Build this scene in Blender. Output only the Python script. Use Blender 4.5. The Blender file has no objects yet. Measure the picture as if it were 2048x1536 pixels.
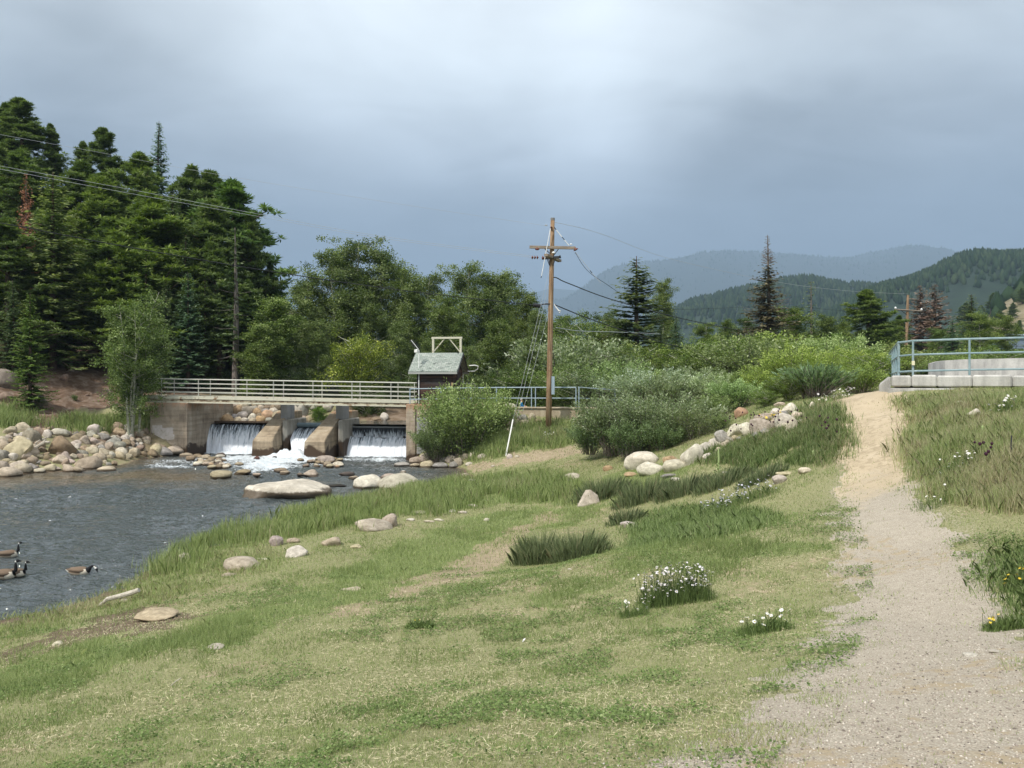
import bpy, bmesh, math, random
import numpy as np
from mathutils import Vector, Matrix

C = bpy.context.scene.collection
SC = bpy.context.scene
F, U0, V0, HC = 1540.0, 1024.0, 750.0, 1.6      # focal length in photo pixels, principal column, horizon row, eye height
R = math.radians

# ------------------------------------------------------------------ camera
cam = bpy.data.cameras.new("camera")
cam.sensor_width = 36.0
cam.lens = F / 2048.0 * 36.0
cam.shift_y = -18.0 / 2048.0
cam.clip_start = 0.05
cam.clip_end = 30000
co = bpy.data.objects.new("camera", cam)
C.objects.link(co)
co.location = (0, 0, HC)
co.rotation_euler = (R(90), 0, 0)
SC.camera = co

SC.view_settings.view_transform = 'Standard'
SC.view_settings.look = 'None'
SC.view_settings.gamma = 1.0
SC.view_settings.exposure = 0.54
SC.cycles.max_bounces = 6
SC.cycles.diffuse_bounces = 3
SC.cycles.glossy_bounces = 3
SC.cycles.transmission_bounces = 3
SC.cycles.volume_bounces = 0
SC.cycles.transparent_max_bounces = 6
SC.cycles.caustics_reflective = False
SC.cycles.caustics_refractive = False
SC.cycles.use_denoising = True
SC.cycles.use_adaptive_sampling = True
SC.cycles.adaptive_threshold = 0.02

# ------------------------------------------------------------------ sun
SUN_EL, SUN_AZ = 50.0, 222.0       # compass-like: azimuth measured clockwise from +Y; the sun stands behind and left
sd = Vector((math.sin(R(SUN_AZ)) * math.cos(R(SUN_EL)), math.cos(R(SUN_AZ)) * math.cos(R(SUN_EL)), math.sin(R(SUN_EL))))
sl = bpy.data.lights.new("sun", 'SUN')
sl.energy = 3.1
sl.angle = R(2.5)
sl.color = (1.0, 0.95, 0.86)
so = bpy.data.objects.new("sun", sl)
C.objects.link(so)
so.rotation_euler = sd.to_track_quat('Z', 'Y').to_euler()
so.location = (0, 0, 60)


# ------------------------------------------------------------------ node helpers
class NT:
    def __init__(s, tree):
        s.t = tree
        s.n = tree.nodes
        s.l = tree.links

    def node(s, kind, **kw):
        n = s.n.new(kind)
        for k, v in kw.items():
            setattr(n, k, v)
        return n

    def put(s, sock, v):
        if isinstance(v, bpy.types.NodeSocket):
            s.l.new(v, sock)
        elif isinstance(v, (tuple, list)):
            if len(sock.default_value) == 4 and len(v) == 3:
                v = (*v, 1)
            sock.default_value = v
        else:
            sock.default_value = v

    def math(s, op, a, b=None, c=None, clamp=False):
        n = s.node('ShaderNodeMath', operation=op)
        n.use_clamp = clamp
        s.put(n.inputs[0], a)
        if b is not None: s.put(n.inputs[1], b)
        if c is not None: s.put(n.inputs[2], c)
        return n.outputs[0]

    def vmath(s, op, a, b=None):
        n = s.node('ShaderNodeVectorMath', operation=op)
        s.put(n.inputs[0], a)
        if b is not None: s.put(n.inputs[1], b)
        return n.outputs['Value'] if op in ('DOT_PRODUCT', 'LENGTH') else n.outputs[0]

    def mix(s, f, a, b, mode='MIX'):
        n = s.node('ShaderNodeMix', data_type='RGBA', blend_type=mode)
        n.clamp_factor = True
        s.put(n.inputs[0], f)
        s.put(n.inputs[6], a)
        s.put(n.inputs[7], b)
        return n.outputs[2]

    def ramp(s, f, stops, interp='LINEAR'):
        n = s.node('ShaderNodeValToRGB')
        n.color_ramp.interpolation = interp
        e = n.color_ramp.elements
        while len(e) > 1: e.remove(e[0])
        e[0].position = stops[0][0]
        e[0].color = (*stops[0][1], 1) if len(stops[0][1]) == 3 else stops[0][1]
        for p, c in stops[1:]:
            q = e.new(p)
            q.color = (*c, 1) if len(c) == 3 else c
        s.put(n.inputs[0], f)
        return n.outputs[0]

    def mapr(s, v, a, b, c=0.0, d=1.0, smooth=False):
        n = s.node('ShaderNodeMapRange')
        if smooth: n.interpolation_type = 'SMOOTHSTEP'
        s.put(n.inputs[0], v)
        n.inputs[1].default_value, n.inputs[2].default_value, n.inputs[3].default_value, n.inputs[4].default_value = a, b, c, d
        return n.outputs[0]

    def noise(s, vec, scale, detail=4, rough=0.55, dist=0.0, color=False):
        n = s.node('ShaderNodeTexNoise')
        s.put(n.inputs['Vector'], vec)
        n.inputs['Scale'].default_value = scale
        n.inputs['Detail'].default_value = detail
        n.inputs['Roughness'].default_value = rough
        n.inputs['Distortion'].default_value = dist
        return n.outputs['Color'] if color else n.outputs['Fac']

    def voro(s, vec, scale, feature='F1', out='Distance', rnd=1.0):
        n = s.node('ShaderNodeTexVoronoi', feature=feature)
        s.put(n.inputs['Vector'], vec)
        n.inputs['Scale'].default_value = scale
        n.inputs['Randomness'].default_value = rnd
        return n.outputs[out]

    def scalev(s, vec, sx, sy, sz, loc=(0, 0, 0)):
        n = s.node('ShaderNodeMapping')
        s.put(n.inputs[0], vec)
        n.inputs['Location'].default_value = loc
        n.inputs['Scale'].default_value = (sx, sy, sz)
        return n.outputs[0]

    def pos(s):
        return s.node('ShaderNodeNewGeometry').outputs['Position']

    def objco(s):
        return s.node('ShaderNodeTexCoord').outputs['Object']

    def attr(s, name, out='Fac'):
        n = s.node('ShaderNodeAttribute', attribute_name=name)
        return n.outputs[out]

    def bump(s, h, strength=0.5, dist=0.02, normal=None):
        n = s.node('ShaderNodeBump')
        n.inputs['Strength'].default_value = strength
        n.inputs['Distance'].default_value = dist
        s.put(n.inputs['Height'], h)
        if normal is not None: s.put(n.inputs['Normal'], normal)
        return n.outputs[0]


def material(name, fn, rough=0.85, spec=0.3, metal=0.0):
    m = bpy.data.materials.new(name)
    m.use_nodes = True
    t = NT(m.node_tree)
    b = m.node_tree.nodes['Principled BSDF']
    b.inputs['Roughness'].default_value = rough
    b.inputs['Specular IOR Level'].default_value = spec
    b.inputs['Metallic'].default_value = metal
    r = fn(t, b)
    if r is not None:
        t.put(b.inputs['Base Color'], r)
    return m


# ------------------------------------------------------------------ world: broken overcast over a Nishita sky
def udir(u, v):
    d = Vector(((u - U0) / F, 1.0, (V0 - v) / F))
    return d.normalized()


w = bpy.data.worlds.new("World")
SC.world = w
w.use_nodes = True
t = NT(w.node_tree)
bg = w.node_tree.nodes['Background']
sky = t.node('ShaderNodeTexSky')
sky.sky_type = 'NISHITA'
sky.sun_disc = False
sky.sun_elevation = R(SUN_EL)
sky.sun_rotation = R(SUN_AZ)
skyc = t.mix(1.0, sky.outputs[0], (0.10, 0.10, 0.10), 'MULTIPLY')
d = t.vmath('NORMALIZE', t.node('ShaderNodeTexCoord').outputs['Generated'])
sp = t.node('ShaderNodeSeparateXYZ')
t.put(sp.inputs[0], d)
X, Y, Z = sp.outputs
base = t.ramp(Z, [(0.0, (.105, .128, .165)), (0.10, (.108, .135, .175)), (0.15, (.135, .170, .222)), (0.20, (.205, .250, .308)), (0.27, (.32, .365, .415)),
                  (0.36, (.42, .465, .50)), (0.48, (.52, .555, .575)), (1.0, (.64, .66, .68))])
zz = t.math('ADD', t.math('MAXIMUM', Z, 0.0), 0.22)
cx = t.math('DIVIDE', X, zz)
cy = t.math('DIVIDE', Y, zz)
cmb = t.node('ShaderNodeCombineXYZ')
t.put(cmb.inputs[0], cx)
t.put(cmb.inputs[1], cy)
n1 = t.noise(t.scalev(cmb.outputs[0], 1.0, 0.8, 1, (3.1, 1.7, 0)), 1.1, 4, 0.5, 0.4)
n2 = t.noise(t.scalev(cmb.outputs[0], 0.7, 1.3, 1, (8.1, 0.3, 0)), 2.6, 5, 0.55, 0.6)
nn = t.math('ADD', t.mapr(n1, 0.3, 0.7, -0.13, 0.13), t.mapr(n2, 0.3, 0.7, -0.06, 0.06))
tot = nn
for (u_, v_, c0, c1, amp) in [
    (650, 130, .965, 1.0, .10), (960, 40, .94, 1.0, .10), (1480, 330, .955, 1.0, .09), (1900, 330, .96, 1.0, .05), (1720, 80, .95, 1.0, -.08),
    (1250, 180, .97, 1.0, .02), (150, 60, .94, 1.0, .02), (1500, 480, .975, 1.0, -.10), (1850, 470, .975, 1.0, -.10), (230, 260, .96, 1.0, -.03), (520, 380, .97, 1.0, .03)]:
    tot = t.math('ADD', tot, t.mapr(t.vmath('DOT_PRODUCT', d, tuple(udir(u_, v_))), c0, c1, 0, amp, True))
fade = t.mapr(Z, 0.05, 0.30, 0.45, 1.0)
tot = t.math('MULTIPLY', tot, fade)
gain = t.math('ADD', 1.08, t.math('MULTIPLY', tot, 2.7))
cloud = t.vmath('MULTIPLY', base, t.vmath('SCALE', (1, 1, 1), None))
n_ = t.node('ShaderNodeVectorMath', operation='SCALE')
t.put(n_.inputs[0], base)
t.put(n_.inputs['Scale'], gain)
cloud = n_.outputs[0]
back = t.mapr(Y, 0.2, -0.7, 1.12, 1.6, True)      # brighter where the sun thins the cloud, behind the viewer
n_ = t.node('ShaderNodeVectorMath', operation='SCALE')
t.put(n_.inputs[0], cloud)
t.put(n_.inputs['Scale'], back)
cloud = n_.outputs[0]
t.put(bg.inputs[0], t.mix(0.93, skyc, cloud))
bg.inputs[1].default_value = 1.0


# ------------------------------------------------------------------ numeric noise
def _h(i, j, k, seed):
    n = (i * 374761393 + j * 668265263 + k * 2147483647 + seed * 974634777) & 0xFFFFFFFF
    n = ((n ^ (n >> 13)) * 1274126177) & 0xFFFFFFFF
    n = n ^ (n >> 16)
    return (n & 0xFFFF) / 65535.0


def vnoise(p, seed=0):
    p = np.asarray(p, float)
    i = np.floor(p).astype(np.int64)
    f = p - i
    f = f * f * (3 - 2 * f)
    out = 0
    for a in (0, 1):
        for b in (0, 1):
            for c in (0, 1):
                wt = (f[:, 0] if a else 1 - f[:, 0]) * (f[:, 1] if b else 1 - f[:, 1]) * (f[:, 2] if c else 1 - f[:, 2])
                out = out + wt * _h(i[:, 0] + a, i[:, 1] + b, i[:, 2] + c, seed)
    return out


def fbm(x, y, z=None, scale=1.0, oct=4, seed=0, gain=0.5):
    x = np.asarray(x, float)
    y = np.asarray(y, float)
    z = np.zeros_like(x) if z is None else np.asarray(z, float)
    s, a, tot = 0, 1.0, 0
    for o in range(oct):
        k = scale * 2 ** o
        s = s + a * vnoise(np.stack([x * k + 17 * o, y * k + 5 * o, z * k + 11 * o], 1), seed + o)
        tot += a
        a *= gain
    return s / tot


# ------------------------------------------------------------------ mesh helpers
def fast_mesh(name, verts, faces, mats=(), midx=None, tint=None, smooth=False, attrs=None):
    verts = np.asarray(verts, np.float32).reshape(-1, 3)
    if isinstance(faces, np.ndarray): faces = [faces]
    faces = [np.asarray(f, np.int32) for f in faces if len(f)]
    me = bpy.data.meshes.new(name)
    me.vertices.add(len(verts))
    me.vertices.foreach_set('co', verts.ravel())
    nl = sum(f.size for f in faces)
    nf = sum(len(f) for f in faces)
    me.loops.add(nl)
    me.loops.foreach_set('vertex_index', np.concatenate([f.ravel() for f in faces]))
    me.polygons.add(nf)
    st, o = [], 0
    for f in faces:
        st.append(o + np.arange(len(f)) * f.shape[1])
        o += f.size
    me.polygons.foreach_set('loop_start', np.concatenate(st).astype(np.int32))
    for m in mats: me.materials.append(m)
    if midx is not None: me.polygons.foreach_set('material_index', np.asarray(midx, np.int32))
    if smooth: me.polygons.foreach_set('use_smooth', np.ones(nf, bool))
    me.update(calc_edges=True)
    if tint is not None:
        a = me.attributes.new('tint', 'FLOAT', 'POINT')
        a.data.foreach_set('value', np.asarray(tint, np.float32))
    for k, v in (attrs or {}).items():
        a = me.attributes.new(k, 'FLOAT', 'POINT')
        a.data.foreach_set('value', np.asarray(v, np.float32))
    return me


class MB:
    """collects boxes, tubes, lofts into one mesh"""
    def __init__(s):
        s.v, s.f, s.n = [], [], 0

    def add(s, v, f):
        s.v.append(np.asarray(v, float).reshape(-1, 3))
        s.f += [tuple(int(i) + s.n for i in q) for q in f]
        s.n += len(s.v[-1])

    def box(s, c, size, rot=None):
        x, y, z = [k / 2 for k in size]
        v = np.array([(-x, -y, -z), (x, -y, -z), (x, y, -z), (-x, y, -z), (-x, -y, z), (x, -y, z), (x, y, z), (-x, y, z)])
        if rot is not None: v = v @ np.array(rot.to_3x3()).T
        s.add(v + np.array(c), [(3, 2, 1, 0), (4, 5, 6, 7), (0, 1, 5, 4), (1, 2, 6, 5), (2, 3, 7, 6), (3, 0, 4, 7)])
        return s

    def tube(s, pts, r, n=8, cap=True):
        pts = [Vector(p) for p in pts]
        rs = r if isinstance(r, (list, tuple, np.ndarray)) else [r] * len(pts)
        up = Vector((0.13, 0.21, 1)).normalized()
        vs = []
        for i, p in enumerate(pts):
            dv = (pts[min(i + 1, len(pts) - 1)] - pts[max(i - 1, 0)])
            dv = dv.normalized() if dv.length > 1e-9 else Vector((0, 0, 1))
            ref = up if abs(dv.dot(up)) < .95 else Vector((1, 0, 0))
            a = dv.cross(ref).normalized()
            b = dv.cross(a)
            for k in range(n):
                an = 2 * math.pi * k / n
                vs.append(p + a * (math.cos(an) * rs[i]) + b * (math.sin(an) * rs[i]))
        fs = []
        for i in range(len(pts) - 1):
            for k in range(n):
                fs.append((i * n + k, i * n + (k + 1) % n, (i + 1) * n + (k + 1) % n, (i + 1) * n + k))
        if cap:
            fs.append(tuple(range(n - 1, -1, -1)))
            fs.append(tuple(range((len(pts) - 1) * n, len(pts) * n)))
        s.add([tuple(q) for q in vs], fs)
        return s

    def prism(s, poly, z0, z1):
        n = len(poly)
        v = [(x, y, z0) for x, y in poly] + [(x, y, z1) for x, y in poly]
        s.add(v, [tuple(range(n - 1, -1, -1)), tuple(range(n, 2 * n))] + [(i, (i + 1) % n, n + (i + 1) % n, n + i) for i in range(n)])
        return s

    def mesh(s, name, mat, bevel=0.0, smooth=False):
        me = bpy.data.meshes.new(name)
        me.from_pydata([tuple(p) for p in np.concatenate(s.v)], [], s.f)
        if mat: me.materials.append(mat)
        if bevel:
            bm = bmesh.new()
            bm.from_mesh(me)
            bmesh.ops.bevel(bm, geom=[e for e in bm.edges if e.is_manifold and e.calc_face_angle(0) > 0.5], offset=bevel, segments=1, affect='EDGES', clamp_overlap=True)
            bmesh.ops.recalc_face_normals(bm, faces=bm.faces)
            bm.to_mesh(me)
            bm.free()
        if smooth:
            me.polygons.foreach_set('use_smooth', np.ones(len(me.polygons), bool))
        return me


def obj(name, me, parent=None, loc=None, rot=None, scale=None, color=None):
    o = bpy.data.objects.new(name, me)
    C.objects.link(o)
    if parent: o.parent = parent
    if loc is not None: o.location = loc
    if rot is not None: o.rotation_euler = rot
    if scale is not None: o.scale = scale if hasattr(scale, '__len__') else (scale,) * 3
    if color is not None: o.color = (*color, 1) if len(color) == 3 else color
    return o


def tag(o, label, cat, group=None, kind=None):
    if label: o['label'] = label
    if cat: o['category'] = cat
    if group: o['group'] = group
    if kind: o['kind'] = kind
    return o


def P(u, v, D):
    return Vector(((u - U0) / F * D, D, HC - (v - V0) / F * D))


def W(u, v, z=-3.3):
    D = (HC - z) * F / (v - V0)
    return P(u, v, D)


# ------------------------------------------------------------------ terrain control points -> thin plate spline
ZW, ZU = -3.3, -1.45        # river level below and above the weir
cp = []
def A(u, v, D): cp.append(tuple(P(u, v, D)))
for u_, v_ in [(-220, 1330), (-100, 1275), (0, 1240), (100, 1225), (200, 1203), (290, 1160), (350, 1120), (440, 1078), (520, 1052), (600, 1027), (700, 1003), (800, 987),
               (880, 976), (945, 958), (930, 938), (880, 932), (818, 926), (0, 955), (60, 946), (150, 940), (215, 935), (300, 916), (-200, 968)]:
    cp.append(tuple(W(u_, v_)))
cp += [(-14, 18, -4.2), (-20, 25, -4.1), (-12, 28, -4.2), (-18, 34, -4.0), (-10, 36, -3.9), (-15, 42, -3.8), (-28, 30, -4.1), (-9, 33, -3.9), (-6.8, 38.5, -3.75),
       (-25, 18, -4.3), (-38, 25, -4.2), (-21, 40, -3.75), (-19, 44, -3.7), (-10, 43.5, -3.75), (-20, 10, -4.2), (-33, 32, -4.0)]
for a in [(0, 856, 42), (100, 866, 43.5), (200, 870, 45.5), (280, 862, 47.5), (100, 850, 47), (-150, 850, 42), (20, 790, 49), (15, 736, 53), (-120, 740, 52), (170, 745, 57), (190, 690, 63), (130, 640, 68),
          (240, 805, 54), (300, 795, 54), (400, 765, 60), (500, 775, 62), (600, 780, 64), (750, 805, 62), (760, 838, 51.6), (790, 815, 56), (450, 841, 50.6), (500, 810, 55),
          (620, 842, 51), (640, 815, 55),
          (1097, 866, 42), (1050, 880, 41), (1000, 905, 39.5), (1100, 828, 43.3), (1180, 832, 43), (1030, 828, 43.3), (1100, 912, 37.5), (1190, 900, 35.5), (1000, 950, 34.5), (1150, 960, 29),
          (1050, 1000, 27), (1178, 1012, 24.5), (1300, 932, 27), (1400, 926, 25), (1450, 960, 22), (1500, 1010, 18.5), (1600, 960, 19), (1620, 880, 22), (1500, 882, 24.5),
          (1560, 1100, 12.5), (1400, 1080, 14.5), (1350, 1210, 10.5), (1600, 1250, 8), (1500, 1536, 3.7), (1450, 1400, 5.5), (1250, 1100, 15), (1200, 1350, 7.5), (1100, 1250, 10.3),
          (900, 1400, 6.8), (1024, 1536, 4.0), (0, 1536, 5.5), (500, 1400, 7.6), (300, 1250, 12.5), (700, 1250, 10.7), (500, 1150, 17), (800, 1080, 21), (1110, 1130, 16.5),
          (1300, 905, 30), (1450, 850, 30), (1200, 882, 36), (1600, 802, 30), (1500, 815, 33), (1350, 802, 48),
          (1775, 1536, 3.35), (1860, 1250, 8), (1812, 1100, 11.5), (1745, 990, 15.5), (1750, 930, 18), (1760, 870, 20.5), (1735, 820, 24), (1722, 797, 26.5), (1720, 790, 30), (1640, 830, 24),
          (2048, 1300, 6), (2048, 1536, 3.3), (2048, 1020, 11.5), (1950, 900, 15.5), (2048, 800, 20), (2300, 800, 19), (2300, 1000, 10), (1765, 778, 26), (1900, 774, 25), (2048, 772, 24.3), (2300, 772, 24),
          (1850, 850, 20)]:
    A(*a)
cp += [(0, 0, 0), (1, 1.5, 0), (0, -5, .2), (5, -5, .5), (-5, -3, -.7), (-12, 2, -2.2), (-25, 3, -4.0), (10, -10, .6), (-10, -10, -1.4), (-30, -10, -4.0), (30, -15, 1.5),
       (-16, 52, -2.0), (-10, 50, -2.1), (-5, 48, -2.0), (-1.5, 47.5, -1.7), (.6, 48.5, -1.55), (0, 75, .3), (-10, 75, .3), (10, 65, .2), (3, 56, -1.2), (20, 60, .8), (30, 50, 1.3), (40, 70, 1.2), (60, 60, 2), (25, 100, .8),
       (-5, 110, 2), (60, 110, 2), (80, 30, 2), (60, 10, 1.5), (30, 12, 1.5), (20, 5, .8), (10, 2, .3), (18, 32, 1.3), (14, 40, .7),
       (-40, 72, 13), (-60, 60, 15), (-30, 78, 8), (-16, 84, 3), (-60, 100, 26), (-35, 105, 14), (-80, 80, 26), (-60, 45, 8), (-45, 52, 6.5), (-80, 30, 8), (-60, 20, -1), (-90, 0, 2), (-45, 30, -3), (-44, 38, -1.2),
       (0, 140, 3), (80, 140, 3), (-80, 140, 35), (140, 60, 4), (-140, 60, 30), (140, 0, 4), (-140, -20, 10), (0, -120, 3), (100, -90, 4), (-100, -100, 6)]
cp = np.array(cp)


class TPS:
    def __init__(s, pts, lam=0.02):
        s.xy = pts[:, :2] / 20.0
        n = len(pts)
        K = s.k(s.xy, s.xy) + np.eye(n) * lam
        Pm = np.hstack([np.ones((n, 1)), s.xy])
        M = np.block([[K, Pm], [Pm.T, np.zeros((3, 3))]])
        s.w = np.linalg.solve(M, np.concatenate([pts[:, 2], np.zeros(3)]))

    @staticmethod
    def k(a, b):
        r2 = ((a[:, None, :] - b[None, :, :]) ** 2).sum(-1)
        return 0.5 * r2 * np.log(r2 + 1e-12)

    def __call__(s, x, y):
        q = np.stack([np.ravel(x), np.ravel(y)], 1) / 20.0
        out = np.empty(len(q))
        for i in range(0, len(q), 40000):
            b = q[i:i + 40000]
            out[i:i + 40000] = s.k(b, s.xy) @ s.w[:-3] + s.w[-3] + b @ s.w[-2:]
        return out


_tps = TPS(cp, 0.0015)
_dox = (812 - U0) / F * 44.5


def hz(x, y):
    x = np.atleast_1d(np.asarray(x, float)).ravel()
    y = np.atleast_1d(np.asarray(y, float)).ravel()
    z = _tps(x, y)
    r = np.hypot(x, y)
    k = np.clip((r - 95) / 60, 0, 1)
    far = 3 + np.clip((-x - 20) / 60, 0, 1) * 20 * np.clip((260 - r) / 120, 0, 1)
    z = z * (1 - k) + far * k
    z = z + (fbm(x, y, scale=.35, oct=4, seed=3) - .5) * np.clip(r / 25, .12, 1.0) * .28 * np.clip((r - 2) / 4, 0.1, 1)
    bank = np.clip((-x - 21) / 6, 0, 1) * np.clip((y - 44) / 6, 0, 1)      # broken rocky hillside on the far left
    z = z + bank * (fbm(x, y, scale=.3, oct=4, seed=8, gain=.6) - .5) * 2.4
    # river bed under and above the bridge
    sx = (x - _dox) * math.cos(R(-10)) + (y - 44.5) * math.sin(R(-10))
    ty = -(x - _dox) * math.sin(R(-10)) + (y - 44.5) * math.cos(R(-10))
    m = np.clip((sx + 15.2) / .8, 0, 1) * np.clip((.9 - sx) / .6, 0, 1)
    lo = m * np.clip((ty + 3) / 2, 0, 1) * (ty < 3.2)
    z = np.where(lo > 0, z * (1 - lo) + np.minimum(z, ZW - .5) * lo, z)
    up = m * (ty >= 3.2) * np.clip((5.2 + .9 * np.clip((sx + 6) / 3, 0, 1) - ty) / .8, 0, 1)
    z = np.where(up > 0, z * (1 - up) + np.minimum(z, ZU - .35) * up, z)
    return z


def g1(x, y):
    return float(hz(x, y)[0])


_T = np.geomspace(2.0, 160, 520)


def gp(u, v, water=True):
    dx, dz = (u - U0) / F, -(v - V0) / F
    z = hz(_T * dx, _T)
    if water: z = np.maximum(z, np.where(_T > 47.5, -9, ZW))
    ray = HC + dz * _T
    i = int(np.argmax(ray < z))
    if i == 0:
        i = len(_T) - 1 if ray[0] >= z[0] else 1
    a = (ray[i - 1] - z[i - 1])
    b = (z[i] - ray[i])
    f = a / max(a + b, 1e-9)
    D = _T[i - 1] + (_T[i] - _T[i - 1]) * min(max(f, 0), 1)
    return Vector((dx * D, D, HC + dz * D))


def project(x, y, z):
    return U0 + F * x / y, V0 + F * (HC - z) / y


def inpoly(u, v, poly):
    u = np.asarray(u)
    v = np.asarray(v)
    res = np.zeros(u.shape, bool)
    n = len(poly)
    for i in range(n):
        x1, y1 = poly[i]
        x2, y2 = poly[(i + 1) % n]
        if y1 == y2: continue
        c = ((y1 > v) != (y2 > v)) & (u < (x2 - x1) * (v - y1) / (y2 - y1) + x1)
        res ^= c
    return res

# ------------------------------------------------------------------ path and masks on the ground
PATH = [(1900, 1800, 2.3, .95), (1850, 1536, 3.35, .98), (1862, 1250, 8, .84), (1812, 1100, 11.5, .84), (1745, 990, 15.5, .68), (1750, 930, 18, .75), (1760, 870, 20.5, .95), (1735, 820, 24, 1.1), (1722, 797, 26.5, 1.15), (1725, 790, 31, 1.2)]
_pp = np.array([tuple(P(a, b, c))[:2] + (w_,) for a, b, c, w_ in PATH])
_pp = np.vstack([[1.6, -8, 1.0], _pp])


def path_sd(x, y):
    """signed distance outside (+) / inside (-) of the trodden path"""
    best = np.full(len(x), 1e9)
    for i in range(len(_pp) - 1):
        a, b = _pp[i], _pp[i + 1]
        dxy = b[:2] - a[:2]
        tt = np.clip(((x - a[0]) * dxy[0] + (y - a[1]) * dxy[1]) / (dxy @ dxy), 0, 1)
        ds = np.hypot(x - a[0] - tt * dxy[0], y - a[1] - tt * dxy[1]) - (a[2] + (b[2] - a[2]) * tt)
        best = np.minimum(best, ds)
    return best


POLY = dict(
    reeds=[(300, 1150), (380, 1098), (440, 1072), (520, 1050), (600, 1025), (700, 1000), (800, 984), (900, 970), (1000, 962), (1130, 955), (1180, 975), (1140, 1003), (960, 1012), (800, 1032), (660, 1062), (540, 1086), (430, 1108), (330, 1160)],
    lush=[(0, 1385), (0, 1320), (180, 1290), (400, 1262), (560, 1205), (760, 1110), (900, 1045), (1150, 1005), (1250, 935), (1400, 925), (1180, 1040), (1060, 1070), (930, 1130), (760, 1190), (600, 1235), (420, 1290), (200, 1340)],
    mud=[(0, 1300), (110, 1268), (220, 1235), (300, 1220), (420, 1222), (300, 1262), (200, 1280), (0, 1330)],
    dirtstrip=[(640, 1235), (760, 1180), (860, 1150), (960, 1085), (1120, 1025), (1110, 1045), (1040, 1080), (1020, 1128), (900, 1170), (740, 1215)],
    dirtpad=[(930, 935), (1000, 918), (1090, 898), (1150, 893), (1170, 906), (1090, 920), (1000, 932), (950, 945)],
    darkrush=[(1140, 960), (1230, 950), (1330, 958), (1440, 935), (1570, 930), (1570, 955), (1470, 968), (1400, 985), (1300, 1002), (1150, 985)],
    weeds=[(1262, 1080), (1290, 1040), (1350, 1012), (1450, 1012), (1545, 1030), (1540, 1050), (1420, 1075), (1280, 1095)],
    low=[(1060, 1195), (1230, 1120), (1330, 1085), (1480, 1078), (1660, 1076), (1650, 1090), (1500, 1120), (1400, 1150), (1250, 1168), (1080, 1215)],
    leftbrush=[(1400, 918), (1450, 902), (1530, 880), (1600, 862), (1625, 830), (1650, 800), (1672, 830), (1700, 880), (1700, 905), (1600, 925), (1480, 930), (1400, 930)],
    meadow=[(1830, 870), (1850, 825), (1810, 805), (1860, 797), (2048, 792), (2600, 785), (2700, 1080), (2300, 1060), (2048, 1022), (1930, 1005), (1860, 960), (1800, 925)],
    rtuft=[(1990, 1090), (2048, 1080), (2300, 1080), (2300, 1290), (2060, 1270), (2015, 1230), (2010, 1120)],
    bankgreen=[(930, 925), (960, 880), (1000, 862), (1090, 842), (1140, 850), (1150, 885), (1050, 905), (960, 918)],
    shore=[(-100, 1300), (-100, 1262), (0, 1238), (120, 1215), (210, 1195), (300, 1152), (380, 1100), (420, 1110), (520, 1100), (560, 1130), (430, 1165), (330, 1200), (230, 1225), (120, 1250), (0, 1285)],
    fargreen=[(0, 855), (0, 800), (40, 815), (50, 855)],
    fargreen2=[(130, 860), (150, 820), (250, 815), (298, 840), (298, 868), (200, 870)],
)


def masks(x, y, z):
    m = {}
    yy = np.maximum(y, .5)
    wob = (fbm(x, y, scale=1.3, oct=3, seed=21) - .5)
    wob2 = (fbm(x, y, scale=1.3, oct=3, seed=22) - .5)
    amp = 90 * np.clip(14 / yy, .2, 1.6)
    u, v = project(x, yy, z)
    uu, vv = u + wob * amp, v + wob2 * amp * .5
    for k, pl in POLY.items():
        m[k] = inpoly(uu, vv, pl) & (y > 2)
    ps = path_sd(x, y)
    rag = (fbm(x, y, scale=2.2, oct=5, seed=31, gain=.6) - .5) * 1.25 * np.clip(1.25 - y / 40, .5, 1)
    m['psd'] = ps
    m['path'] = (ps + rag) < 0
    m['sand'] = m['path'] & (y + (fbm(x, y, scale=1.5, oct=3, seed=5) - .5) * 1.5 > 15.6)
    m['spill'] = np.clip(1 - (ps - .05) / 1.2, 0, 1) * (ps > -.1)       # gravel kicked into the turf
    m['dry'] = fbm(x, y, scale=.45, oct=5, seed=41, gain=.6)
    return m


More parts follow.
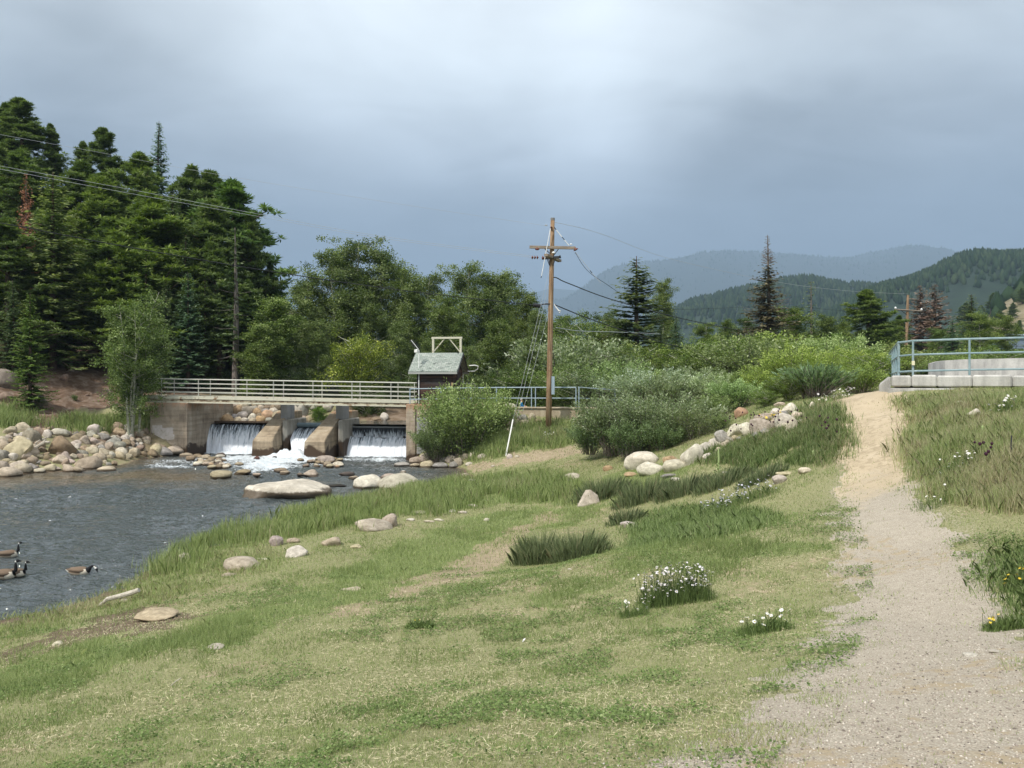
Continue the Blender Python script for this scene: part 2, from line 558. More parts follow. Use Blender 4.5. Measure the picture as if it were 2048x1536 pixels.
# ------------------------------------------------------------------ materials of the ground
def m_ground(t, b):
    p = t.pos()
    gr, sa, mud, dirt, rock = t.attr('gravel'), t.attr('sand'), t.attr('mud'), t.attr('dirt'), t.attr('rocky')
    grn = t.attr('green')
    n_f = t.noise(p, 38, 5, .7)
    n_m = t.noise(p, 6, 5, .65)
    n_l = t.noise(p, 1.1, 4, .6)
    soil = t.ramp(n_f, [(.25, (.13, .13, .06)), (.5, (.24, .235, .12)), (.75, (.37, .335, .21))])
    grass = t.ramp(n_f, [(.25, (.058, .082, .03)), (.5, (.17, .20, .075)), (.8, (.34, .35, .19))])
    col = t.mix(t.mapr(t.math('ADD', t.math('MULTIPLY', n_m, .6), t.math('MULTIPLY', grn, .55)), .35, .7), soil, grass)
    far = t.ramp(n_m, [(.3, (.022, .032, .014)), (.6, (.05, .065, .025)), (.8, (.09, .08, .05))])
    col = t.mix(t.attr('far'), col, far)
    # gravel: many small stones in greys and pinkish tans
    vc = t.voro(p, 85, out='Color')
    sep = t.node('ShaderNodeSeparateColor')
    t.put(sep.inputs[0], vc)
    stone = t.ramp(sep.outputs[0], [(0, (.20, .17, .135)), (.3, (.34, .30, .24)), (.6, (.44, .39, .315)), (.85, (.53, .475, .395)), (1, (.60, .55, .47))])
    vd = t.voro(p, 85)
    stone = t.mix(t.mapr(vd, .35, .75), stone, (.20, .165, .135))
    stone = t.mix(.5, stone, t.ramp(n_m, [(.3, (.365, .32, .25)), (.7, (.49, .435, .35))]))
    cut = t.mapr(t.math('ADD', gr, t.mapr(n_f, .3, .7, -.28, .28)), .46, .56)
    col = t.mix(cut, col, stone)
    sand = t.ramp(t.math('ADD', t.math('MULTIPLY', n_f, .5), t.math('MULTIPLY', n_l, .5)), [(.32, (.35, .28, .19)), (.5, (.46, .375, .26)), (.7, (.54, .45, .33))])
    cs = t.mapr(t.math('ADD', sa, t.math('ADD', t.mapr(n_f, .3, .7, -.25, .25), t.mapr(n_m, .3, .7, -.2, .2))), .2, .8)
    col = t.mix(cs, col, sand)
    mudc = t.ramp(n_m, [(.3, (.085, .062, .042)), (.7, (.19, .145, .10))])
    col = t.mix(t.mapr(t.math('ADD', mud, t.mapr(n_m, .3, .7, -.3, .3)), .4, .6), col, mudc)
    dc = t.ramp(n_m, [(.3, (.24, .19, .125)), (.7, (.38, .31, .21))])
    col = t.mix(t.mapr(t.math('ADD', dirt, t.mapr(n_m, .3, .7, -.35, .35)), .4, .65), col, dc)
    rk = t.ramp(t.noise(t.scalev(p, 1, 1, 2.2), 1.6, 6, .7, .6), [(.3, (.075, .045, .03)), (.48, (.15, .10, .07)), (.62, (.24, .18, .14)), (.8, (.36, .31, .26))])
    col = t.mix(rock, col, rk)
    h = t.math('ADD', t.math('ADD', t.math('MULTIPLY', vd, t.math('MULTIPLY', gr, -.8)), t.math('MULTIPLY', n_f, .7)), t.math('MULTIPLY', n_m, 3.0))
    t.put(b.inputs['Normal'], t.bump(h, .55, .012))
    return col


MG = material('ground', m_ground, .95, .15)


def build_ground():
    th = np.concatenate([np.linspace(-180, -62, 60), np.linspace(-60, 60, 1150), np.linspace(62, 180, 60)])
    rr = np.concatenate([[0.4, .9, 1.4], np.geomspace(1.9, 170, 430)])
    T, RR = np.meshgrid(np.radians(th), rr)
    x, y = (np.sin(T) * RR).ravel(), (np.cos(T) * RR).ravel()
    z = hz(x, y)
    u_, v_ = project(x, np.maximum(y, .5), z)
    # the abutments and the walkway wall hold the bank: nothing to change there
    m = masks(x, y, z)
    f_ = lambda a: a.astype(float)
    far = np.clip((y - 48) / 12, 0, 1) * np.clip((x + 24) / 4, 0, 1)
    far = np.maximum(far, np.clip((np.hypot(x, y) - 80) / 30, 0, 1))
    rocky = np.clip((-x - 20) / 3, 0, 1) * np.clip((y - 42) / 3, 0, 1) * np.clip((120 - y) / 30, 0, 1)
    rocky = np.maximum(rocky, f_((x > -14) & (x < -2) & (y > 50.5) & (y < 60) & (z > -1.6)) * .0)
    bed = np.clip((ZW + .12 - z) / .15, 0, 1) * (y < 48)
    wob = (fbm(x, y, scale=.25, oct=3, seed=61) - .5) * 70
    bare = (inpoly(u_ + wob, v_ + wob * .6, [(-60, 700), (40, 740), (110, 700), (150, 640), (215, 640), (235, 760), (270, 790), (150, 862), (-60, 862)]) & (y > 42)) | (z < .6) & (x < -20)
    ffloor = (x < -14) & (y > 48) & ~bare
    rocky = rocky * (1 - .85 * (f_(m['fargreen']) + f_(m['fargreen2'])).clip(0, 1))
    rocky = rocky * np.where(ffloor, .12, 1.0)
    rocky = np.maximum(rocky, .9 * ((y > 50.3) & (y < 60) & (x > -12.5) & (x < -3) & (z > -1.55)))
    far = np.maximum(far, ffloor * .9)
    reddirt = f_((y > 51) & (y < 60) & (x > -13) & (x < -3) & (z > -1.5))
    attrs = dict(gravel=np.maximum(f_(m['path']), m['spill'] * .42), sand=f_(m['path']) * np.clip((y + (fbm(x, y, scale=1.1, oct=4, seed=5) - .5) * 4.5 - 13.6) / 4.2, 0, 1), mud=np.maximum(f_(m['mud']), bed),
                 dirt=np.maximum(np.maximum(f_(m['dirtstrip']) * .75, f_(m['dirtpad'])), (m['dry'] > .62) * .45), rocky=rocky,
                 green=f_(m['lush'] | m['weeds'] | m['low'] | m['bankgreen'] | m['reeds']) - f_(m['dry'] > .55) * .35, far=far * (1 - rocky) * (1 - reddirt))
    ny, nx = T.shape
    i = np.arange((ny - 1) * nx).reshape(ny - 1, nx)[:, :-1].ravel()
    q = np.stack([i, i + 1, i + nx + 1, i + nx], 1)[:, ::-1]
    pm = m['path'].reshape(ny, nx)
    infr = pm & (np.cos(T) > 0)
    fp = (infr[:-1, :-1].astype(int) + infr[:-1, 1:] + infr[1:, :-1] + infr[1:, 1:] >= 2).ravel()
    co3 = np.stack([x, y, z], 1)
    for nm, sel in (('ground', ~fp), ('footpath', fp)):
        qq = q[sel]
        used, inv = np.unique(qq, return_inverse=True)
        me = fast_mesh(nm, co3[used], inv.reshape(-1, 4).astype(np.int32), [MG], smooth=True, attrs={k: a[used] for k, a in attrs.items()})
        o = obj(nm, me)
        tag(o, 'gravel and sand footpath climbing past the wall' if nm == 'footpath' else 'sloping grassy river bank and valley floor', nm, kind='structure')
    # plain ground out to the horizon
    rr = np.geomspace(168, 9000, 30)
    th = np.radians(np.linspace(-180, 180, 91))
    T, RR = np.meshgrid(th, rr)
    x, y = (np.sin(T) * RR).ravel(), (np.cos(T) * RR).ravel()
    z = hz(x, y) - .25
    n = len(x)
    nx = T.shape[1]
    i = np.arange((len(rr) - 1) * nx).reshape(-1, nx)[:, :-1].ravel()
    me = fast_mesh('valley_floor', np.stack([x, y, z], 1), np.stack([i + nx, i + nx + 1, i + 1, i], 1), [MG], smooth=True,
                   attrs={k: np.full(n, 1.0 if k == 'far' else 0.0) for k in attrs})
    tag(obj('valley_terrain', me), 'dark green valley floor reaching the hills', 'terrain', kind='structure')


build_ground()

# ------------------------------------------------------------------ dam frame of reference
DO = P(812, 921, 44.5)
DO.z = 0
_a = R(-10)
E1 = Vector((math.cos(_a), math.sin(_a), 0))
E2 = Vector((-math.sin(_a), math.cos(_a), 0))


def L(s, tt, z=0.0):
    return DO + E1 * s + E2 * tt + Vector((0, 0, z))


def s_of(u, tt):
    k = (u - U0) / F
    return (k * (DO.y + E2.y * tt) - DO.x - E2.x * tt) / (E1.x - k * E1.y)


def z_of(u, v, tt):
    D = L(s_of(u, tt), tt).y
    return HC - (v - V0) / F * D


DROT = (0, 0, _a)


# ------------------------------------------------------------------ water
def m_river(t, b):
    p = t.pos()
    b.inputs['IOR'].default_value = 1.5
    b.inputs['Specular IOR Level'].default_value = .9
    fo = t.attr('foam')
    sh = t.attr('shallow')
    w1 = t.noise(t.scalev(p, 1.0, 1.7, 1), 2.0, 3, .55, .3)
    w2 = t.noise(t.scalev(p, 1.0, 2.2, 1, (5, 2, 0)), 5.2, 3, .6, .5)
    w3 = t.noise(t.scalev(p, 1.0, 1.6, 1, (1, 7, 0)), 15, 2, .6)
    h = t.math('ADD', t.math('ADD', t.math('MULTIPLY', w1, 1.0), t.math('MULTIPLY', w2, .75)), t.math('MULTIPLY', w3, .12))
    calm = t.mapr(sh, 0, 1, 1.0, .3)
    bn = t.node('ShaderNodeBump')
    t.put(bn.inputs['Strength'], calm)
    bn.inputs['Distance'].default_value = .12
    t.put(bn.inputs['Height'], h)
    t.put(b.inputs['Normal'], bn.outputs[0])
    dark = t.mix(sh, (.052, .064, .066), t.ramp(t.noise(t.scalev(p, 1, 2.5, 1), 1.5, 4, .6), [(.3, (.07, .055, .035)), (.7, (.17, .135, .09))]))
    fn = t.noise(t.scalev(p, 1, 1.8, 1), 5.5, 7, .78, 1.2)
    f = t.math('MULTIPLY', t.mapr(t.math('ADD', t.math('MULTIPLY', fo, .95), t.mapr(fn, .3, .7, -.60, .45)), .42, .66), t.mapr(fo, .04, .16))
    t.put(b.inputs['Roughness'], t.mapr(f, 0, 1, .04, .8))
    return t.mix(f, dark, t.ramp(fn, [(.3, (.36, .42, .46)), (.65, (.76, .8, .83))]))


MW = material('river_water', m_river, .04)

CRUMBS = {}


def river():
    xs = np.concatenate([np.linspace(-75, -32, 60)[:-1], np.linspace(-32, 1, 520)])
    ys = np.concatenate([np.linspace(-40, 8, 30)[:-1], np.linspace(8, 47.6, 760)])
    Xg, Yg = np.meshgrid(xs, ys)
    x, y = Xg.ravel(), Yg.ravel()
    u, v = project(x, np.maximum(y, .5), ZW)
    bed = hz(x, y)
    depth = ZW - bed
    s = (x - DO.x) * E1.x + (y - DO.y) * E1.y
    tt = (x - DO.x) * E2.x + (y - DO.y) * E2.y
    n = fbm(x, y, scale=.8, oct=4, seed=77)
    foam = np.zeros(len(x))
    g = lambda cu, cv, su, sv, a: a * np.exp(-((u - cu) / su) ** 2 - ((v - cv) / sv) ** 2)
    foam += g(470, 917, 80, 8, .95) + g(575, 918, 65, 14, 1.4) + g(335, 931, 50, 8, .85) + g(505, 941, 55, 10, .9) + g(545, 932, 55, 9, .8) + g(750, 919, 80, 4, 1.1) + g(745, 938, 75, 3, .62)
    foam += g(330, 920, 70, 5, .5) + g(640, 930, 30, 6, .5) + g(870, 950, 55, 4, .45) + g(830, 935, 30, 4, .45) + g(430, 925, 70, 8, .6) + g(690, 948, 70, 4, .3)
    foam = np.clip(foam * (.12 + 1.15 * n), 0, .95)
    shallow = np.clip(1 - depth / .55, 0, 1) * np.clip((y - 30) / 6, 0, 1) * .8
    shallow = np.maximum(shallow, np.clip(1 - np.abs(v - 955 - (n - .5) * 25) / 22, 0, 1) * (u < 520) * np.clip((560 - u) / 200, 0, 1) * 1.0)
    wx, wy = x + .3 * np.sin(y * .9), y * 1.45 + fbm(x, y, scale=.5, oct=2, seed=4) * 1.2
    wv = np.abs(fbm(wx, wy, scale=1.2, oct=1, seed=9) - .5) * 2 * .55 + np.abs(fbm(wx, wy, scale=2.7, oct=1, seed=12) - .5) * 2 * .42 + np.abs(fbm(wx, wy, scale=5.2, oct=1, seed=14) - .5) * .36
    calm_ = 1 - .75 * np.clip(shallow, 0, 1)
    zz_ = ZW + .03 - wv * .15 * np.clip(1.9 * fbm(x, y * 1.6, scale=.22, oct=3, seed=23) - .15, .3, 1.3) * 1.25 * calm_ + foam * .10 * fbm(x, y, scale=3.5, oct=3, seed=19)
    ny, nx = Xg.shape
    i = np.arange((ny - 1) * nx).reshape(-1, nx)[:, :-1].ravel()
    me = fast_mesh('river', np.stack([x, y, zz_], 1), np.stack([i, i + 1, i + nx + 1, i + nx], 1), [MW], smooth=True, attrs=dict(foam=foam, shallow=shallow))
    tag(obj('river', me), 'rippled dark river below the weir', 'river', kind='structure')
    # pool above the weir, lying between crest and upstream bank
    q = [L(-13.9, 3.0, ZU), L(.4, 3.0, ZU), L(.4, 12, ZU), L(-13.9, 12, ZU)]
    n_ = 60
    gs, gt = np.meshgrid(np.linspace(-13.9, .4, n_), np.linspace(2.75, 12, 40))
    pts = np.array([tuple(L(a, c, ZU)) for a, c in zip(gs.ravel(), gt.ravel())])
    i = np.arange(39 * n_).reshape(-1, n_)[:, :-1].ravel()
    me = fast_mesh('pool', pts, np.stack([i, i + 1, i + n_ + 1, i + n_], 1), [MW], smooth=True, attrs=dict(foam=np.zeros(len(pts)), shallow=np.full(len(pts), .35)))
    tag(obj('upstream_water', me), 'dark pool held back above the weir', 'water', kind='structure')


river()


# ------------------------------------------------------------------ hills
def m_hill(c0, c1, c2, patch=None):
    def fn(t, b):
        p = t.pos()
        n = t.noise(p, .012, 8, .68)
        n2 = t.noise(p, .05, 6, .7)
        s = t.math('ADD', t.math('MULTIPLY', n, .45), t.math('MULTIPLY', n2, .55))
        col = t.ramp(s, [(.38, c0), (.52, c1), (.66, c2)])
        if patch:
            a = t.attr('patch')
            col = t.mix(t.mapr(t.math('ADD', a, t.mapr(n2, .3, .7, -.45, .45)), .45, .55), col, t.ramp(n2, [(.35, (.075, .085, .04)), (.5, (.22, .18, .10)), (.7, (.30, .26, .19))]))
        return col
    return fn


def hill(name, prof, D, back, front, mat, label, zb=0.0, amp=.05, seed=1, patchfn=None, nu=420):
    us = np.linspace(prof[0][0], prof[-1][0], nu)
    vs = np.interp(us, [a for a, _ in prof], [b for _, b in prof])
    zt = HC + (V0 - vs) / F * D
    rows = []
    k_ = np.array([0, .12, .25, .4, .55, .7, .8, .88, .95, 1.0, 1.06, 1.15, 1.3, 1.5])
    V, pat = [], []
    for j, k in enumerate(k_):
        d_ = D - front * (1 - k) if k <= 1 else D + back * (k - 1) * 2
        hk = math.sin(min(k, 1) * math.pi / 2) ** 1.15 if k <= 1 else max(0, math.cos((k - 1) * math.pi))
        x = (us - U0) / F * d_
        y = np.full(nu, d_)
        nz = fbm(x, y, scale=6.0 / front, oct=5, seed=seed) - .5
        z = zb + (zt - zb) * hk + nz * amp * (zt - zb) * (math.sin(min(k, 1) * math.pi) * 1.6 if k < 1 else 0)
        V.append(np.stack([x, y, z], 1))
        pat.append(patchfn(us, k) if patchfn else np.zeros(nu))
    V = np.concatenate(V)
    i = np.arange((len(k_) - 1) * nu).reshape(-1, nu)[:, :-1].ravel()
    me = fast_mesh(name, V, np.stack([i, i + 1, i + nu + 1, i + nu], 1), [mat], smooth=True, attrs=dict(patch=np.concatenate(pat)))
    o = tag(obj(name, me), label, 'hill', kind='structure')
    return us, zt, V.reshape(len(k_), nu, 3), np.array(pat)


H3 = [(500, 700), (900, 680), (1250, 665), (1330, 640), (1380, 616), (1430, 606), (1480, 594), (1560, 578), (1620, 573), (1700, 586), (1760, 592), (1850, 600), (2100, 610), (2500, 610)]
H4 = [(1560, 700), (1640, 650), (1700, 615), (1740, 594), (1780, 583), (1830, 570), (1870, 555), (1900, 541), (1930, 531), (1960, 524), (2000, 526), (2048, 522), (2200, 500), (2500, 490), (2900, 560)]
H4b = [(1880, 700), (1945, 672), (1975, 640), (2005, 612), (2048, 588), (2200, 540), (2500, 500), (2800, 600)]
H2 = [(850, 680), (1000, 640), (1080, 612), (1130, 608), (1160, 590), (1190, 566), (1215, 551), (1240, 547), (1300, 538), (1360, 524), (1400, 514), (1450, 512), (1500, 515), (1560, 520), (1640, 524), (1700, 520), (1780, 512), (1840, 508), (1900, 510), (1960, 520), (2200, 540), (2500, 560)]
H1 = [(200, 620), (400, 590), (520, 578), (575, 572), (620, 576), (800, 600), (1000, 606), (1050, 592), (1100, 578), (1150, 582), (1250, 560), (1500, 560), (2200, 600)]
HL = []
HL.append(hill('far_mountain', H1, 9000, 900, 1800, material('far_mountain', m_hill((.02, .035, .035), (.035, .055, .05), (.05, .075, .06))), 'faint blue ridge farthest away under the cloud', seed=2))
HL.append(hill('hazy_mountain', H2, 7800, 900, 3200, material('hazy_mountain', m_hill((.008, .018, .016), (.016, .03, .022), (.035, .055, .032))), 'hazy blue green mountain with its top in cloud', seed=5, amp=.16))
h3 = hill('wooded_hill', H3, 1700, 400, 900, material('wooded_hill', m_hill((.008, .02, .012), (.015, .033, .018), (.03, .05, .026))), 'dark wooded ridge behind the dead spruce', seed=7, amp=.12)
h4 = hill('wooded_hill', H4, 1150, 300, 600, material('wooded_slope', m_hill((.008, .02, .011), (.014, .032, .016), (.026, .045, .022))), 'dark wooded hillside rising behind the concrete wall', seed=11, amp=.10)
h5 = hill('grassy_hill', H4b, 420, 120, 200, material('grassy_hill', m_hill((.02, .04, .014), (.05, .075, .03), (.10, .12, .05), True)), 'tan grass slope with scattered trees and outcrops', seed=13, amp=.08,
          patchfn=lambda us, k: np.clip((us - 1935) / 60, 0, 1) * (1 if .3 < k < 1.05 else .3) * .75)

# ------------------------------------------------------------------ built-structure materials
def m_concrete(c0, c1, c2, rust=None, board=True, ztop=None, zwet=None):
    def fn(t, b):
        p = t.objco()
        n1 = t.noise(p, .9, 6, .65, .4)
        n2 = t.noise(t.scalev(p, 2.5, 2.5, .35), 1.2, 5, .65)
        n3 = t.noise(p, 22, 4, .7)
        s = t.math('ADD', t.math('ADD', t.math('MULTIPLY', n1, .4), t.math('MULTIPLY', n2, .4)), t.math('MULTIPLY', n3, .2))
        col = t.ramp(s, [(.34, c0), (.5, c1), (.66, c2)])
        sp = t.node('ShaderNodeSeparateXYZ')
        t.put(sp.inputs[0], p)
        if board:
            ln = t.math('PINGPONG', t.math('ADD', sp.outputs[2], t.math('MULTIPLY', n1, .02)), .15)
            col = t.mix(t.mapr(ln, 0, .012, .45, 0), col, tuple(x * .45 for x in c0))
            col = t.mix(t.mapr(t.noise(t.scalev(p, .3, .3, 6.7), 1, 1, .5), .5, .6, 0, .22), col, tuple(x * .6 for x in c0))
        if rust and ztop is not None:
            k = t.math('ADD', t.mapr(sp.outputs[2], ztop - .75, ztop - .05), t.mapr(n2, .3, .7, -.75, .35))
            col = t.mix(t.mapr(k, .2, .7, 0, .85), col, t.ramp(n3, [(.3, rust), (.7, tuple(min(1, x * 2.0) for x in rust))]))
        if zwet is not None:
            k = t.math('ADD', t.mapr(sp.outputs[2], zwet + .75, zwet), t.mapr(n1, .3, .7, -.5, .5))
            wet = t.mapr(k, .35, .55)
            col = t.mix(wet, col, t.mix(n3, (.035, .024, .016), (.085, .055, .035)))
            t.put(b.inputs['Roughness'], t.mapr(wet, 0, 1, .9, .45))
        t.put(b.inputs['Normal'], t.bump(t.math('ADD', n3, t.math('MULTIPLY', n2, .6)), .35, .02))
        return col
    return fn


M_ABUT = material('old_concrete', m_concrete((.17, .13, .095), (.36, .295, .225), (.54, .48, .40), (.24, .14, .085), True, -.05, -3.2), .9, .2)
M_PIER = material('pier_concrete', m_concrete((.15, .115, .08), (.33, .265, .185), (.50, .43, .33), (.30, .15, .07), True, -.3, -3.15), .9, .2)
M_PIERG = material('pier_grey', m_concrete((.17, .155, .13), (.31, .29, .25), (.42, .40, .36), (.20, .11, .05), False, .1, -2.75), .9, .2)
M_CAP = material('grey_concrete', m_concrete((.20, .20, .20), (.34, .34, .34), (.46, .46, .46), None, False), .9, .2)
M_WALLR = material('pale_concrete', m_concrete((.22, .215, .205), (.42, .41, .385), (.60, .585, .55), None, False), .9, .2)
M_WEIR = material('wet_concrete', m_concrete((.012, .012, .013), (.03, .03, .032), (.07, .068, .065), None, True), .4, .4)


def simple(c, rough=.6, metal=0.0, var=.15, sc=20, spec=.3):
    return lambda t, b: t.mix(t.noise(t.objco(), sc, 4, .6), tuple(x * (1 - var) for x in c), tuple(min(1, x * (1 + var)) for x in c))


M_CREAM = material('cream_paint', lambda t, b: t.mix(t.mapr(t.noise(t.objco(), 2.5, 6, .7), .58, .66), t.mix(t.noise(t.objco(), 9, 3), (.46, .44, .34), (.60, .58, .47)), (.24, .155, .09)), .55, .3)
M_CREAMR = material('galvanised_rail', lambda t, b: t.mix(t.noise(t.objco(), 3, 4), (.36, .36, .31), (.52, .515, .45)), .5, .4)
M_DARKM = material('dark_metal', simple((.035, .035, .04)), .5, .4)
M_GALV = material('blue_grey_rail', simple((.30, .38, .44)), .45, .4)
M_TEAL = material('teal_rail', lambda t, b: t.mix(t.mapr(t.noise(t.objco(), 4, 5, .7), .4, .65), (.19, .28, .30), (.30, .38, .40)), .5, .4)
M_WHITE = material('white_paint', simple((.78, .78, .76), var=.05), .5, .3)
M_BLACK = material('black_rubber', simple((.012, .012, .014)), .5, .3)
M_BROWNP = material('brown_porcelain', simple((.13, .030, .014)), .25, .6)
M_WIRE_L = material('aluminium_wire', simple((.42, .44, .46)), .5, .5)
M_WIRE_D = material('dark_wire', simple((.018, .02, .022)), .6, .3)
M_RED = material('red_brown_boards', None or (lambda t, b: (.1, .1, .1)))


def m_pole(t, b):
    p = t.objco()
    n = t.noise(t.scalev(p, 14, 14, .5), 1.2, 6, .7)
    n2 = t.noise(t.scalev(p, 1, 1, .35), 3, 3)
    t.put(b.inputs['Normal'], t.bump(n, .5, .02))
    return t.mix(t.mapr(n2, .35, .65), t.ramp(n, [(.35, (.12, .075, .045)), (.5, (.30, .205, .125)), (.68, (.46, .35, .24))]), t.ramp(n, [(.35, (.10, .062, .036)), (.55, (.27, .17, .10)), (.7, (.40, .28, .18))]))


M_POLE = material('weathered_pole', m_pole, .9, .15)
M_ARM = material('grey_timber', lambda t, b: t.ramp(t.noise(t.scalev(t.objco(), 1, 12, 12), 3, 5, .7), [(.3, (.13, .10, .075)), (.55, (.29, .24, .19)), (.75, (.42, .37, .30))]), .9, .15)


def m_boards(t, b):
    p = t.objco()
    sp = t.node('ShaderNodeSeparateXYZ')
    t.put(sp.inputs[0], p)
    row = t.math('FLOOR', t.math('DIVIDE', sp.outputs[2], .115))
    cb = t.node('ShaderNodeCombineXYZ')
    t.put(cb.inputs[2], row)
    wn = t.node('ShaderNodeTexWhiteNoise')
    wn.noise_dimensions = '3D'
    t.put(wn.inputs[0], cb.outputs[0])
    n = t.noise(t.scalev(p, .6, .6, 8), 1.4, 5, .7)
    fr = t.math('FRACT', t.math('DIVIDE', sp.outputs[2], .115))
    s = t.math('ADD', t.math('MULTIPLY', wn.outputs[0], .45), t.math('MULTIPLY', n, .55))
    col = t.ramp(s, [(.25, (.026, .019, .017)), (.45, (.048, .033, .029)), (.62, (.078, .046, .037)), (.8, (.12, .072, .056))])
    big = t.noise(t.scalev(p, .8, 1, 1.1, (.5, 0, .3)), 1.0, 2, .5)
    col = t.mix(t.mapr(big, .52, .62, 0, .8), col, t.mix(wn.outputs[0], (.085, .042, .032), (.12, .06, .045)))
    col = t.mix(t.mapr(big, .42, .36, 0, .7), col, t.mix(wn.outputs[0], (.045, .04, .042), (.085, .075, .075)))
    base = t.mapr(t.math('ADD', sp.outputs[2], t.math('MULTIPLY', n, -.35)), .12, -.02)
    col = t.mix(base, col, (.20, .15, .10))
    col = t.mix(t.mapr(fr, .0, .14, .9, 0), col, (.008, .006, .006))
    t.put(b.inputs['Normal'], t.bump(fr, .5, .02))
    return col


M_BOARD = material('red_brown_siding', m_boards, .85, .2)


def m_shingle(t, b):
    p = t.objco()
    br = t.node('ShaderNodeTexBrick')
    t.put(br.inputs['Vector'], t.scalev(p, 1, 1.0, 0))
    br.inputs['Scale'].default_value = 1.0
    br.inputs['Brick Width'].default_value = .26
    br.inputs['Row Height'].default_value = .125
    br.inputs['Mortar Size'].default_value = .008
    br.inputs['Color1'].default_value = (.26, .28, .26, 1)
    br.inputs['Color2'].default_value = (.42, .44, .40, 1)
    br.inputs['Mortar'].default_value = (.06, .07, .06, 1)
    n = t.noise(p, 5, 6, .72)
    col = t.mix(t.mapr(n, .3, .65, .75, 0), br.outputs[0], (.17, .22, .185))
    col = t.mix(t.mapr(t.noise(t.scalev(p, 1, 3, 1, (.9, .2, 0)), 1.6, 3, .6), .62, .66), col, (.04, .05, .045))
    col = t.mix(t.mapr(n, .6, .75, 0, .6), col, (.52, .53, .47))
    t.put(b.inputs['Normal'], t.bump(br.outputs['Fac'], -.4, .02))
    return col


M_SHING = material('worn_shingles', m_shingle, .9, .15)


# ------------------------------------------------------------------ dam: abutments, piers, weir
def dam_obj(name, mb, mat, parent=None, bevel=0.0):
    me = mb.mesh(name, mat, bevel)
    o = obj(name, me, parent)
    if parent is None:
        o.location = (DO.x, DO.y, 0)
        o.rotation_euler = DROT
    return o


def dam_empty(name, label, cat, s=0, tt=0, z=0):
    o = bpy.data.objects.new(name, None)
    C.objects.link(o)
    o.location = (DO.x, DO.y, 0)
    o.rotation_euler = DROT
    return tag(o, label, cat)


zl = z_of(340, 806, .2)
sA = [s_of(300, .2), s_of(374, .2), s_of(419, 2.6)]
left_ab = dam_empty('bridge_abutment', 'big stained concrete abutment with white paint patch, carrying the far bank end of the footbridge', 'abutment')
dam_obj('abutment_wall', MB().prism([(sA[0], .2), (sA[1], .2), (sA[2], 2.6), (sA[2], 5.5), (sA[0] - 1.0, 5.5)], -4.4, zl), M_ABUT, left_ab, .03)
dam_obj('wing_wall', MB().prism([(sA[0] - 1.4, 1.6), (sA[0] - .004, 1.6), (sA[0] - .004, 2.1), (sA[0] - 1.4, 2.1)], -3.2, zl - .25), M_ABUT, left_ab, .02)


def patch(u0, v0, u1, v1, seed, tt=.2):
    """a painted-over area with a ragged outline, 4 mm proud of the wall face"""
    rnd = random.Random(seed)
    s0, s1 = s_of(u0, tt), s_of(u1, tt)
    z0, z1 = z_of(u0, v1, tt), z_of(u0, v0, tt)
    pts = []
    for k in range(40):
        a = 2 * math.pi * k / 40
        c, s_ = math.cos(a), math.sin(a)
        q = max(abs(c), abs(s_))
        j = rnd.uniform(.86, 1.06)
        pts.append(((s0 + s1) / 2 + c / q * j * (s1 - s0) / 2, tt - .005, (z0 + z1) / 2 + s_ / q * j * (z1 - z0) / 2))
    mb = MB()
    n = len(pts)
    mb.add(pts + [(x, tt + .02, z) for x, _, z in pts], [tuple(range(n))[::-1]] + [(i, (i + 1) % n, n + (i + 1) % n, n + i) for i in range(n)])
    return mb


dam_obj('paint_patch', patch(308, 855, 348, 879, 4), material('old_white_paint', lambda t, b: t.ramp(t.noise(t.objco(), 5, 6, .7), [(.3, (.30, .25, .2)), (.45, (.52, .47, .42)), (.7, (.62, .56, .56))]), .8), left_ab)
dam_obj('paint_patch', patch(303, 850, 325, 866, 9, .193), bpy.data.materials['old_white_paint'], left_ab)

zr = z_of(812, 808, 0)
right_ab = dam_empty('bridge_abutment', 'rust streaked concrete abutment beside the willow, with the wooden shed on top', 'abutment')
dam_obj('abutment_wall', MB().prism([(0, 0), (.55, -.02), (.56, .10), (5.2, .10), (5.2, 3.4), (0, 3.4)], -4.4, zr), M_ABUT, right_ab, .025)
M_WASH = material('grey_wash', m_concrete((.18, .18, .175), (.30, .30, .29), (.42, .42, .41), None, False), .9)
dam_obj('grey_panel', MB().box(((.62 + 3.0) / 2, .08, -1.9), (2.35, .05, 2.1)), M_WASH, right_ab, .01)


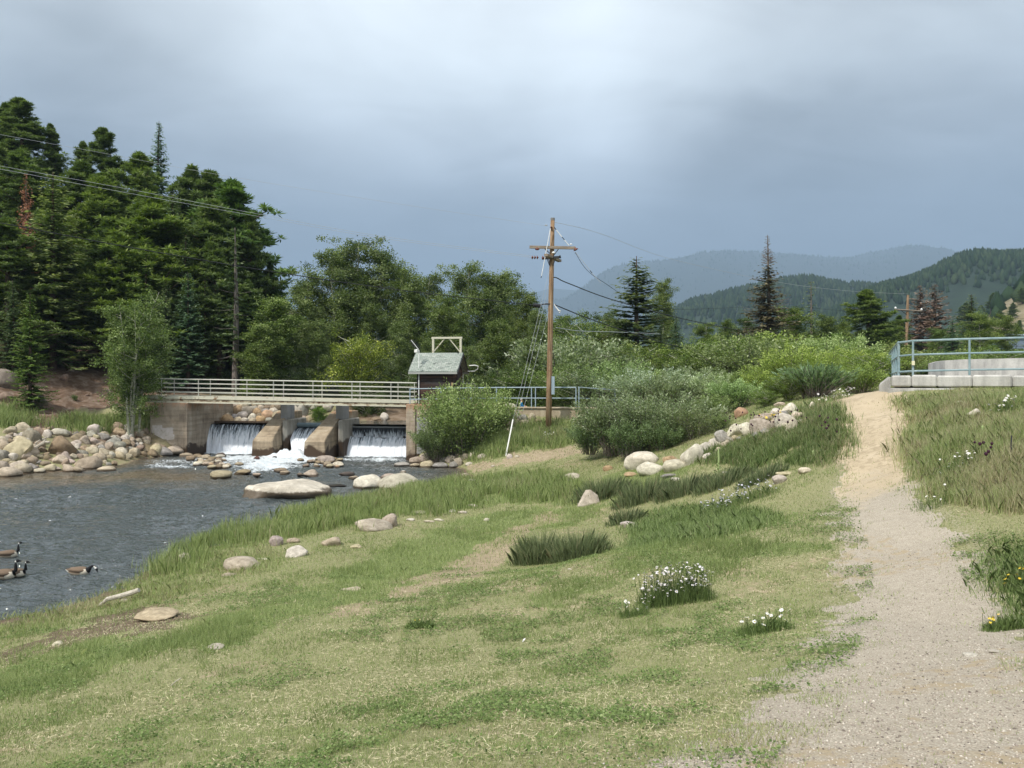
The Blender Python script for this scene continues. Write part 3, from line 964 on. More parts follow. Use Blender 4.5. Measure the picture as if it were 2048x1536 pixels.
def pier(uc, dang, label, th=1.15, mat2=None):
    """buttress pier: tall block under the bridge, sloping nose downstream. local: x across, y upstream"""
    e = dam_empty('bridge_pier', label, 'pier')
    s0 = s_of(uc, 2.6)
    zt = z_of(uc, 823, 2.6)
    prof = [(4.4, -4.4), (4.4, zt + .0), (2.6, zt), (.45, -2.05), (.1, -2.35), (.1, -4.4)]
    mb = MB()
    vl, vr = [], []
    for (y, z) in prof:
        wd = th / 2 * (.68 + .32 * max(0, (2.6 - y) / 2.2)) * (1 + .12 * max(0, -1.6 - z))
        off = dang * (2.6 - y)
        vl.append((s0 - wd + off, y, z))
        vr.append((s0 + wd + off, y, z))
    n = len(prof)
    mb.add(vl + vr, [tuple(range(n)), tuple(range(2 * n - 1, n - 1, -1))] + [(i, n + i, n + (i + 1) % n, (i + 1) % n) for i in range(n)])
    dam_obj('buttress', mb, M_PIER, e, .035)
    # grey upper block that carries the beams
    zb = z_of(uc, 806, 2.0)
    dam_obj('pier_head', MB().prism([(s0 + .16, 1.95), (s0 + .56, 2.05), (s0 + .66, 2.5), (s0 + .60, 3.0), (s0 + .1, 3.0)], zt - .45, zb), M_CAP, e, .03)
    g = MB()
    x1 = s0 + th / 2
    g.prism([(x1 - .02, 2.6), (x1 + .02, 1.3), (x1 + .30, 1.5), (x1 + .36, 2.9), (x1 + .28, 4.2), (x1 - .02, 4.2)], -4.4, zt - .44)
    dam_obj('pier_cheek', g, M_PIERG, e, .06)
    dam_obj('bearing', MB().box((s0 + .12, 2.3, zb + .06), (.22, .5, .12)), M_DARKM, e)
    return s0


sP1 = pier(566, -.03, 'sloping concrete bridge pier farther from the shed, with grey cheek and stained nose')
sP2 = pier(675, -.16, 'tan sloping concrete bridge pier nearer the shed, between chute and wide fall', 1.12)

weir = dam_empty('weir', 'low concrete weir wall under the footbridge, water pouring over it', 'weir')
zc1, zc2, zc3 = z_of(470, 848, 3.0), z_of(612, 855, 2.8), z_of(750, 856, 2.6)
s1a, s1b = sA[2] - .2, sP1 - .25
s2a, s2b = sP1 + .6, sP2 - .25
s3a, s3b = sP2 + .6, .15
for nm, a, c, zc in (('weir_wall', s1a, s1b, zc1), ('weir_wall', s2a, s2b, zc2), ('weir_wall', s3a, s3b, zc3)):
    dam_obj(nm, MB().box(((a + c) / 2, 3.1, (zc - .03 - 4.6) / 2), (c - a, .5, zc - .03 + 4.6)), M_WEIR, weir)
dam_obj('crest_beam', MB().box(((s1a + s1b) / 2, 3.25, zc1 + .10), (s1b - s1a, .18, .16)), material('brown_timber', simple((.10, .065, .045), var=.4)), weir)
dam_obj('gate_pipe', MB().tube([(s2a + .1, 2.75, zc2 + .16), (s2b, 2.75, zc2 + .16)], .15, 12), material('pipe_grey', simple((.15, .20, .22))), weir)
dam_obj('crest_sill', MB().box(((s3a + s3b) / 2, 2.8, zc3 + .05), (s3b - s3a, .3, .07)), material('sill_grey', simple((.22, .23, .23))), weir)


def m_fall(t, b):
    p = t.objco()
    sp = t.node('ShaderNodeSeparateXYZ')
    t.put(sp.inputs[0], p)
    a = t.noise(t.scalev(p, 5.5, .2, .55), 1.6, 4, .6, .15)
    c = t.noise(t.scalev(p, 13, .2, 2.6), 1.3, 4, .75, .2)
    dn = t.attr('drop')
    s = t.math('ADD', t.math('ADD', t.math('MULTIPLY', a, .95), t.math('MULTIPLY', c, .75)), t.math('MULTIPLY', dn, .5))
    k = t.mapr(s, .66, .98)
    t.put(b.inputs['Roughness'], t.mapr(k, 0, 1, .12, .75))
    t.put(b.inputs['Normal'], t.bump(t.math('ADD', a, c), .8, .08))
    return t.ramp(k, [(0, (.016, .02, .026)), (.35, (.09, .11, .13)), (.7, (.50, .56, .62)), (1, (.84, .87, .92))])


M_FALL = material('falling_water', m_fall, .4, .5)


def waterfall(sa, sb, sa2, sb2, tc, zc, label, throw=.9, ragged=0.0, cover=0.0, seed=0, zbot=ZW):
    nu, nv = 140, 60
    rng = np.random.default_rng(seed)
    U, V = np.meshgrid(np.linspace(0, 1, nu), np.linspace(0, 1, nv))
    U, V = U.ravel(), V.ravel()
    top = zc - ragged * fbm(U * 6, U * 0 + 3, oct=4, seed=seed + 3) * 1.3
    z = top + (zbot - .06 - top) * V
    fall = np.clip((zc - z) / (zc - zbot), 0, 1)
    s = (sa + (sa2 - sa) * fall) * (1 - U) + (sb + (sb2 - sb) * fall) * U
    tt = tc - throw * np.sqrt(np.clip(fall, 0, 1)) * 1.0
    nz = fbm(s * 5, z * .8, oct=4, seed=seed + 9) - .5
    tt = tt + nz * .30 * (.2 + fall)
    drop = cover + fall * .95 - .28
    i = np.arange((nv - 1) * nu).reshape(-1, nu)[:, :-1].ravel()
    me = fast_mesh('waterfall', np.stack([s, tt, z], 1), np.stack([i, i + 1, i + nu + 1, i + nu], 1), [M_FALL], smooth=True, attrs=dict(drop=drop))
    o = obj('waterfall', me, loc=(DO.x, DO.y, 0), rot=DROT)
    return tag(o, label, 'waterfall')


waterfall(s_of(419, 2.9), s_of(533, 2.6), s_of(408, 2.2), s_of(519, 2.2), 2.86, zc1, 'sheet of falling water between the far abutment and the first pier', .65, 0, .05, 1)
waterfall(s2a + .02, s2b + .1, s_of(583, 1.2), s_of(634, 1.2), 2.78, zc2, 'narrow white chute pouring between the two sloping piers', 1.5, 0, .12, 2)
waterfall(s_of(690, 2.8), s3b - .12, s_of(664, 1.9), .12, 2.86, zc3 - .38, 'broad white fall beside the rusty abutment below the shed', 1.0, .42, .18, 3)
waterfall(s3a, s3b - .12, s3a, s3b - .12, 2.83, zc3 + .01, 'thin dark film of water sliding over the sill above the broad fall', .02, 0, -.35, 4, zc3 - .55)


def foam():
    nu, nv = 240, 70
    U, V = np.meshgrid(np.linspace(-14.6, .3, nu), np.linspace(-2.6, 2.6, nv))
    s, tt = U.ravel(), V.ravel()
    pts = np.array([DO.x + E1.x * s + E2.x * tt, DO.y + E1.y * s + E2.y * tt]).T
    u, v = project(pts[:, 0], pts[:, 1], ZW)
    g = lambda cs, ct, ws, wt, a: a * np.exp(-((s - cs) / ws) ** 2 - ((tt - ct) / wt) ** 2)
    sc = (s2a + s2b) / 2
    hgt = g(sc - .2, .7, .9, .8, .30) + g(sc - 1.5, .2, 1.0, .4, .12) + g((s1a + s1b) / 2 - .4, 2.0, 1.7, .35, .16) + g((s1a + s1b) / 2 + 1.2, 1.6, 1.2, .4, .14) + g((s3a + s3b) / 2 - .3, 1.65, 1.9, .28, .15) + g(sc - .2, .1, 1.2, .8, .22)
    n = fbm(s, tt, scale=3.0, oct=5, seed=50, gain=.62)
    z = ZW - .09 + hgt * (.35 + 1.5 * n)
    i = np.arange((nv - 1) * nu).reshape(-1, nu)[:, :-1].ravel()
    q = np.stack([i, i + 1, i + nu + 1, i + nu], 1)
    keep = (z[q].max(1) > ZW - .03)
    m = material('white_foam', lambda t, b: (t.put(b.inputs['Normal'], t.bump(t.noise(t.objco(), 9, 5, .7), .8, .06)), t.ramp(t.noise(t.objco(), 7, 5, .7), [(.3, (.42, .48, .53)), (.6, (.76, .80, .83))]))[1], .8)
    me = fast_mesh('foam', np.stack([s, tt, z], 1), q[keep], [m], smooth=True)
    tag(obj('foam', me, loc=(DO.x, DO.y, 0), rot=DROT), 'white churning foam at the foot of the falls', 'foam', kind='stuff')


foam()

# ------------------------------------------------------------------ footbridge with rails
br = dam_empty('footbridge', 'cream steel footbridge with five horizontal rails over the weir', 'footbridge')
uL, uR, tn, tf = 286, 831, .35, 1.65
sL, sR = s_of(uL, tn), s_of(uR, tn)
zT = lambda s, v0, v1: (z_of(300, v0, tn) * (s_of(822, tn) - s) + z_of(822, v1, tn) * (s - s_of(300, tn))) / (s_of(822, tn) - s_of(300, tn))


def beam(s0, s1, t0, t1, fz0, fz1):
    mb = MB()
    v = []
    for s in (s0, s1):
        a, c = fz0(s), fz1(s)
        v += [(s, t0, a), (s, t1, a), (s, t1, c), (s, t0, c)]
    mb.add(v, [(0, 1, 2, 3), (7, 6, 5, 4), (0, 4, 5, 1), (1, 5, 6, 2), (2, 6, 7, 3), (3, 7, 4, 0)])
    return mb


zt_, zd_, zb_ = (lambda s: zT(s, 790, 801)), (lambda s: zT(s, 796.5, 806.5)), (lambda s: zT(s, 803, 812))
for tt in (tn, tf):
    dam_obj('toe_plate', beam(sL, sR, tt - .02, tt + .04, zd_, zt_), M_CREAM, br)
    dam_obj('girder_web', beam(sL, sR, tt + .03, tt + .07, lambda s: zb_(s) - .02, zd_), material('girder_rust', lambda t, b: t.mix(t.mapr(t.noise(t.objco(), 3, 5, .7), .4, .6), (.10, .055, .03), (.42, .38, .28)), .7), br)
    dam_obj('girder_flange', beam(sL, sR, tt - .04, tt + .13, lambda s: zb_(s) - .05, lambda s: zb_(s) + .035), M_CREAM, br)
dam_obj('deck', beam(sL, sR, tn + .08, tf - .04, lambda s: zd_(s) - .06, zd_), M_ARM, br)
for tt, off in ((tn, 0), (tf, 0)):
    for k in range(5):
        f0 = lambda s, k=k: zT(s, 757.5, 766) - k * .268
        dam_obj('handrail' if k == 0 else 'rail', MB().tube([(sL + .05, tt, f0(sL)), ((sL + sR) / 2, tt, f0((sL + sR) / 2)), (sR, tt, f0(sR))], .024 if k else .03, 7), M_CREAMR, br)
    for up in (323, 397, 472, 547, 626, 704, 782, 829):
        s = s_of(up, tn)
        dam_obj('rail_post', MB().tube([(s, tt, zt_(s) - .15), (s, tt, zT(s, 757.5, 766) + .01)], .028, 7), M_CREAMR, br)

# ------------------------------------------------------------------ shed on the abutment
sh0, sh1 = s_of(834, .45), s_of(906, .45)
shz = zr + .01
she = z_of(870, 743, .45)
shed = tag(obj('pump_shed', None, loc=tuple(L(0, 0, 0))[:2] + (0,), rot=DROT), 'small red brown board shed with worn grey green shingle roof at the bridge end', 'shed')
DX, DY = sh1 - sh0, 2.3
hR = 1.12


def shed_part(name, mb, mat, bevel=0, loc=None, rot=None):
    o = obj(name, mb.mesh(name, mat, bevel), shed)
    if loc: o.location = loc
    if rot: o.rotation_euler = rot
    return o


# walls as one shell with gables, origin at its foot
sx, sy = sh0, .45
H_ = she - shz
mb = MB()
v = [(0, 0, 0), (DX, 0, 0), (DX, DY, 0), (0, DY, 0), (0, 0, H_), (DX, 0, H_), (DX, DY, H_), (0, DY, H_), (0, DY / 2, H_ + hR - .12), (DX, DY / 2, H_ + hR - .12)]
mb.add(v, [(0, 1, 5, 4), (1, 2, 6, 9, 5), (2, 3, 7, 6), (3, 0, 4, 8, 7), (3, 2, 1, 0), (4, 5, 9, 8), (7, 8, 9, 6)])
shed_part('wall', mb, M_BOARD, 0, (sx, sy, shz))
pit = math.atan2(hR, DY / 2 + .32)
sl_ = math.hypot(hR, DY / 2 + .32)
for sgn, nm in ((-1, 0), (1, 1)):
    mbr = MB().box((0, 0, 0), (DX + .75, sl_, .05))
    o = shed_part('roof', mbr, M_SHING, .005)
    yc = sy + DY / 2 + sgn * (DY / 2 + .32) / 2
    o.location = (sx + DX / 2 - .05, yc, she + hR / 2 - .02)
    o.rotation_euler = (-sgn * pit, 0, 0)
    fz = shed_part('fascia', MB().box((0, 0, 0), (DX + .75, .03, .11)), material('fascia_paint', simple((.35, .36, .34), var=.3)))
    fz.location = (sx + DX / 2 - .05, sy + DY / 2 + sgn * (DY / 2 + .335), she - .09)
for ex in (-.375 - .05, DX + .375 - .05):
    mb = MB()
    for sgn in (-1, 1):
        y0, y1 = sy + DY / 2 + sgn * (DY / 2 + .30), sy + DY / 2
        mb.tube([(sx + ex, y0, she - .07), (sx + ex, y1, she + hR - .07)], .05, 4)
    shed_part('barge_board', mb, M_DARKM)
shed_part('corner_board', MB().box((sx + DX - .04, sy - .02, shz + .62), (.10, .035, 1.22)), material('bare_wood', simple((.33, .24, .13), var=.25)))
shed_part('corner_board', MB().box((sx + .10, sy - .02, shz + H_ / 2), (.14, .03, H_ - .04)), M_BLACK)
shed_part('door', MB().box((sx + DX + .015, sy + 1.25, shz + .92), (.04, .8, 1.75)), material('dark_door', simple((.035, .025, .028), var=.2)))
cp1 = [(sx + DX + .35, sy + DY - .1, she + .02), (sx + DX + .75, sy + DY - .1, she + .02), (sx + DX + .98, sy + DY - .15, she + .16), (sx + DX + 1.02, sy + DY - .2, she + .32), (sx + DX + .85, sy + DY - .3, she + .38), (sx + DX + .5, sy + DY - .4, she + .36)]
shed_part('conduit', MB().tube(cp1, .032, 8), M_WHITE)

pole_w = dam_empty('antenna_mast', 'white pipe mast with a tilted comb antenna standing against the shed', 'antenna')
xm = s_of(836, .2)
dam_obj('mast', MB().tube([(xm, .38, shz), (xm, .38, z_of(836, 700, .4))], .03, 8), M_WHITE, pole_w)
am, ab_ = (xm - .02, .36, z_of(837, 699, .4)), (s_of(822, .2), .2, z_of(822, 680, .2))
dam_obj('boom', MB().tube([am, ab_], .022, 6), M_WHITE, pole_w)
for k in range(7):
    f = .1 + .13 * k
    c = Vector(am).lerp(Vector(ab_), f)
    dam_obj('antenna_rod', MB().tube([c + Vector((-.15 + .005 * k, -.1, -.055)), c + Vector((.15 - .005 * k, .1, .055))], .014, 5), M_DARKM, pole_w)
dam_obj('junction_box', MB().box((s_of(832, .3), .33, z_of(832, 702, .3)), (.2, .16, .22)), M_WHITE, pole_w, .03)

gg = dam_empty('gauge_board', 'narrow white gauge board with black tick marks behind the shed corner', 'gauge board')
sg = s_of(925, 2.9)
z0g, z1g = z_of(925, 766, 2.9), z_of(925, 749, 2.9)
dam_obj('board', MB().box((sg, 2.9, (z0g + z1g) / 2), (.13, .03, z1g - z0g)), M_WHITE, gg)
dam_obj('gauge_post', MB().tube([(sg, 2.95, zr), (sg, 2.95, z1g)], .03, 6), M_DARKM, gg)
mb = MB()
for k in range(9):
    mb.box((sg + .015, 2.882, z0g + (k + .5) * (z1g - z0g) / 9), (.05, .006, .018))
dam_obj('tick_marking', mb, M_BLACK, gg)

hoist = dam_empty('hoist_frame', 'pale square steel hoist frame with two diagonal braces rising behind the shed roof', 'frame')
th_ = 3.2
a0, a1 = s_of(866.5, th_), s_of(921.5, th_)
zt = z_of(893, 677.5, th_)
for s in (a0, a1):
    dam_obj('frame_post', MB().box((s, th_, (zr + zt) / 2), (.13, .13, zt - zr)), M_CREAM, hoist, .008)
dam_obj('cross_beam', MB().box(((a0 + a1) / 2, th_, zt + .05), (a1 - a0 + .2, .14, .12)), M_CREAM, hoist, .008)
dam_obj('brace', MB().tube([(a0 + .05, th_, z_of(868, 703, th_)), ((a0 + a1) / 2 - .15, th_, zt)], .035, 6), M_CREAM, hoist)
dam_obj('brace', MB().tube([(a1 - .05, th_, z_of(920, 704, th_)), ((a0 + a1) / 2 + .15, th_, zt)], .035, 6), M_CREAM, hoist)


def railing(name, pts, posts, top, rails, mat, label, r=.028, cat='railing'):
    """pts: base polyline (world), posts: list of world base points"""
    e = tag(obj(name, None, loc=pts[0]), label, cat)
    o0 = Vector(pts[0])
    rel = [Vector(p) - o0 for p in pts]
    for k, h in enumerate(rails):
        o = obj('handrail' if k == 0 else 'rail', MB().tube([p + Vector((0, 0, h)) for p in rel], r if k else r * 1.15, 8).mesh('rail', mat), e)
    for p in posts:
        q = Vector(p) - o0
        obj('rail_post', MB().tube([q + Vector((0, 0, -.1)), q + Vector((0, 0, top))], r * 1.05, 8).mesh('post', mat), e)
    return e


def rp(u, v, tt):
    return L(s_of(u, tt), tt, z_of(u, v, tt))


railing('railing', [rp(820, 817, -.15 + .2), rp(993, 815, .05), rp(1152, 815.5, .05)], [rp(a, 816, .05) for a in (820, 882, 942, 993, 1063, 1071, 1152)], 1.13, [1.13, .53], M_GALV,
        'blue grey two bar railing running from the shed past the utility pole')
railing('railing', [rp(1157, 816, .05), P(1230, 818, 46.5), P(1380, 821, 51)], [rp(1158, 816, .05), P(1230, 818, 46.5), P(1300, 820, 48.5), P(1380, 821, 51)], 1.15, [1.15, .55], M_GALV,
        'far stretch of blue grey railing half lost behind the silver willows')
railing('railing', [rp(926, 800, 3.2), rp(950, 800, 3.2)], [rp(926, 800, 3.2), rp(950, 800, 3.2)], 1.0, [1.0, .55], M_CREAMR, 'short cream guard rail just behind the shed')

# walkway wall under the railing
ww = dam_empty('retaining_wall', 'low tan concrete ledge wall carrying the blue grey railing', 'wall')
M_LEDGE = material('ledge_concrete', m_concrete((.20, .16, .11), (.34, .28, .20), (.46, .40, .30), None, False), .9)
zw = z_of(1080, 817, 0)
dam_obj('wall', MB().box(((5.21 + 11.6) / 2, .32, zw - .75), (11.6 - 5.21, .55, 1.5)), M_LEDGE, ww, .02)
dam_obj('coping', MB().box(((5.21 + 11.6) / 2, .30, zw + .035), (11.6 - 5.21, .68, .07)), M_LEDGE, ww, .015)
kb = tag(obj('stone_kerb', MB().box((0, 0, 0), (9, .4, .18)).mesh('kerb', M_LEDGE, .03), loc=P(1440, 820.5, 36), rot=(0, 0, R(8))), 'long pale kerb stone glimpsed behind the flowering rock heap', 'kerb')


# ------------------------------------------------------------------ utility poles and wires
def upole():
    base = P(1097, 866, 42)
    e = tag(obj('utility_pole', None, loc=base), 'tall brown wooden utility pole with crossarm and insulators beside the walkway', 'utility pole')
    q = lambda u, v, dd=0.0: P(u, v, 42 + dd) - base
    obj('pole', MB().tube([q(1096.5, 872), q(1099, 750), q(1101.8, 600), q(1104, 500), q(1105.3, 438)], [.165, .155, .135, .12, .11], 16).mesh('pole', M_POLE, smooth=True), e)
    obj('pole_cap', MB().tube([q(1105.3, 441), q(1105.3, 436)], .118, 12).mesh('cap', material('cap_grey', simple((.2, .19, .18)))), e)
    obj('crossarm', MB().box(q(1105, 495, -.2), (2.5, .12, .15), Matrix.Rotation(R(1.2), 3, 'Y')).mesh('arm', M_ARM, .01), e)
    obj('crossarm', MB().box(q(1106, 516, .1), (.22, 2.3, .14), Matrix.Rotation(R(-22), 3, 'Z')).mesh('arm2', M_ARM, .01), e)
    obj('crossarm', MB().box(q(1103, 515.5, -.16), (1.0, .1, .12), Matrix.Rotation(R(-5), 3, 'Y')).mesh('arm3', M_DARKM, .01), e)
    for a, b_ in (((1089, 497), (1100, 507)), ((1117, 498), (1108, 510)), ((1094, 517), (1099, 531)), ((1111, 517), (1106, 531)), ((1097, 517), (1100, 530))):
        obj('arm_brace', MB().tube([q(*a, -.22), q(*b_, -.14)], .022, 6).mesh('brace', M_DARKM), e)

    def bell(u, v, s=1.0, ax=(0, 0, -1), n=1, mat=M_BROWNP, dd=-.25):
        c = q(u, v, dd)
        mb = MB()
        A_ = Vector(ax).normalized()
        for k in range(n):
            o_ = c + A_ * (.17 * k * s)
            mb.tube([o_, o_ + A_ * .03 * s, o_ + A_ * .06 * s, o_ + A_ * .10 * s, o_ + A_ * .13 * s], [.03 * s, .06 * s, .10 * s, .13 * s, .05 * s], 14)
        return obj('insulator', mb.mesh('ins', mat, smooth=True), e)
    bell(1074.5, 495.5, 1.0)
    bell(1150, 496, 1.1, (.5, 0, -1))
    bell(1077, 515, .8, (-1, 0, 0), 3)
    bell(1088, 516, .9, (-1, 0, .1), 1)
    bell(1118, 514, .8, (1, 0, .25), 1, M_BLACK)
    bell(1142, 487, .55, (0, 0, -1), 1, M_WHITE)
    bell(1107, 503, .8, (0, 0, -1), 1, M_WHITE)
    bell(1095, 450.5, .45, (-1, 0, 0), 2, M_WIRE_L, 0)
    bell(1102.5, 453, .5, (0, -.3, -1), 2, M_BROWNP, -.12)
    for a, b_, m in (((1101, 457), (1083, 552), M_WHITE), ((1109, 455), (1112.5, 460), M_BLACK), ((1112.5, 460), (1124, 474), M_WHITE), ((1124, 474), (1129, 480), M_BLACK), ((1129, 480), (1138, 491), M_WHITE),
                     ((1151, 504), (1180, 541), M_WIRE_L), ((1180, 541), (1184, 546), M_BLACK), ((1184, 546), (1202, 566), M_WIRE_L), ((1083, 552), (1082, 556), M_BLACK)):
        obj('guy_strain_rod', MB().tube([q(*a, -.3), q(*b_, -.3)], .021 if m != M_WIRE_L else .012, 6).mesh('rod', m), e)
    obj('meter_box', MB().box(q(1106, 771, -.1), (.17, .2, .98)).mesh('box', M_GALV, .01), e)
    obj('cable_splice', MB().tube([q(1066, 610.5, -.1), q(1068, 611, -.1), q(1081, 612, -.1), q(1083, 611.5, -.1)], [.04, .11, .11, .04], 10).mesh('splice', M_BLACK), e)
    obj('cable_bracket', MB().tube([q(1083, 609, -.1), q(1092, 608, -.1), q(1101, 608, -.1)], .04, 6).mesh('br', M_DARKM), e)
    obj('cable_hook', MB().tube([q(1108, 608, -.1), q(1113, 616, -.1), q(1118, 622, -.1), q(1121, 621, -.1), q(1119, 626, -.1)], [.02, .03, .04, .05, .03], 8).mesh('hook', M_WHITE), e)
    return e


upole()


def wire(pts, r, mat, label, grp=None, name='power_line', cat='wire'):
    ps = [P(*p) for p in pts]
    out = []
    n = len(ps)
    for i in range(n - 1):
        p0, p1, p2, p3 = ps[max(i - 1, 0)], ps[i], ps[i + 1], ps[min(i + 2, n - 1)]
        for k in range(10):
            a = k / 10
            out.append(.5 * ((2 * p1) + (p2 - p0) * a + (2 * p0 - 5 * p1 + 4 * p2 - p3) * a * a + (3 * p1 - p0 - 3 * p2 + p3) * a ** 3))
    out.append(ps[-1])
    o0 = out[0].copy()
    me = MB().tube([p - o0 for p in out], r, 5).mesh(name, mat)
    return tag(obj(name, me, loc=o0), label, cat, grp)


wire([(-150, 306, 30), (0, 332, 32), (250, 377, 35.5), (500, 425, 38.5), (760, 472, 40.5), (1078, 514, 42)], .008, M_WIRE_L, 'upper wire of the close pale pair crossing the pines to the pole')
wire([(-150, 311, 30.3), (0, 338, 32.3), (250, 385, 35.8), (500, 430, 38.8), (760, 476, 40.8), (1072, 516, 42.3)], .008, M_WIRE_L, 'lower wire of the close pale pair crossing the pines to the pole')
wire([(-150, 240, 30), (0, 269, 32), (200, 305, 34.5), (430, 348, 37.5), (760, 402, 40), (1094, 452, 42)], .006, M_WIRE_L, 'topmost thin pale wire reaching the pole top')
wire([(-150, 423, 30), (0, 446, 32), (250, 493, 35.5), (530, 541, 38.5), (800, 580, 40.5), (1066, 610, 42)], .022, M_WIRE_D, 'thick black cable running past the aspens to the black splice')
wire([(1108, 609, 42), (1200, 645, 46), (1340, 689, 54), (1450, 709, 61), (1560, 720, 70)], .03, M_WIRE_D, 'thick black cable dropping from the pole toward the willows')
wire([(1107, 555, 42), (1114, 556, 42.2), (1140, 568, 43), (1240, 604, 48), (1400, 645, 60), (1560, 672, 76), (1690, 672, 88), (1812, 659, 99)], .03, M_WIRE_D, 'black cable sagging from the near pole to the far pole')
wire([(1107, 444, 42), (1200, 467, 50), (1350, 520, 64), (1560, 565, 82), (1700, 582, 92), (1816, 588, 99)], .012, M_WIRE_L, 'thin top wire passing behind the spruce to the far pole')
wire([(1150, 505, 42.3), (1200, 560, 48), (1330, 617, 62), (1560, 612, 80), (1700, 622, 90), (1792, 618, 99)], .014, M_WIRE_D, 'thin wire from the crossarm to the arm of the far pole')
wire([(1112, 655, 43), (1160, 662, 50), (1230, 664, 60), (1320, 668, 70)], .02, M_WIRE_L, 'pale service wire low behind the pole')
wire([(1830, 661, 99), (1900, 678, 95), (1990, 690, 92), (2100, 696, 90)], .02, M_WIRE_D, 'service wire falling from the far pole toward the metal building')
wire([(1842, 622, 99), (1930, 630, 96), (2100, 640, 92)], .015, M_WIRE_D, 'thin wire leaving the arm of the far pole past the brown trees')
for a, b_, lb in (((1100, 535), (1026, 840), 'guy wire ending at the white stake'), ((1100, 560), (1034, 835), 'guy wire just inside the one that ends at the white stake'), ((1098, 620), (1046, 822), 'shortest steepest guy wire of the leaning pole stays')):
    wire([(a[0], a[1], 42), (b_[0], b_[1], 39.5)], .006, M_WIRE_L, lb, None, 'guy_wire', 'guy wire')
g0, g2 = gp(1010, 913), P(1026, 839, 39.6)
tag(obj('guy_stake', MB().tube([(0, 0, -.2), tuple(g2 - g0)], .036, 8).mesh('stake', M_WHITE), loc=g0), 'leaning white guy wire guard standing in grass near the rocks', 'stake')

fb = P(1813, 705, 99)
fp_ = tag(obj('utility_pole', None, loc=fb), 'distant tan utility pole with one crossarm behind the teal railing', 'utility pole')
q = lambda u, v, dd=0: P(u, v, 99 + dd) - fb
obj('pole', MB().tube([q(1811, 735), q(1814, 650), q(1816, 590)], [.21, .19, .15], 10).mesh('p', M_POLE), fp_)
obj('crossarm', MB().tube([q(1790, 619, -.2), q(1844, 622.5, -.2)], .1, 4).mesh('a', M_ARM), fp_)
for (a, b_) in ((1791, 616), (1843, 619)):
    obj('insulator', MB().tube([q(a, b_ + 2, -.2), q(a, b_, -.2), q(a, b_ - 2.5, -.2)], [.08, .16, .05], 8).mesh('i', M_WHITE), fp_)
obj('arm_brace', MB().tube([q(1803, 621, -.2), q(1813, 629, -.1)], .05, 5).mesh('b', M_DARKM), fp_)

# ------------------------------------------------------------------ concrete structure and teal railing at the path top
cs = tag(obj('concrete_platform', None, loc=P(1760, 778, 25)), 'pale concrete block wall and platform at the top of the path', 'platform')
o0 = P(1760, 778, 25)
pts_front = [P(1759, 776, 25.6), P(1782, 776, 25.2), P(1840, 776, 24.7), P(1900, 776, 24.3), P(1990, 776, 24.0), (P(2120, 776, 23.6)), (P(2400, 776, 22.8))]
ztopb = HC - (751 - V0) / F * 24.8
joints = [1782, 1823, 1874, 1945, 2025, 2110, 2200, 2300, 2400]
for i in range(len(joints) - 1):
    def fpt(u, back=0.0):
        D = np.interp(u, [1759, 1782, 1840, 1900, 1990, 2120, 2400], [25.6, 25.2, 24.7, 24.3, 24.0, 23.6, 22.8]) + back
        p = P(u, 776, D)
        return p
    a, b_ = fpt(joints[i] + .4), fpt(joints[i + 1] - .4)
    c_, d_ = P(joints[i + 1] - .4, 776, fpt(joints[i + 1]).y + .8), P(joints[i] + .4, 776, fpt(joints[i]).y + .8)
    zt2 = ztopb + .02 * (i % 2)
    mb = MB().prism([(p.x - o0.x, p.y - o0.y) for p in (a, b_, c_, d_)], HC - (774.5 - V0) / F * 24.6 - o0.z, zt2 - o0.z)
    obj('wall_block', mb.mesh('blk', M_WALLR, .05), cs)
a, b_ = P(1757.5, 776, 25.9), P(1781.6, 776, 25.2)
mb = MB()
za, zb2 = HC - (768 - V0) / F * 25.7, ztopb
zbt = HC - (776 - V0) / F * 25.5
v = [(a.x, a.y, zbt - .3), (b_.x, b_.y, zbt - .3), (b_.x + .4, b_.y + .9, zbt - .3), (a.x + .5, a.y + .9, zbt - .3), (a.x, a.y, za), (b_.x, b_.y, zb2), (b_.x + .4, b_.y + .9, zb2), (a.x + .5, a.y + .9, za)]
mb.add([Vector(k) - o0 for k in v], [(3, 2, 1, 0), (4, 5, 6, 7), (0, 1, 5, 4), (1, 2, 6, 5), (2, 3, 7, 6), (3, 0, 4, 7)])
obj('end_block', mb.mesh('endblk', M_WALLR, .06), cs)
mb = MB().prism([(p.x - o0.x, p.y - o0.y) for p in (P(1776, 780, 25.3), P(1900, 780, 24.25), P(2400, 780, 22.7), P(2400, 780, 24), P(1900, 780, 25.2), P(1776, 780, 26))], HC - (796 - V0) / F * 24 - o0.z, HC - (776.5 - V0) / F * 24.6 - o0.z)
obj('footing', mb.mesh('foot', M_WALLR, .03), cs)
# deck slab behind
mb = MB().prism([(p.x - o0.x, p.y - o0.y) for p in (P(1790, 780, 25.9), P(1900, 780, 25.05), P(2400, 780, 23.5), P(2500, 780, 40), P(1880, 780, 40), P(1830, 780, 34))], 1.0 - o0.z, 1.50 - o0.z)
obj('deck_slab', mb.mesh('slab', M_WALLR), cs)
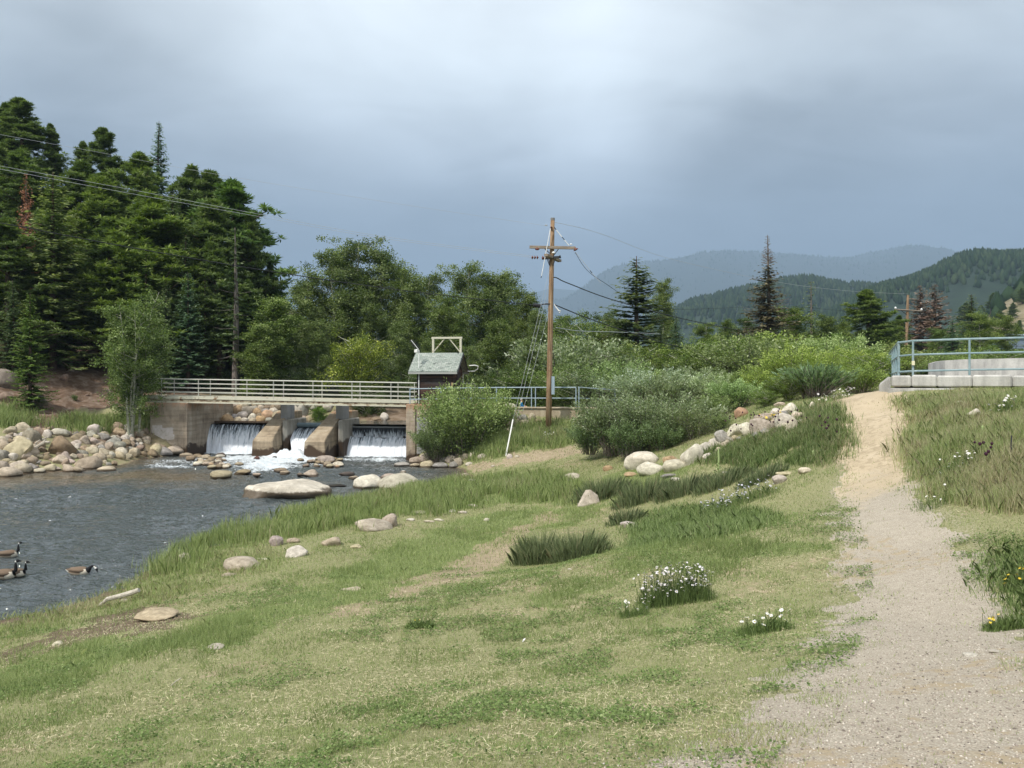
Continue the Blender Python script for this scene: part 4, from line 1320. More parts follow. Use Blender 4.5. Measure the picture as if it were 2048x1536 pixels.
# back wall with swept end
mb = MB()
prof = [(1861, 727, 29.0), (1875, 723, 29.3), (1890, 721, 29.6), (1920, 719, 29.6), (2048, 716, 29.0), (2400, 712, 27.5)]
vf, n = [], len(prof)
for (u_, v_, D_) in prof: vf.append(P(u_, v_, D_) - o0)
lo = [Vector((k.x, k.y, 1.4 - o0.z)) for k in vf]
bk = [k + Vector((.1, .35, 0)) for k in vf]
bl = [k + Vector((.1, .35, 0)) for k in lo]
allv = vf + lo + bk + bl
fs = []
for i in range(n - 1):
    fs += [(n + i, n + i + 1, i + 1, i), (i, i + 1, 2 * n + i + 1, 2 * n + i), (2 * n + i, 2 * n + i + 1, 3 * n + i + 1, 3 * n + i)]
fs += [(0, 2 * n, 3 * n, n), (n - 1, 2 * n - 1, 4 * n - 1, 3 * n - 1)]
mb.add([tuple(k) for k in allv], fs)
obj('parapet', mb.mesh('para', M_WALLR), cs)

tb = [P(1798, 748, 25.8), P(1826, 746.5, 25.0), P(1939, 744, 24.5), P(2052, 742.5, 24.1), P(2160, 741, 23.7), P(2400, 739, 23)]
tr = railing('railing', tb, tb, 1.04, [1.05, .60, .07], M_TEAL, 'teal three bar railing along the concrete platform', .032)
obj('reflector', MB().box(P(1826.5, 726, 24.93) - tb[0], (.09, .02, .14)).mesh('refl', material('cream_tag', simple((.75, .70, .5)))), tr)
tb2 = [P(1797, 748.2, 25.9), P(1765, 755.5, 52)]
posts = [tb2[0].lerp(tb2[1], k / 13) for k in range(14)]
railing('railing', tb2, posts, 1.06, [1.07, .60, .08], M_TEAL, 'teal railing receding into the valley from the platform corner', .035)


# ------------------------------------------------------------------ distant houses
def house(name, u, vbase, D, wpx, hw, depth, hroof, wallc, roofc, label, rot=0.0, windows=2, zb=None):
    base = P(u, vbase, D)
    if zb is not None: base.z = zb
    e = tag(obj(name, None, loc=base, rot=(0, 0, rot)), label, 'house' if 'house' in name else 'building')
    wd = wpx * D / F
    mb = MB()
    x, y, h, r_ = wd / 2, depth / 2, hw, hroof
    v = [(-x, -y, -1), (x, -y, -1), (x, y, -1), (-x, y, -1), (-x, -y, h), (x, -y, h), (x, y, h), (-x, y, h), (-x, 0, h + r_ - .05), (x, 0, h + r_ - .05)]
    mb.add(v, [(0, 1, 5, 4), (1, 2, 6, 9, 5), (2, 3, 7, 6), (3, 0, 4, 8, 7), (4, 5, 9, 8), (7, 8, 9, 6)])
    obj('wall', mb.mesh('w', wallc), e)
    an = math.atan2(r_, y + .3)
    for sg in (-1, 1):
        obj('roof', MB().box((0, 0, 0), (wd + .8, math.hypot(r_, y + .3) + .1, .12)).mesh('r', roofc), e, (0, sg * (y + .3) / 2, h + r_ / 2), (-sg * an, 0, 0))
    for k in range(windows):
        fx = -x + wd * (k + 1) / (windows + 1)
        f = obj('window', MB().box((fx, -y - .02, h * .55), (.9, .06, .8)).mesh('win', M_WHITE), e)
        obj('pane', MB().box((fx, -y - .06, h * .55), (.75, .03, .65)).mesh('pane', M_DARKM), f)
    return e


M_GRNROOF = material('green_roof', simple((.012, .045, .045)), .5)
M_DKROOF = material('slate_roof', simple((.02, .024, .034)), .6)
M_REDW = material('red_wall', simple((.13, .035, .022), var=.3), .8)
M_BLUEM = material('blue_steel', lambda t, b: t.mix(t.mapr(t.math('PINGPONG', t.node('ShaderNodeSeparateXYZ').outputs[0], .2), 0, .2), (.25, .32, .40), (.25, .32, .40)), .4)


def m_steel(t, b):
    sp = t.node('ShaderNodeSeparateXYZ')
    t.put(sp.inputs[0], t.objco())
    k = t.math('PINGPONG', sp.outputs[0], .25)
    t.put(b.inputs['Normal'], t.bump(k, .6, .08))
    return t.mix(t.mapr(k, 0, .25), (.20, .26, .34), (.32, .39, .47))


M_BLUEM = material('blue_steel_sheet', m_steel, .45, .4)
house('house', 1183, 712, 88, 42, 1.6, 6, 1.7, M_REDW, M_GRNROOF, 'low house with dark green roof half hidden beyond the willows', R(-35), 1)
house('house', 1100, 705, 120, 46, 2.4, 8, 2.0, M_WHITE, M_DKROOF, 'dark roofed house just visible behind the near utility pole', R(20), 2)
house('house', 1066, 712, 105, 30, 2.2, 6, 1.6, M_WHITE, M_DKROOF, 'pale walled house glimpsed through leaves beside the guy wires', R(-10), 2)
house('metal_building', 2070, 704, 110, 125, 2.1, 10, .4, M_BLUEM, M_BLUEM, 'long blue grey corrugated steel building beyond the platform', 0, 0)
house('cabin', 44, 566, 78, 16, 1.6, 4, 1.2, material('turquoise_paint', simple((.10, .42, .36))), M_WHITE, 'turquoise cabin peeking through the dark pines', 0, 0)


# ------------------------------------------------------------------ person beyond the ledge
def person():
    base = P(1043, 815, 47.5)
    zf = g1(base.x, base.y)
    zhead = HC - (797 - V0) / F * 47.5
    Hh = zhead - zf
    s = Hh / 1.72
    vs = [(0, 0, .95), (0, 0, 1.18), (0, 0, 1.42), (0, 0, 1.50), (.01, 0, 1.58), (.02, 0, 1.64),
          (-.01, .19, 1.40), (.12, .25, 1.16), (.34, .22, 1.12), (.42, .21, 1.11),
          (-.01, -.19, 1.40), (.10, -.25, 1.16), (.33, -.2, 1.10), (.42, -.18, 1.09),
          (0, .10, .90), (.03, .11, .50), (-.02, .11, .09), (.12, .11, .03),
          (0, -.10, .90), (.06, -.11, .50), (.03, -.11, .09), (.17, -.11, .03)]
    es = [(0, 1), (1, 2), (2, 3), (3, 4), (4, 5), (2, 6), (6, 7), (7, 8), (8, 9), (2, 10), (10, 11), (11, 12), (12, 13), (0, 14), (14, 15), (15, 16), (16, 17), (0, 18), (18, 19), (19, 20), (20, 21)]
    rs = [.15, .15, .14, .06, .085, .10, .06, .048, .035, .03, .06, .048, .035, .03, .085, .06, .045, .04, .085, .06, .045, .04]
    me = bpy.data.meshes.new('body')
    me.from_pydata([tuple(c * s for c in v) for v in vs], es, [])
    tmp = bpy.data.objects.new('tmp_person', me)
    C.objects.link(tmp)
    sk = tmp.modifiers.new('s', 'SKIN')
    for i, r_ in enumerate(rs): me.skin_vertices[0].data[i].radius = (r_ * s, r_ * s * (.8 if i in (0, 1, 2) else 1))
    me.skin_vertices[0].data[0].use_root = True
    tmp.modifiers.new('d', 'SUBSURF').levels = 2
    dg = bpy.context.evaluated_depsgraph_get()
    body = bpy.data.meshes.new_from_object(tmp.evaluated_get(dg))
    bpy.data.objects.remove(tmp)
    ms = [material('skin', simple((.50, .30, .20), var=.05)), material('blue_shirt', simple((.02, .14, .33))), material('dark_trousers', simple((.05, .05, .06)))]
    body.materials.clear()
    for m in ms: body.materials.append(m)
    for p in body.polygons:
        c = p.center / s
        p.material_index = 0 if (c.z > 1.47 or c.x > .2 and c.z > .9) else (1 if c.z > .92 else 2)
        p.use_smooth = True
    e = obj('person', None, loc=(base.x, base.y, zf))
    tag(e, 'person in blue shirt with pale hair reaching forward beyond the ledge', 'person')
    obj('body', body, e)
    hb = bmesh.new()
    bmesh.ops.create_icosphere(hb, subdivisions=3, radius=.108 * s)
    for v in hb.verts: v.co.z *= 1.0
    bmesh.ops.delete(hb, geom=[v for v in hb.verts if v.co.z < -.02 and v.co.x > -.02 * s], context='VERTS')
    hm = bpy.data.meshes.new('hair')
    hb.to_mesh(hm)
    hb.free()
    hm.materials.append(material('grey_hair', simple((.45, .42, .38))))
    obj('hair', hm, e, (.0, 0, 1.655 * s))


person()


# ------------------------------------------------------------------ geese
def goose(u, v, head, yaw, label, sc=.9, drink=False, rot=0):
    base = W(u, v)
    e = tag(obj('goose', None, loc=base, rot=(0, 0, R(yaw)), scale=sc * .93), label, 'goose')
    st = [(-.46, .13, .012, 0), (-.40, .12, .05, 1), (-.33, .09, .085, 1), (-.22, .065, .13, 2), (-.08, .055, .158, 2), (.07, .055, .162, 2), (.18, .06, .145, 3), (.25, .08, .11, 3)]
    if not drink:
        st += [(.285, .13, .066, 4), (.29, .19, .046, 4), (.285, .27, .036, 4), (.285, .34, .034, 4), (.292, .385, .038, 5), (.315, .415, .046, 5), (.35, .42, .042, 6), (.385, .408, .024, 6), (.42, .40, .015, 6), (.445, .397, .006, 6)]
    else:
        st += [(.29, .13, .066, 4), (.33, .19, .046, 4), (.38, .225, .038, 4), (.44, .215, .035, 4), (.48, .18, .036, 5), (.505, .14, .042, 5), (.525, .10, .038, 6), (.54, .065, .022, 6), (.55, .03, .014, 6), (.555, .01, .005, 6)]
    n = 14
    mb = MB()
    mb.tube([(x, 0, z) for x, z, _, _ in st], [r_ for _, _, r_, _ in st], n)
    mats = [material('tail_black', simple((.02, .018, .016))) if 'tail_black' not in bpy.data.materials else bpy.data.materials['tail_black']]
    for nm, c in (('rump_white', (.62, .60, .56)), ('goose_brown', (.16, .115, .08)), ('goose_breast', (.60, .54, .44)), ('goose_black', (.012, .012, .014)), ('cheek_white', (.72, .70, .66)), ('goose_belly', (.42, .35, .27))):
        mats.append(bpy.data.materials.get(nm) or material(nm, simple(c, var=.2), .8, .2))
    me = mb.mesh('goose_body', None)
    for m in mats: me.materials.append(m)
    nf = len(st) - 1
    for i, p in enumerate(me.polygons):
        if i >= nf * n: continue
        ring = i // n
        c = p.center
        zone = st[ring + 1][3] if ring + 1 < len(st) else 6
        ax = st[ring]
        up = c.z - (st[ring][1] + st[ring + 1][1]) / 2
        if zone == 0: k = 0
        elif zone == 1: k = 1 if up < .01 else 0
        elif zone == 2: k = 2 if up > -.02 else (6 if c.x < .05 else 3)
        elif zone == 3: k = 3 if up < .06 else 2
        elif zone == 4: k = 4
        elif zone == 5: k = 5 if (abs(c.y) > .018 and up < .02) else 4
        else: k = 4
        p.material_index = k
        p.use_smooth = True
    if len(me.polygons) > nf * n:
        me.polygons[nf * n].material_index = 0
        me.polygons[nf * n + 1].material_index = 4
    sub = obj('body', me, e)
    sub.modifiers.new('s', 'SUBSURF').render_levels = 1
    for sg in (-1, 1):
        wb = MB().tube([(-.40, sg * .05, .135), (-.30, sg * .085, .135), (-.12, sg * .115, .12), (.05, sg * .12, .10), (.16, sg * .09, .09), (.2, sg * .06, .09)], [.012, .04, .062, .066, .045, .01], 10)
        wm = wb.mesh('wing', mats[2], smooth=True)
        obj('wing', wm, e)
    return e


goose(17, 1112, 0, 35, 'goose with upright neck and pale breast, farthest out of the four', .84)
goose(8, 1153, 0, 12, 'nearest goose, body cut by the photo edge, head up', .95)
goose(33, 1149, 0, 8, 'smaller goose swimming just behind the nearest one', .78)
goose(160, 1146, 0, 4, 'goose dipping its bill in the water, apart from the others', .82, True)

# ------------------------------------------------------------------ rocks
def ico(sub):
    bm = bmesh.new()
    bmesh.ops.create_icosphere(bm, subdivisions=sub, radius=1)
    v = np.array([tuple(k.co) for k in bm.verts])
    f = np.array([[q.index for q in k.verts] for k in bm.faces], np.int32)
    bm.free()
    return v, f


ICO3, ICO4, ICO2 = ico(3), ico(4), ico(2)


def m_rock(t, b, band=.16):
    p = t.objco()
    oi = t.node('ShaderNodeObjectInfo')
    sep = t.node('ShaderNodeSeparateXYZ')
    off = t.node('ShaderNodeVectorMath', operation='ADD')
    t.put(off.inputs[0], p)
    sc = t.node('ShaderNodeVectorMath', operation='SCALE')
    t.put(sc.inputs[0], (7.1, 3.3, 5.7))
    t.put(sc.inputs['Scale'], oi.outputs['Random'])
    t.put(off.inputs[1], sc.outputs[0])
    q = off.outputs[0]
    n = t.noise(q, 2.2, 6, .68, .3)
    n2 = t.noise(q, 12, 5, .75)
    base = oi.outputs['Color']
    dk = t.mix(1.0, base, (.62, .60, .57), 'MULTIPLY')
    lt = t.mix(1.0, base, (1.18, 1.17, 1.15), 'MULTIPLY')
    col = t.mix(t.mapr(n, .35, .65), dk, lt)
    col = t.mix(t.mapr(n2, .55, .75, 0, .5), col, dk)
    col = t.mix(t.mapr(n2, .3, .15, 0, .5), col, (.55, .52, .47))
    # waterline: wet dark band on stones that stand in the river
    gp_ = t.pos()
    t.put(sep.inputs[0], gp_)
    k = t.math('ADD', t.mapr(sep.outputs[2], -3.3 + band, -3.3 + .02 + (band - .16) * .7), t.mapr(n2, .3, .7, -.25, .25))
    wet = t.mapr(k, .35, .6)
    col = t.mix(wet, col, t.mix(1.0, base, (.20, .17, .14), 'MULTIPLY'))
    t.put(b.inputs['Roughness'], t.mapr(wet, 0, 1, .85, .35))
    t.put(b.inputs['Normal'], t.bump(t.math('ADD', n2, n), .45, .06))
    return col


M_ROCK = material('river_stone', m_rock, .85, .25)
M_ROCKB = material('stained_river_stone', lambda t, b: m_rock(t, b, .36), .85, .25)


def rock_mesh(seed, kind='round', sub=3):
    v, f = (ICO3 if sub == 3 else ICO4 if sub == 4 else ICO2)
    v = v.copy()
    rng = np.random.default_rng(seed)
    n = fbm(v[:, 0] + seed, v[:, 1] + 9, v[:, 2] + 4, scale=1.1, oct=3, seed=seed)
    v = v * (1 + (n[:, None] - .5) * (.55 if kind == 'round' else .45))
    ncut = dict(round=7, facet=13, slab=9)[kind]
    for _ in range(ncut):
        d = rng.normal(size=3)
        d /= np.linalg.norm(d)
        h = rng.uniform(.55, .82) if kind != 'round' else rng.uniform(.66, .88)
        k = v @ d
        m = k > h
        v[m] -= np.outer((k[m] - h) * (1.0 if kind != 'round' else .8), d)
    n = fbm(v[:, 0] + seed, v[:, 1] + 2, v[:, 2] + 1, scale=4.5, oct=3, seed=seed + 5)
    v *= (1 + (n[:, None] - .5) * (.09 if kind == 'round' else .05))
    v = (v - (v.max(0) + v.min(0)) / 2) / ((v.max(0) - v.min(0)) / 2)
    return fast_mesh('rock_%s' % kind, v, f, [M_ROCK], smooth=kind == 'round')


RK = dict(round=[rock_mesh(i) for i in range(9)], facet=[rock_mesh(30 + i, 'facet') for i in range(7)], slab=[rock_mesh(60 + i, 'slab') for i in range(4)])
CTAN, CPALE, CGREY, CBRN, CPINK, CDARK, CORG = (.42, .36, .27), (.55, .505, .43), (.31, .295, .265), (.27, .215, .155), (.44, .375, .305), (.11, .09, .075), (.44, .31, .19)
CN = {CTAN: 'tan', CPALE: 'pale', CGREY: 'grey', CBRN: 'brown', CPINK: 'pinkish', CDARK: 'dark wet', CORG: 'orange'}
rrk = random.Random(5)


def rock(u, v, wp, hp, col=CTAN, label=None, kind='round', name='boulder', cat='boulder', group=None, seed=None, depth=.8, rz=None, sink=.3, D=None, z=None, tilt=0.0):
    g = gp(u, v) if D is None else P(u, v, D)
    wd, h = wp * g.y / F, hp * g.y / F
    ms = RK[kind]
    me = ms[rrk.randrange(len(ms)) if seed is None else seed % len(ms)]
    rzv = (rrk.choice([0, math.pi]) + rrk.uniform(-.35, .35)) if rz is None else rz
    sz = h * (.5 + sink / 2 + .08)
    o = obj(name, me, loc=(g.x, g.y + wd * depth * .3, g.z + h * .95 - sz), rot=(rrk.uniform(-.12, .12), tilt + rrk.uniform(-.1, .1), rzv), scale=(wd / 2 * 1.04, wd / 2 * depth, sz))
    j = rrk.uniform(.82, 1.16)
    o.color = (col[0] * j, col[1] * j * rrk.uniform(.96, 1.03), col[2] * j * rrk.uniform(.9, 1.06), 1)
    return tag(o, label, cat, group)


ORD = 'first second third fourth fifth sixth seventh eighth ninth tenth eleventh twelfth thirteenth fourteenth fifteenth sixteenth seventeenth eighteenth nineteenth twentieth'.split()

# --- boulders in the river
big = tag(obj('boulder', None, loc=W(570, 995)), 'largest pale flat boulder lying alone in the river, dark wet underside', 'boulder')
v_, f_ = ICO4
v_ = v_.copy()
n_ = fbm(v_[:, 0] + 3, v_[:, 1], v_[:, 2], scale=1.5, oct=4, seed=3)
x0 = v_[:, 0].copy()
v_[:, 2] = np.where(v_[:, 2] > 0, np.minimum(v_[:, 2] * 1.4, .78 - .32 * np.clip(x0 - .1, 0, 1) - .1 * (x0 < -.75)), v_[:, 2])
v_ *= (1 + (n_[:, None] - .5) * .55)
v_[:, 2] += .10 * np.sin(v_[:, 0] * 4 + 1) * (v_[:, 2] > 0)
notch = np.exp(-((x0 + .52) / .07) ** 2) * (v_[:, 1] < 0)
v_[:, 1] += notch * .16
under = np.clip((.42 - v_[:, 2]) * 2, 0, 1) * (v_[:, 1] < 0) * (x0 > -.5)
v_[:, 1] += under * .42
v_[:, 0] = np.where(v_[:, 0] > .3, v_[:, 0] * 1.12, v_[:, 0])
v_ *= np.array([1.70, 1.15, .66])
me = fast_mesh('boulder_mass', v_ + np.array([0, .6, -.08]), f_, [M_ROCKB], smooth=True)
big.data = None
C.objects.unlink(big)
bpy.data.objects.remove(big)
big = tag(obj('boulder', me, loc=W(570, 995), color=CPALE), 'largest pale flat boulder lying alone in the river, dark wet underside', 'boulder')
rock(735, 977, 60, 28, CPALE, 'rounded grey tan boulder touching its pale twin in the river', seed=2, rz=.1)
rock(797, 979, 80, 32, (.46, .42, .35), 'broad pale boulder on the right of the touching pair in the river', seed=4, rz=0, depth=.7)
rock(778, 958, 46, 10, CPINK, 'low pinkish slab rock behind the touching river pair', 'slab')
rock(438, 957, 48, 16, CTAN, 'low tan rounded rock between the gravel bar and the largest boulder', seed=1)
rock(483, 948, 34, 9, CBRN, 'brown flat rock beside low tan rock below the foam')
rock(618, 953, 34, 13, CTAN, 'humped tan rock in midstream below the second pier', 'facet')
rock(568, 948, 20, 7, CTAN, 'small tan stone below the churning foam')
rock(513, 952, 18, 6, CPINK, 'small pinkish stone between brown flat rock and midstream stones')
rock(560, 944, 28, 8, CBRN, 'brown stone breaking the water near the foam edge')
rock(600, 951, 14, 5, CBRN, 'small brown stone just before the humped tan rock')
rock(692, 951, 30, 6, CDARK, 'thin dark stone in the current before the wide fall')
rock(706, 958, 18, 6, CTAN, 'small tan stone just upstream of the touching pair')
rock(590, 962, 12, 4, CPINK, 'tiny stone showing behind the largest boulder')
rock(632, 974, 46, 4, CDARK, 'dark low stone awash beyond the end of largest boulder', 'slab')
rock(672, 973, 36, 4, CDARK, 'dark stone awash between largest boulder and touching pair', 'slab')
rock(806, 946, 12, 5, CPALE, 'small pale stone near the rocks by the rusty abutment')
rock(650, 925, 36, 14, CPINK, 'pinkish rounded rock at the foot of the tan pier')
rock(675, 934, 22, 12, CPALE, 'angular pale rock on the small gravel spit', 'facet', tilt=.4)
rock(512, 920, 14, 8, (.14, .07, .06), 'dark red rock in white water below the first pier')
rock(440, 915, 20, 10, CDARK, 'dark wet rock atop the gravel bar in white water')
rock(548, 917, 10, 5, CDARK, 'small black rock poking through the foam')

# --- gravel bars
bar_l = []
for (u0, u1, v0, v1, n, wmin, wmax, nm) in ((372, 478, 916, 938, 44, 9, 20, 'gravel bar below the far fall'), (585, 705, 921, 936, 26, 8, 17, 'spit of stones below the piers')):
    for k in range(n):
        a = rrk.random()
        b_ = (rrk.random() + rrk.random()) / 2
        u = u0 + (u1 - u0) * b_
        v = v0 + (v1 - v0) * a
        wd = rrk.uniform(wmin, wmax)
        c = rrk.choice([CTAN, CTAN, CPALE, CPINK, CBRN, CBRN, CORG, CDARK])
        bar_l.append((v, u, wd, c, nm))
bar_l.sort()
seen = {}
for v, u, wd, c, nm in bar_l:
    key = (CN[c], nm)
    seen[key] = seen.get(key, 0) + 1
    rock(u, v, wd, wd * rrk.uniform(.4, .65), c, '%s cobble, %s from upstream in the %s' % (CN[c], ORD[min(seen[key], 20) - 1], nm), name='cobble', cat='cobble', group='cobbles on the ' + nm, sink=.2)

# --- rock heap along the far bank: rows parallel to the waterline
rows = [(862, 8, 292, 22), (870, -30, 292, 22), (880, -35, 296, 21), (890, -35, 298, 21), (900, -35, 330, 22), (910, -35, 345, 22), (920, -35, 258, 21), (930, -35, 232, 22), (941, -35, 160, 26)]
rowname = ['top', 'second highest', 'third highest', 'fourth highest', 'middle', 'fourth lowest', 'third lowest', 'second lowest', 'waterline']
for ri, (v0, ua, ub, st) in enumerate(rows):
    u, k = ub - 6, 0
    while u > ua:
        wd = st * rrk.uniform(.62, 1.35)
        vv = v0 + rrk.uniform(-4, 4) + (2.5 if ri < 3 else 0)
        near_big = abs(u - 115) < 26 and 876 < vv < 908
        if ri == 0 and 118 < u < 165: near_big = True
        if not near_big and k < 20:
            c = rrk.choice([CTAN, CTAN, CTAN, CPALE, CGREY, CPINK, CBRN, (.33, .26, .19)])
            wd *= rrk.choice([.7, .85, 1, 1.1])
            cn = CN.get(c, 'sandy')
            rock(u, vv, wd, wd * rrk.uniform(.48, .74), c, '%s boulder, %s from the abutment in the %s row of far bank heap' % (cn, ORD[k], rowname[ri]),
                 kind=rrk.choice(['facet', 'facet', 'facet', 'slab', 'round']), group='boulders heaped along the far bank')
            k += 1
        u -= wd * rrk.uniform(.72, .92)
rock(118, 912, 54, 42, (.29, .225, .15), 'biggest brown boulder in the far bank heap, smooth squared top', 'facet', seed=1, sink=.15)
rock(30, 915, 54, 40, CTAN, 'big tan split boulder near the frame edge in far bank heap', 'facet', seed=3, sink=.15)
rock(58, 886, 36, 28, (.27, .24, .20), 'big grey brown rounded boulder behind the driftwood', seed=5, sink=.15)
rock(172, 937, 48, 25, (.38, .32, .24), 'big tan boulder standing in the shallows at the waterline', seed=3)
rock(208, 942, 36, 10, CTAN, 'flat tan boulder in the shallows nearest midstream', seed=6)
rock(8, 954, 56, 20, CTAN, 'large tan boulder cut by the frame at far bank waterline', seed=7)
rock(38, 945, 38, 20, CTAN, 'rounded tan boulder beside the one cut by the frame', seed=8)
rock(76, 946, 22, 10, CPALE, 'small pale round stone standing alone in the shallows')
rock(152, 942, 30, 4, CPALE, 'thin pale stone barely above water beside big tan boulder', 'slab')
rock(370, 913, 26, 7, CTAN, 'pointed tan stone at the toe of the far abutment', 'slab')
rock(340, 906, 44, 14, CTAN, 'broad tan boulder at the toe of the far abutment')
rock(310, 905, 24, 18, CTAN, 'upright tan stone against the far abutment corner')
# outcrops on the far hillside
for (u, v, w_, h_, lab) in ((70, 812, 34, 24, 'grey slab of bedrock low on the far slope'), (84, 806, 12, 16, 'small upright grey rock beside the bedrock slab'), (4, 775, 44, 40, 'reddish rock outcrop at the frame edge on the far slope'),
                            (8, 805, 36, 22, 'lower reddish ledge below the outcrop at the frame edge'), (128, 722, 50, 26, 'weathered ledge halfway up the bare slope'), (124, 760, 22, 14, 'brown rock below the weathered ledge'),
                            (150, 722, 18, 8, 'small pale rock on the bare slope near the birch'), (172, 792, 10, 5, 'tiny pale stone on the slope behind the birch'), (70, 840, 16, 8, 'pale flat stone beside the far footpath'),
                            (162, 700, 16, 10, 'upper grey stone high on the bare slope'), (140, 744, 14, 8, 'brown stone in the middle of bare slope')):
    rock(u, v, w_, h_, rrk.choice([(.26, .19, .15), (.30, .25, .21)]) if 'grey' not in lab else CGREY, lab, 'facet', name='rock', cat='rock')
dw0 = gp(70, 900)
dwm = MB()
for (pts, r_) in ((((66, 899), (76, 893), (86, 886), (92, 879)), .11), (((84, 888), (90, 884), (100, 884)), .08), (((88, 883), (86, 878), (93, 875)), .06), (((74, 894), (72, 886), (80, 880)), .05)):
    dwm.tube([P(a, b_, dw0.y - .2) - dw0 for a, b_ in pts], [r_, r_ * .9, r_ * .7, r_ * .45][:len(pts)], 8)
M_DRIFT = material('driftwood', lambda t, b: t.ramp(t.noise(t.scalev(t.objco(), 8, 8, 8), 2, 5, .7), [(.3, (.22, .19, .15)), (.6, (.50, .46, .39))]), .9)
tag(obj('driftwood', dwm.mesh('driftwood', M_DRIFT), loc=dw0), 'bleached forked driftwood stump caught among far bank boulders', 'driftwood')

# --- riprap above the weir
for ri, (v0, ua, ub) in enumerate(((846, 424, 553), (838, 430, 556), (829, 424, 560), (820, 424, 562), (812, 430, 560))):
    u, k = ua + 6, 0
    while u < ub:
        wd = rrk.uniform(16, 27)
        c = rrk.choice([CTAN, CPALE, CGREY, CBRN, CORG, CPINK, CTAN])
        rock(u, v0 + rrk.uniform(-2, 2), wd, wd * rrk.uniform(.6, .8), c, '%s riprap boulder, %s from far abutment in %s course above the weir' % (CN[c], ORD[k], ['bottom', 'second', 'third', 'fourth', 'top'][ri]),
             D=50.6 + ri * .9, group='riprap boulders above the weir', sink=.25)
        u += wd * .86
        k += 1
for (u, v, w_, h_, c, lab) in ((600, 826, 30, 24, CPALE, 'large pale riprap boulder between the piers'), (601, 838, 22, 9, CTAN, 'flat tan riprap stone between piers below the large pale one'), (622, 842, 26, 14, CTAN, 'wedge shaped riprap stone beside the bushy clump'),
                               (602, 846, 14, 5, CPINK, 'thin riprap stone at the pool edge between piers'), (612, 812, 20, 10, CPALE, 'small riprap stone under the girder between piers'), (638, 812, 18, 9, CTAN, 'tan riprap stone under the girder above bush'),
                               (655, 818, 26, 16, CPALE, 'pale riprap stone tucked against the tan pier'), (628, 818, 18, 10, CGREY, 'grey riprap stone above the bushy clump'), (598, 812, 16, 9, CGREY, 'grey riprap stone just beside the grey pier cheek'),
                               (690, 843, 22, 5, CBRN, 'brown stone at the pool edge beyond the wide fall'), (768, 838, 18, 14, CPALE, 'white topped rock at the foot of the red dirt bank'), (752, 841, 20, 7, CBRN, 'brown flat rock beside the white topped rock')):
    rock(u, v, w_, h_, c, lab, D=51.5, sink=.25)

# --- rocks by the rusty abutment and the pole
for (u, v, w_, h_, c, lab) in ((803, 933, 32, 9, CGREY, 'low grey tan rock nearest the wide fall in the riverside row'), (832, 926, 28, 13, CTAN, 'brown tan rock at the corner of the rusty abutment'), (829, 934, 20, 8, CTAN, 'small tan stone before the abutment corner rock'),
                               (852, 922, 26, 17, CPINK, 'leaning pinkish rock against the abutment wall'), (853, 935, 28, 14, CTAN, 'tan rock in front of the leaning pinkish one'), (863, 928, 18, 9, CTAN, 'tan rock wedged behind front stones under the willow'),
                               (873, 922, 16, 12, CTAN, 'round tan rock under the willow edge'), (880, 936, 32, 11, CGREY, 'broad grey rock at the waterline under the willow'), (886, 924, 16, 12, CGREY, 'grey round rock behind the broad waterline rock'),
                               (901, 924, 24, 14, CPINK, 'pinkish tan rock in the middle of the riverside row'), (907, 936, 18, 14, CGREY, 'grey rock on the waterline beyond the broad one'), (917, 932, 18, 18, CPINK, 'upright pinkish rock at the end of the waterline row'),
                               (918, 914, 18, 8, CTAN, 'small tan rock in shade below the willow'), (931, 918, 18, 12, CTAN, 'tan rock beneath the willow outer twigs'), (944, 916, 12, 13, CPALE, 'narrow upright pale rock by the grassy edge'),
                               (965, 917, 20, 10, CPALE, 'pale rock in grass toward the white stake'), (938, 930, 16, 6, CPALE, 'small pale rock on bare dirt'), (930, 960, 18, 15, CPINK, 'knobbly pinkish rock where bank meets river bend'),
                               (946, 967, 24, 8, CPALE, 'pale rock beside the knobbly one'), (932, 969, 28, 6, CPINK, 'flat pinkish rock at the river bend'), (950, 974, 22, 6, CPALE, 'lowest pale rock at the river bend'),
                               (1019, 917, 12, 10, CPALE, 'round pale stone just beyond the white stake'), (1034, 915, 9, 5, CPALE, 'tiny stone beyond the white stake'), (986, 934, 8, 4, CPALE, 'tiny pale stone on the dirt pad'),
                               (1032, 838, 20, 11, CPINK, 'rounded brown rock under the ledge wall'), (1046, 840, 20, 12, CGREY, 'dark grey rock beside the rounded brown one below ledge'), (1064, 838, 14, 13, CPINK, 'pinkish rock under the ledge near the pole'),
                               (1022, 852, 34, 16, CTAN, 'square tan block under the ledge wall'), (1052, 850, 26, 11, CPINK, 'pinkish slab below the ledge wall'), (1024, 864, 34, 12, CTAN, 'lower flat tan block beneath the square one'),
                               (1075, 850, 20, 14, CBRN, 'brown rock at the foot of the pole bank'), (1128, 867, 16, 11, CGREY, 'grey rock in grass just past the utility pole'), (1012, 838, 20, 14, CTAN, 'tan rock at the ledge wall beside the willow')):
    rock(u, v, w_, h_, c, lab, 'facet' if 'block' in lab or 'slab' in lab else 'round', sink=.25)
rock(1019, 815.5, 26, 9, CPALE, 'pale block resting on the ledge wall beside the person', 'facet', D=46.5, sink=.1)

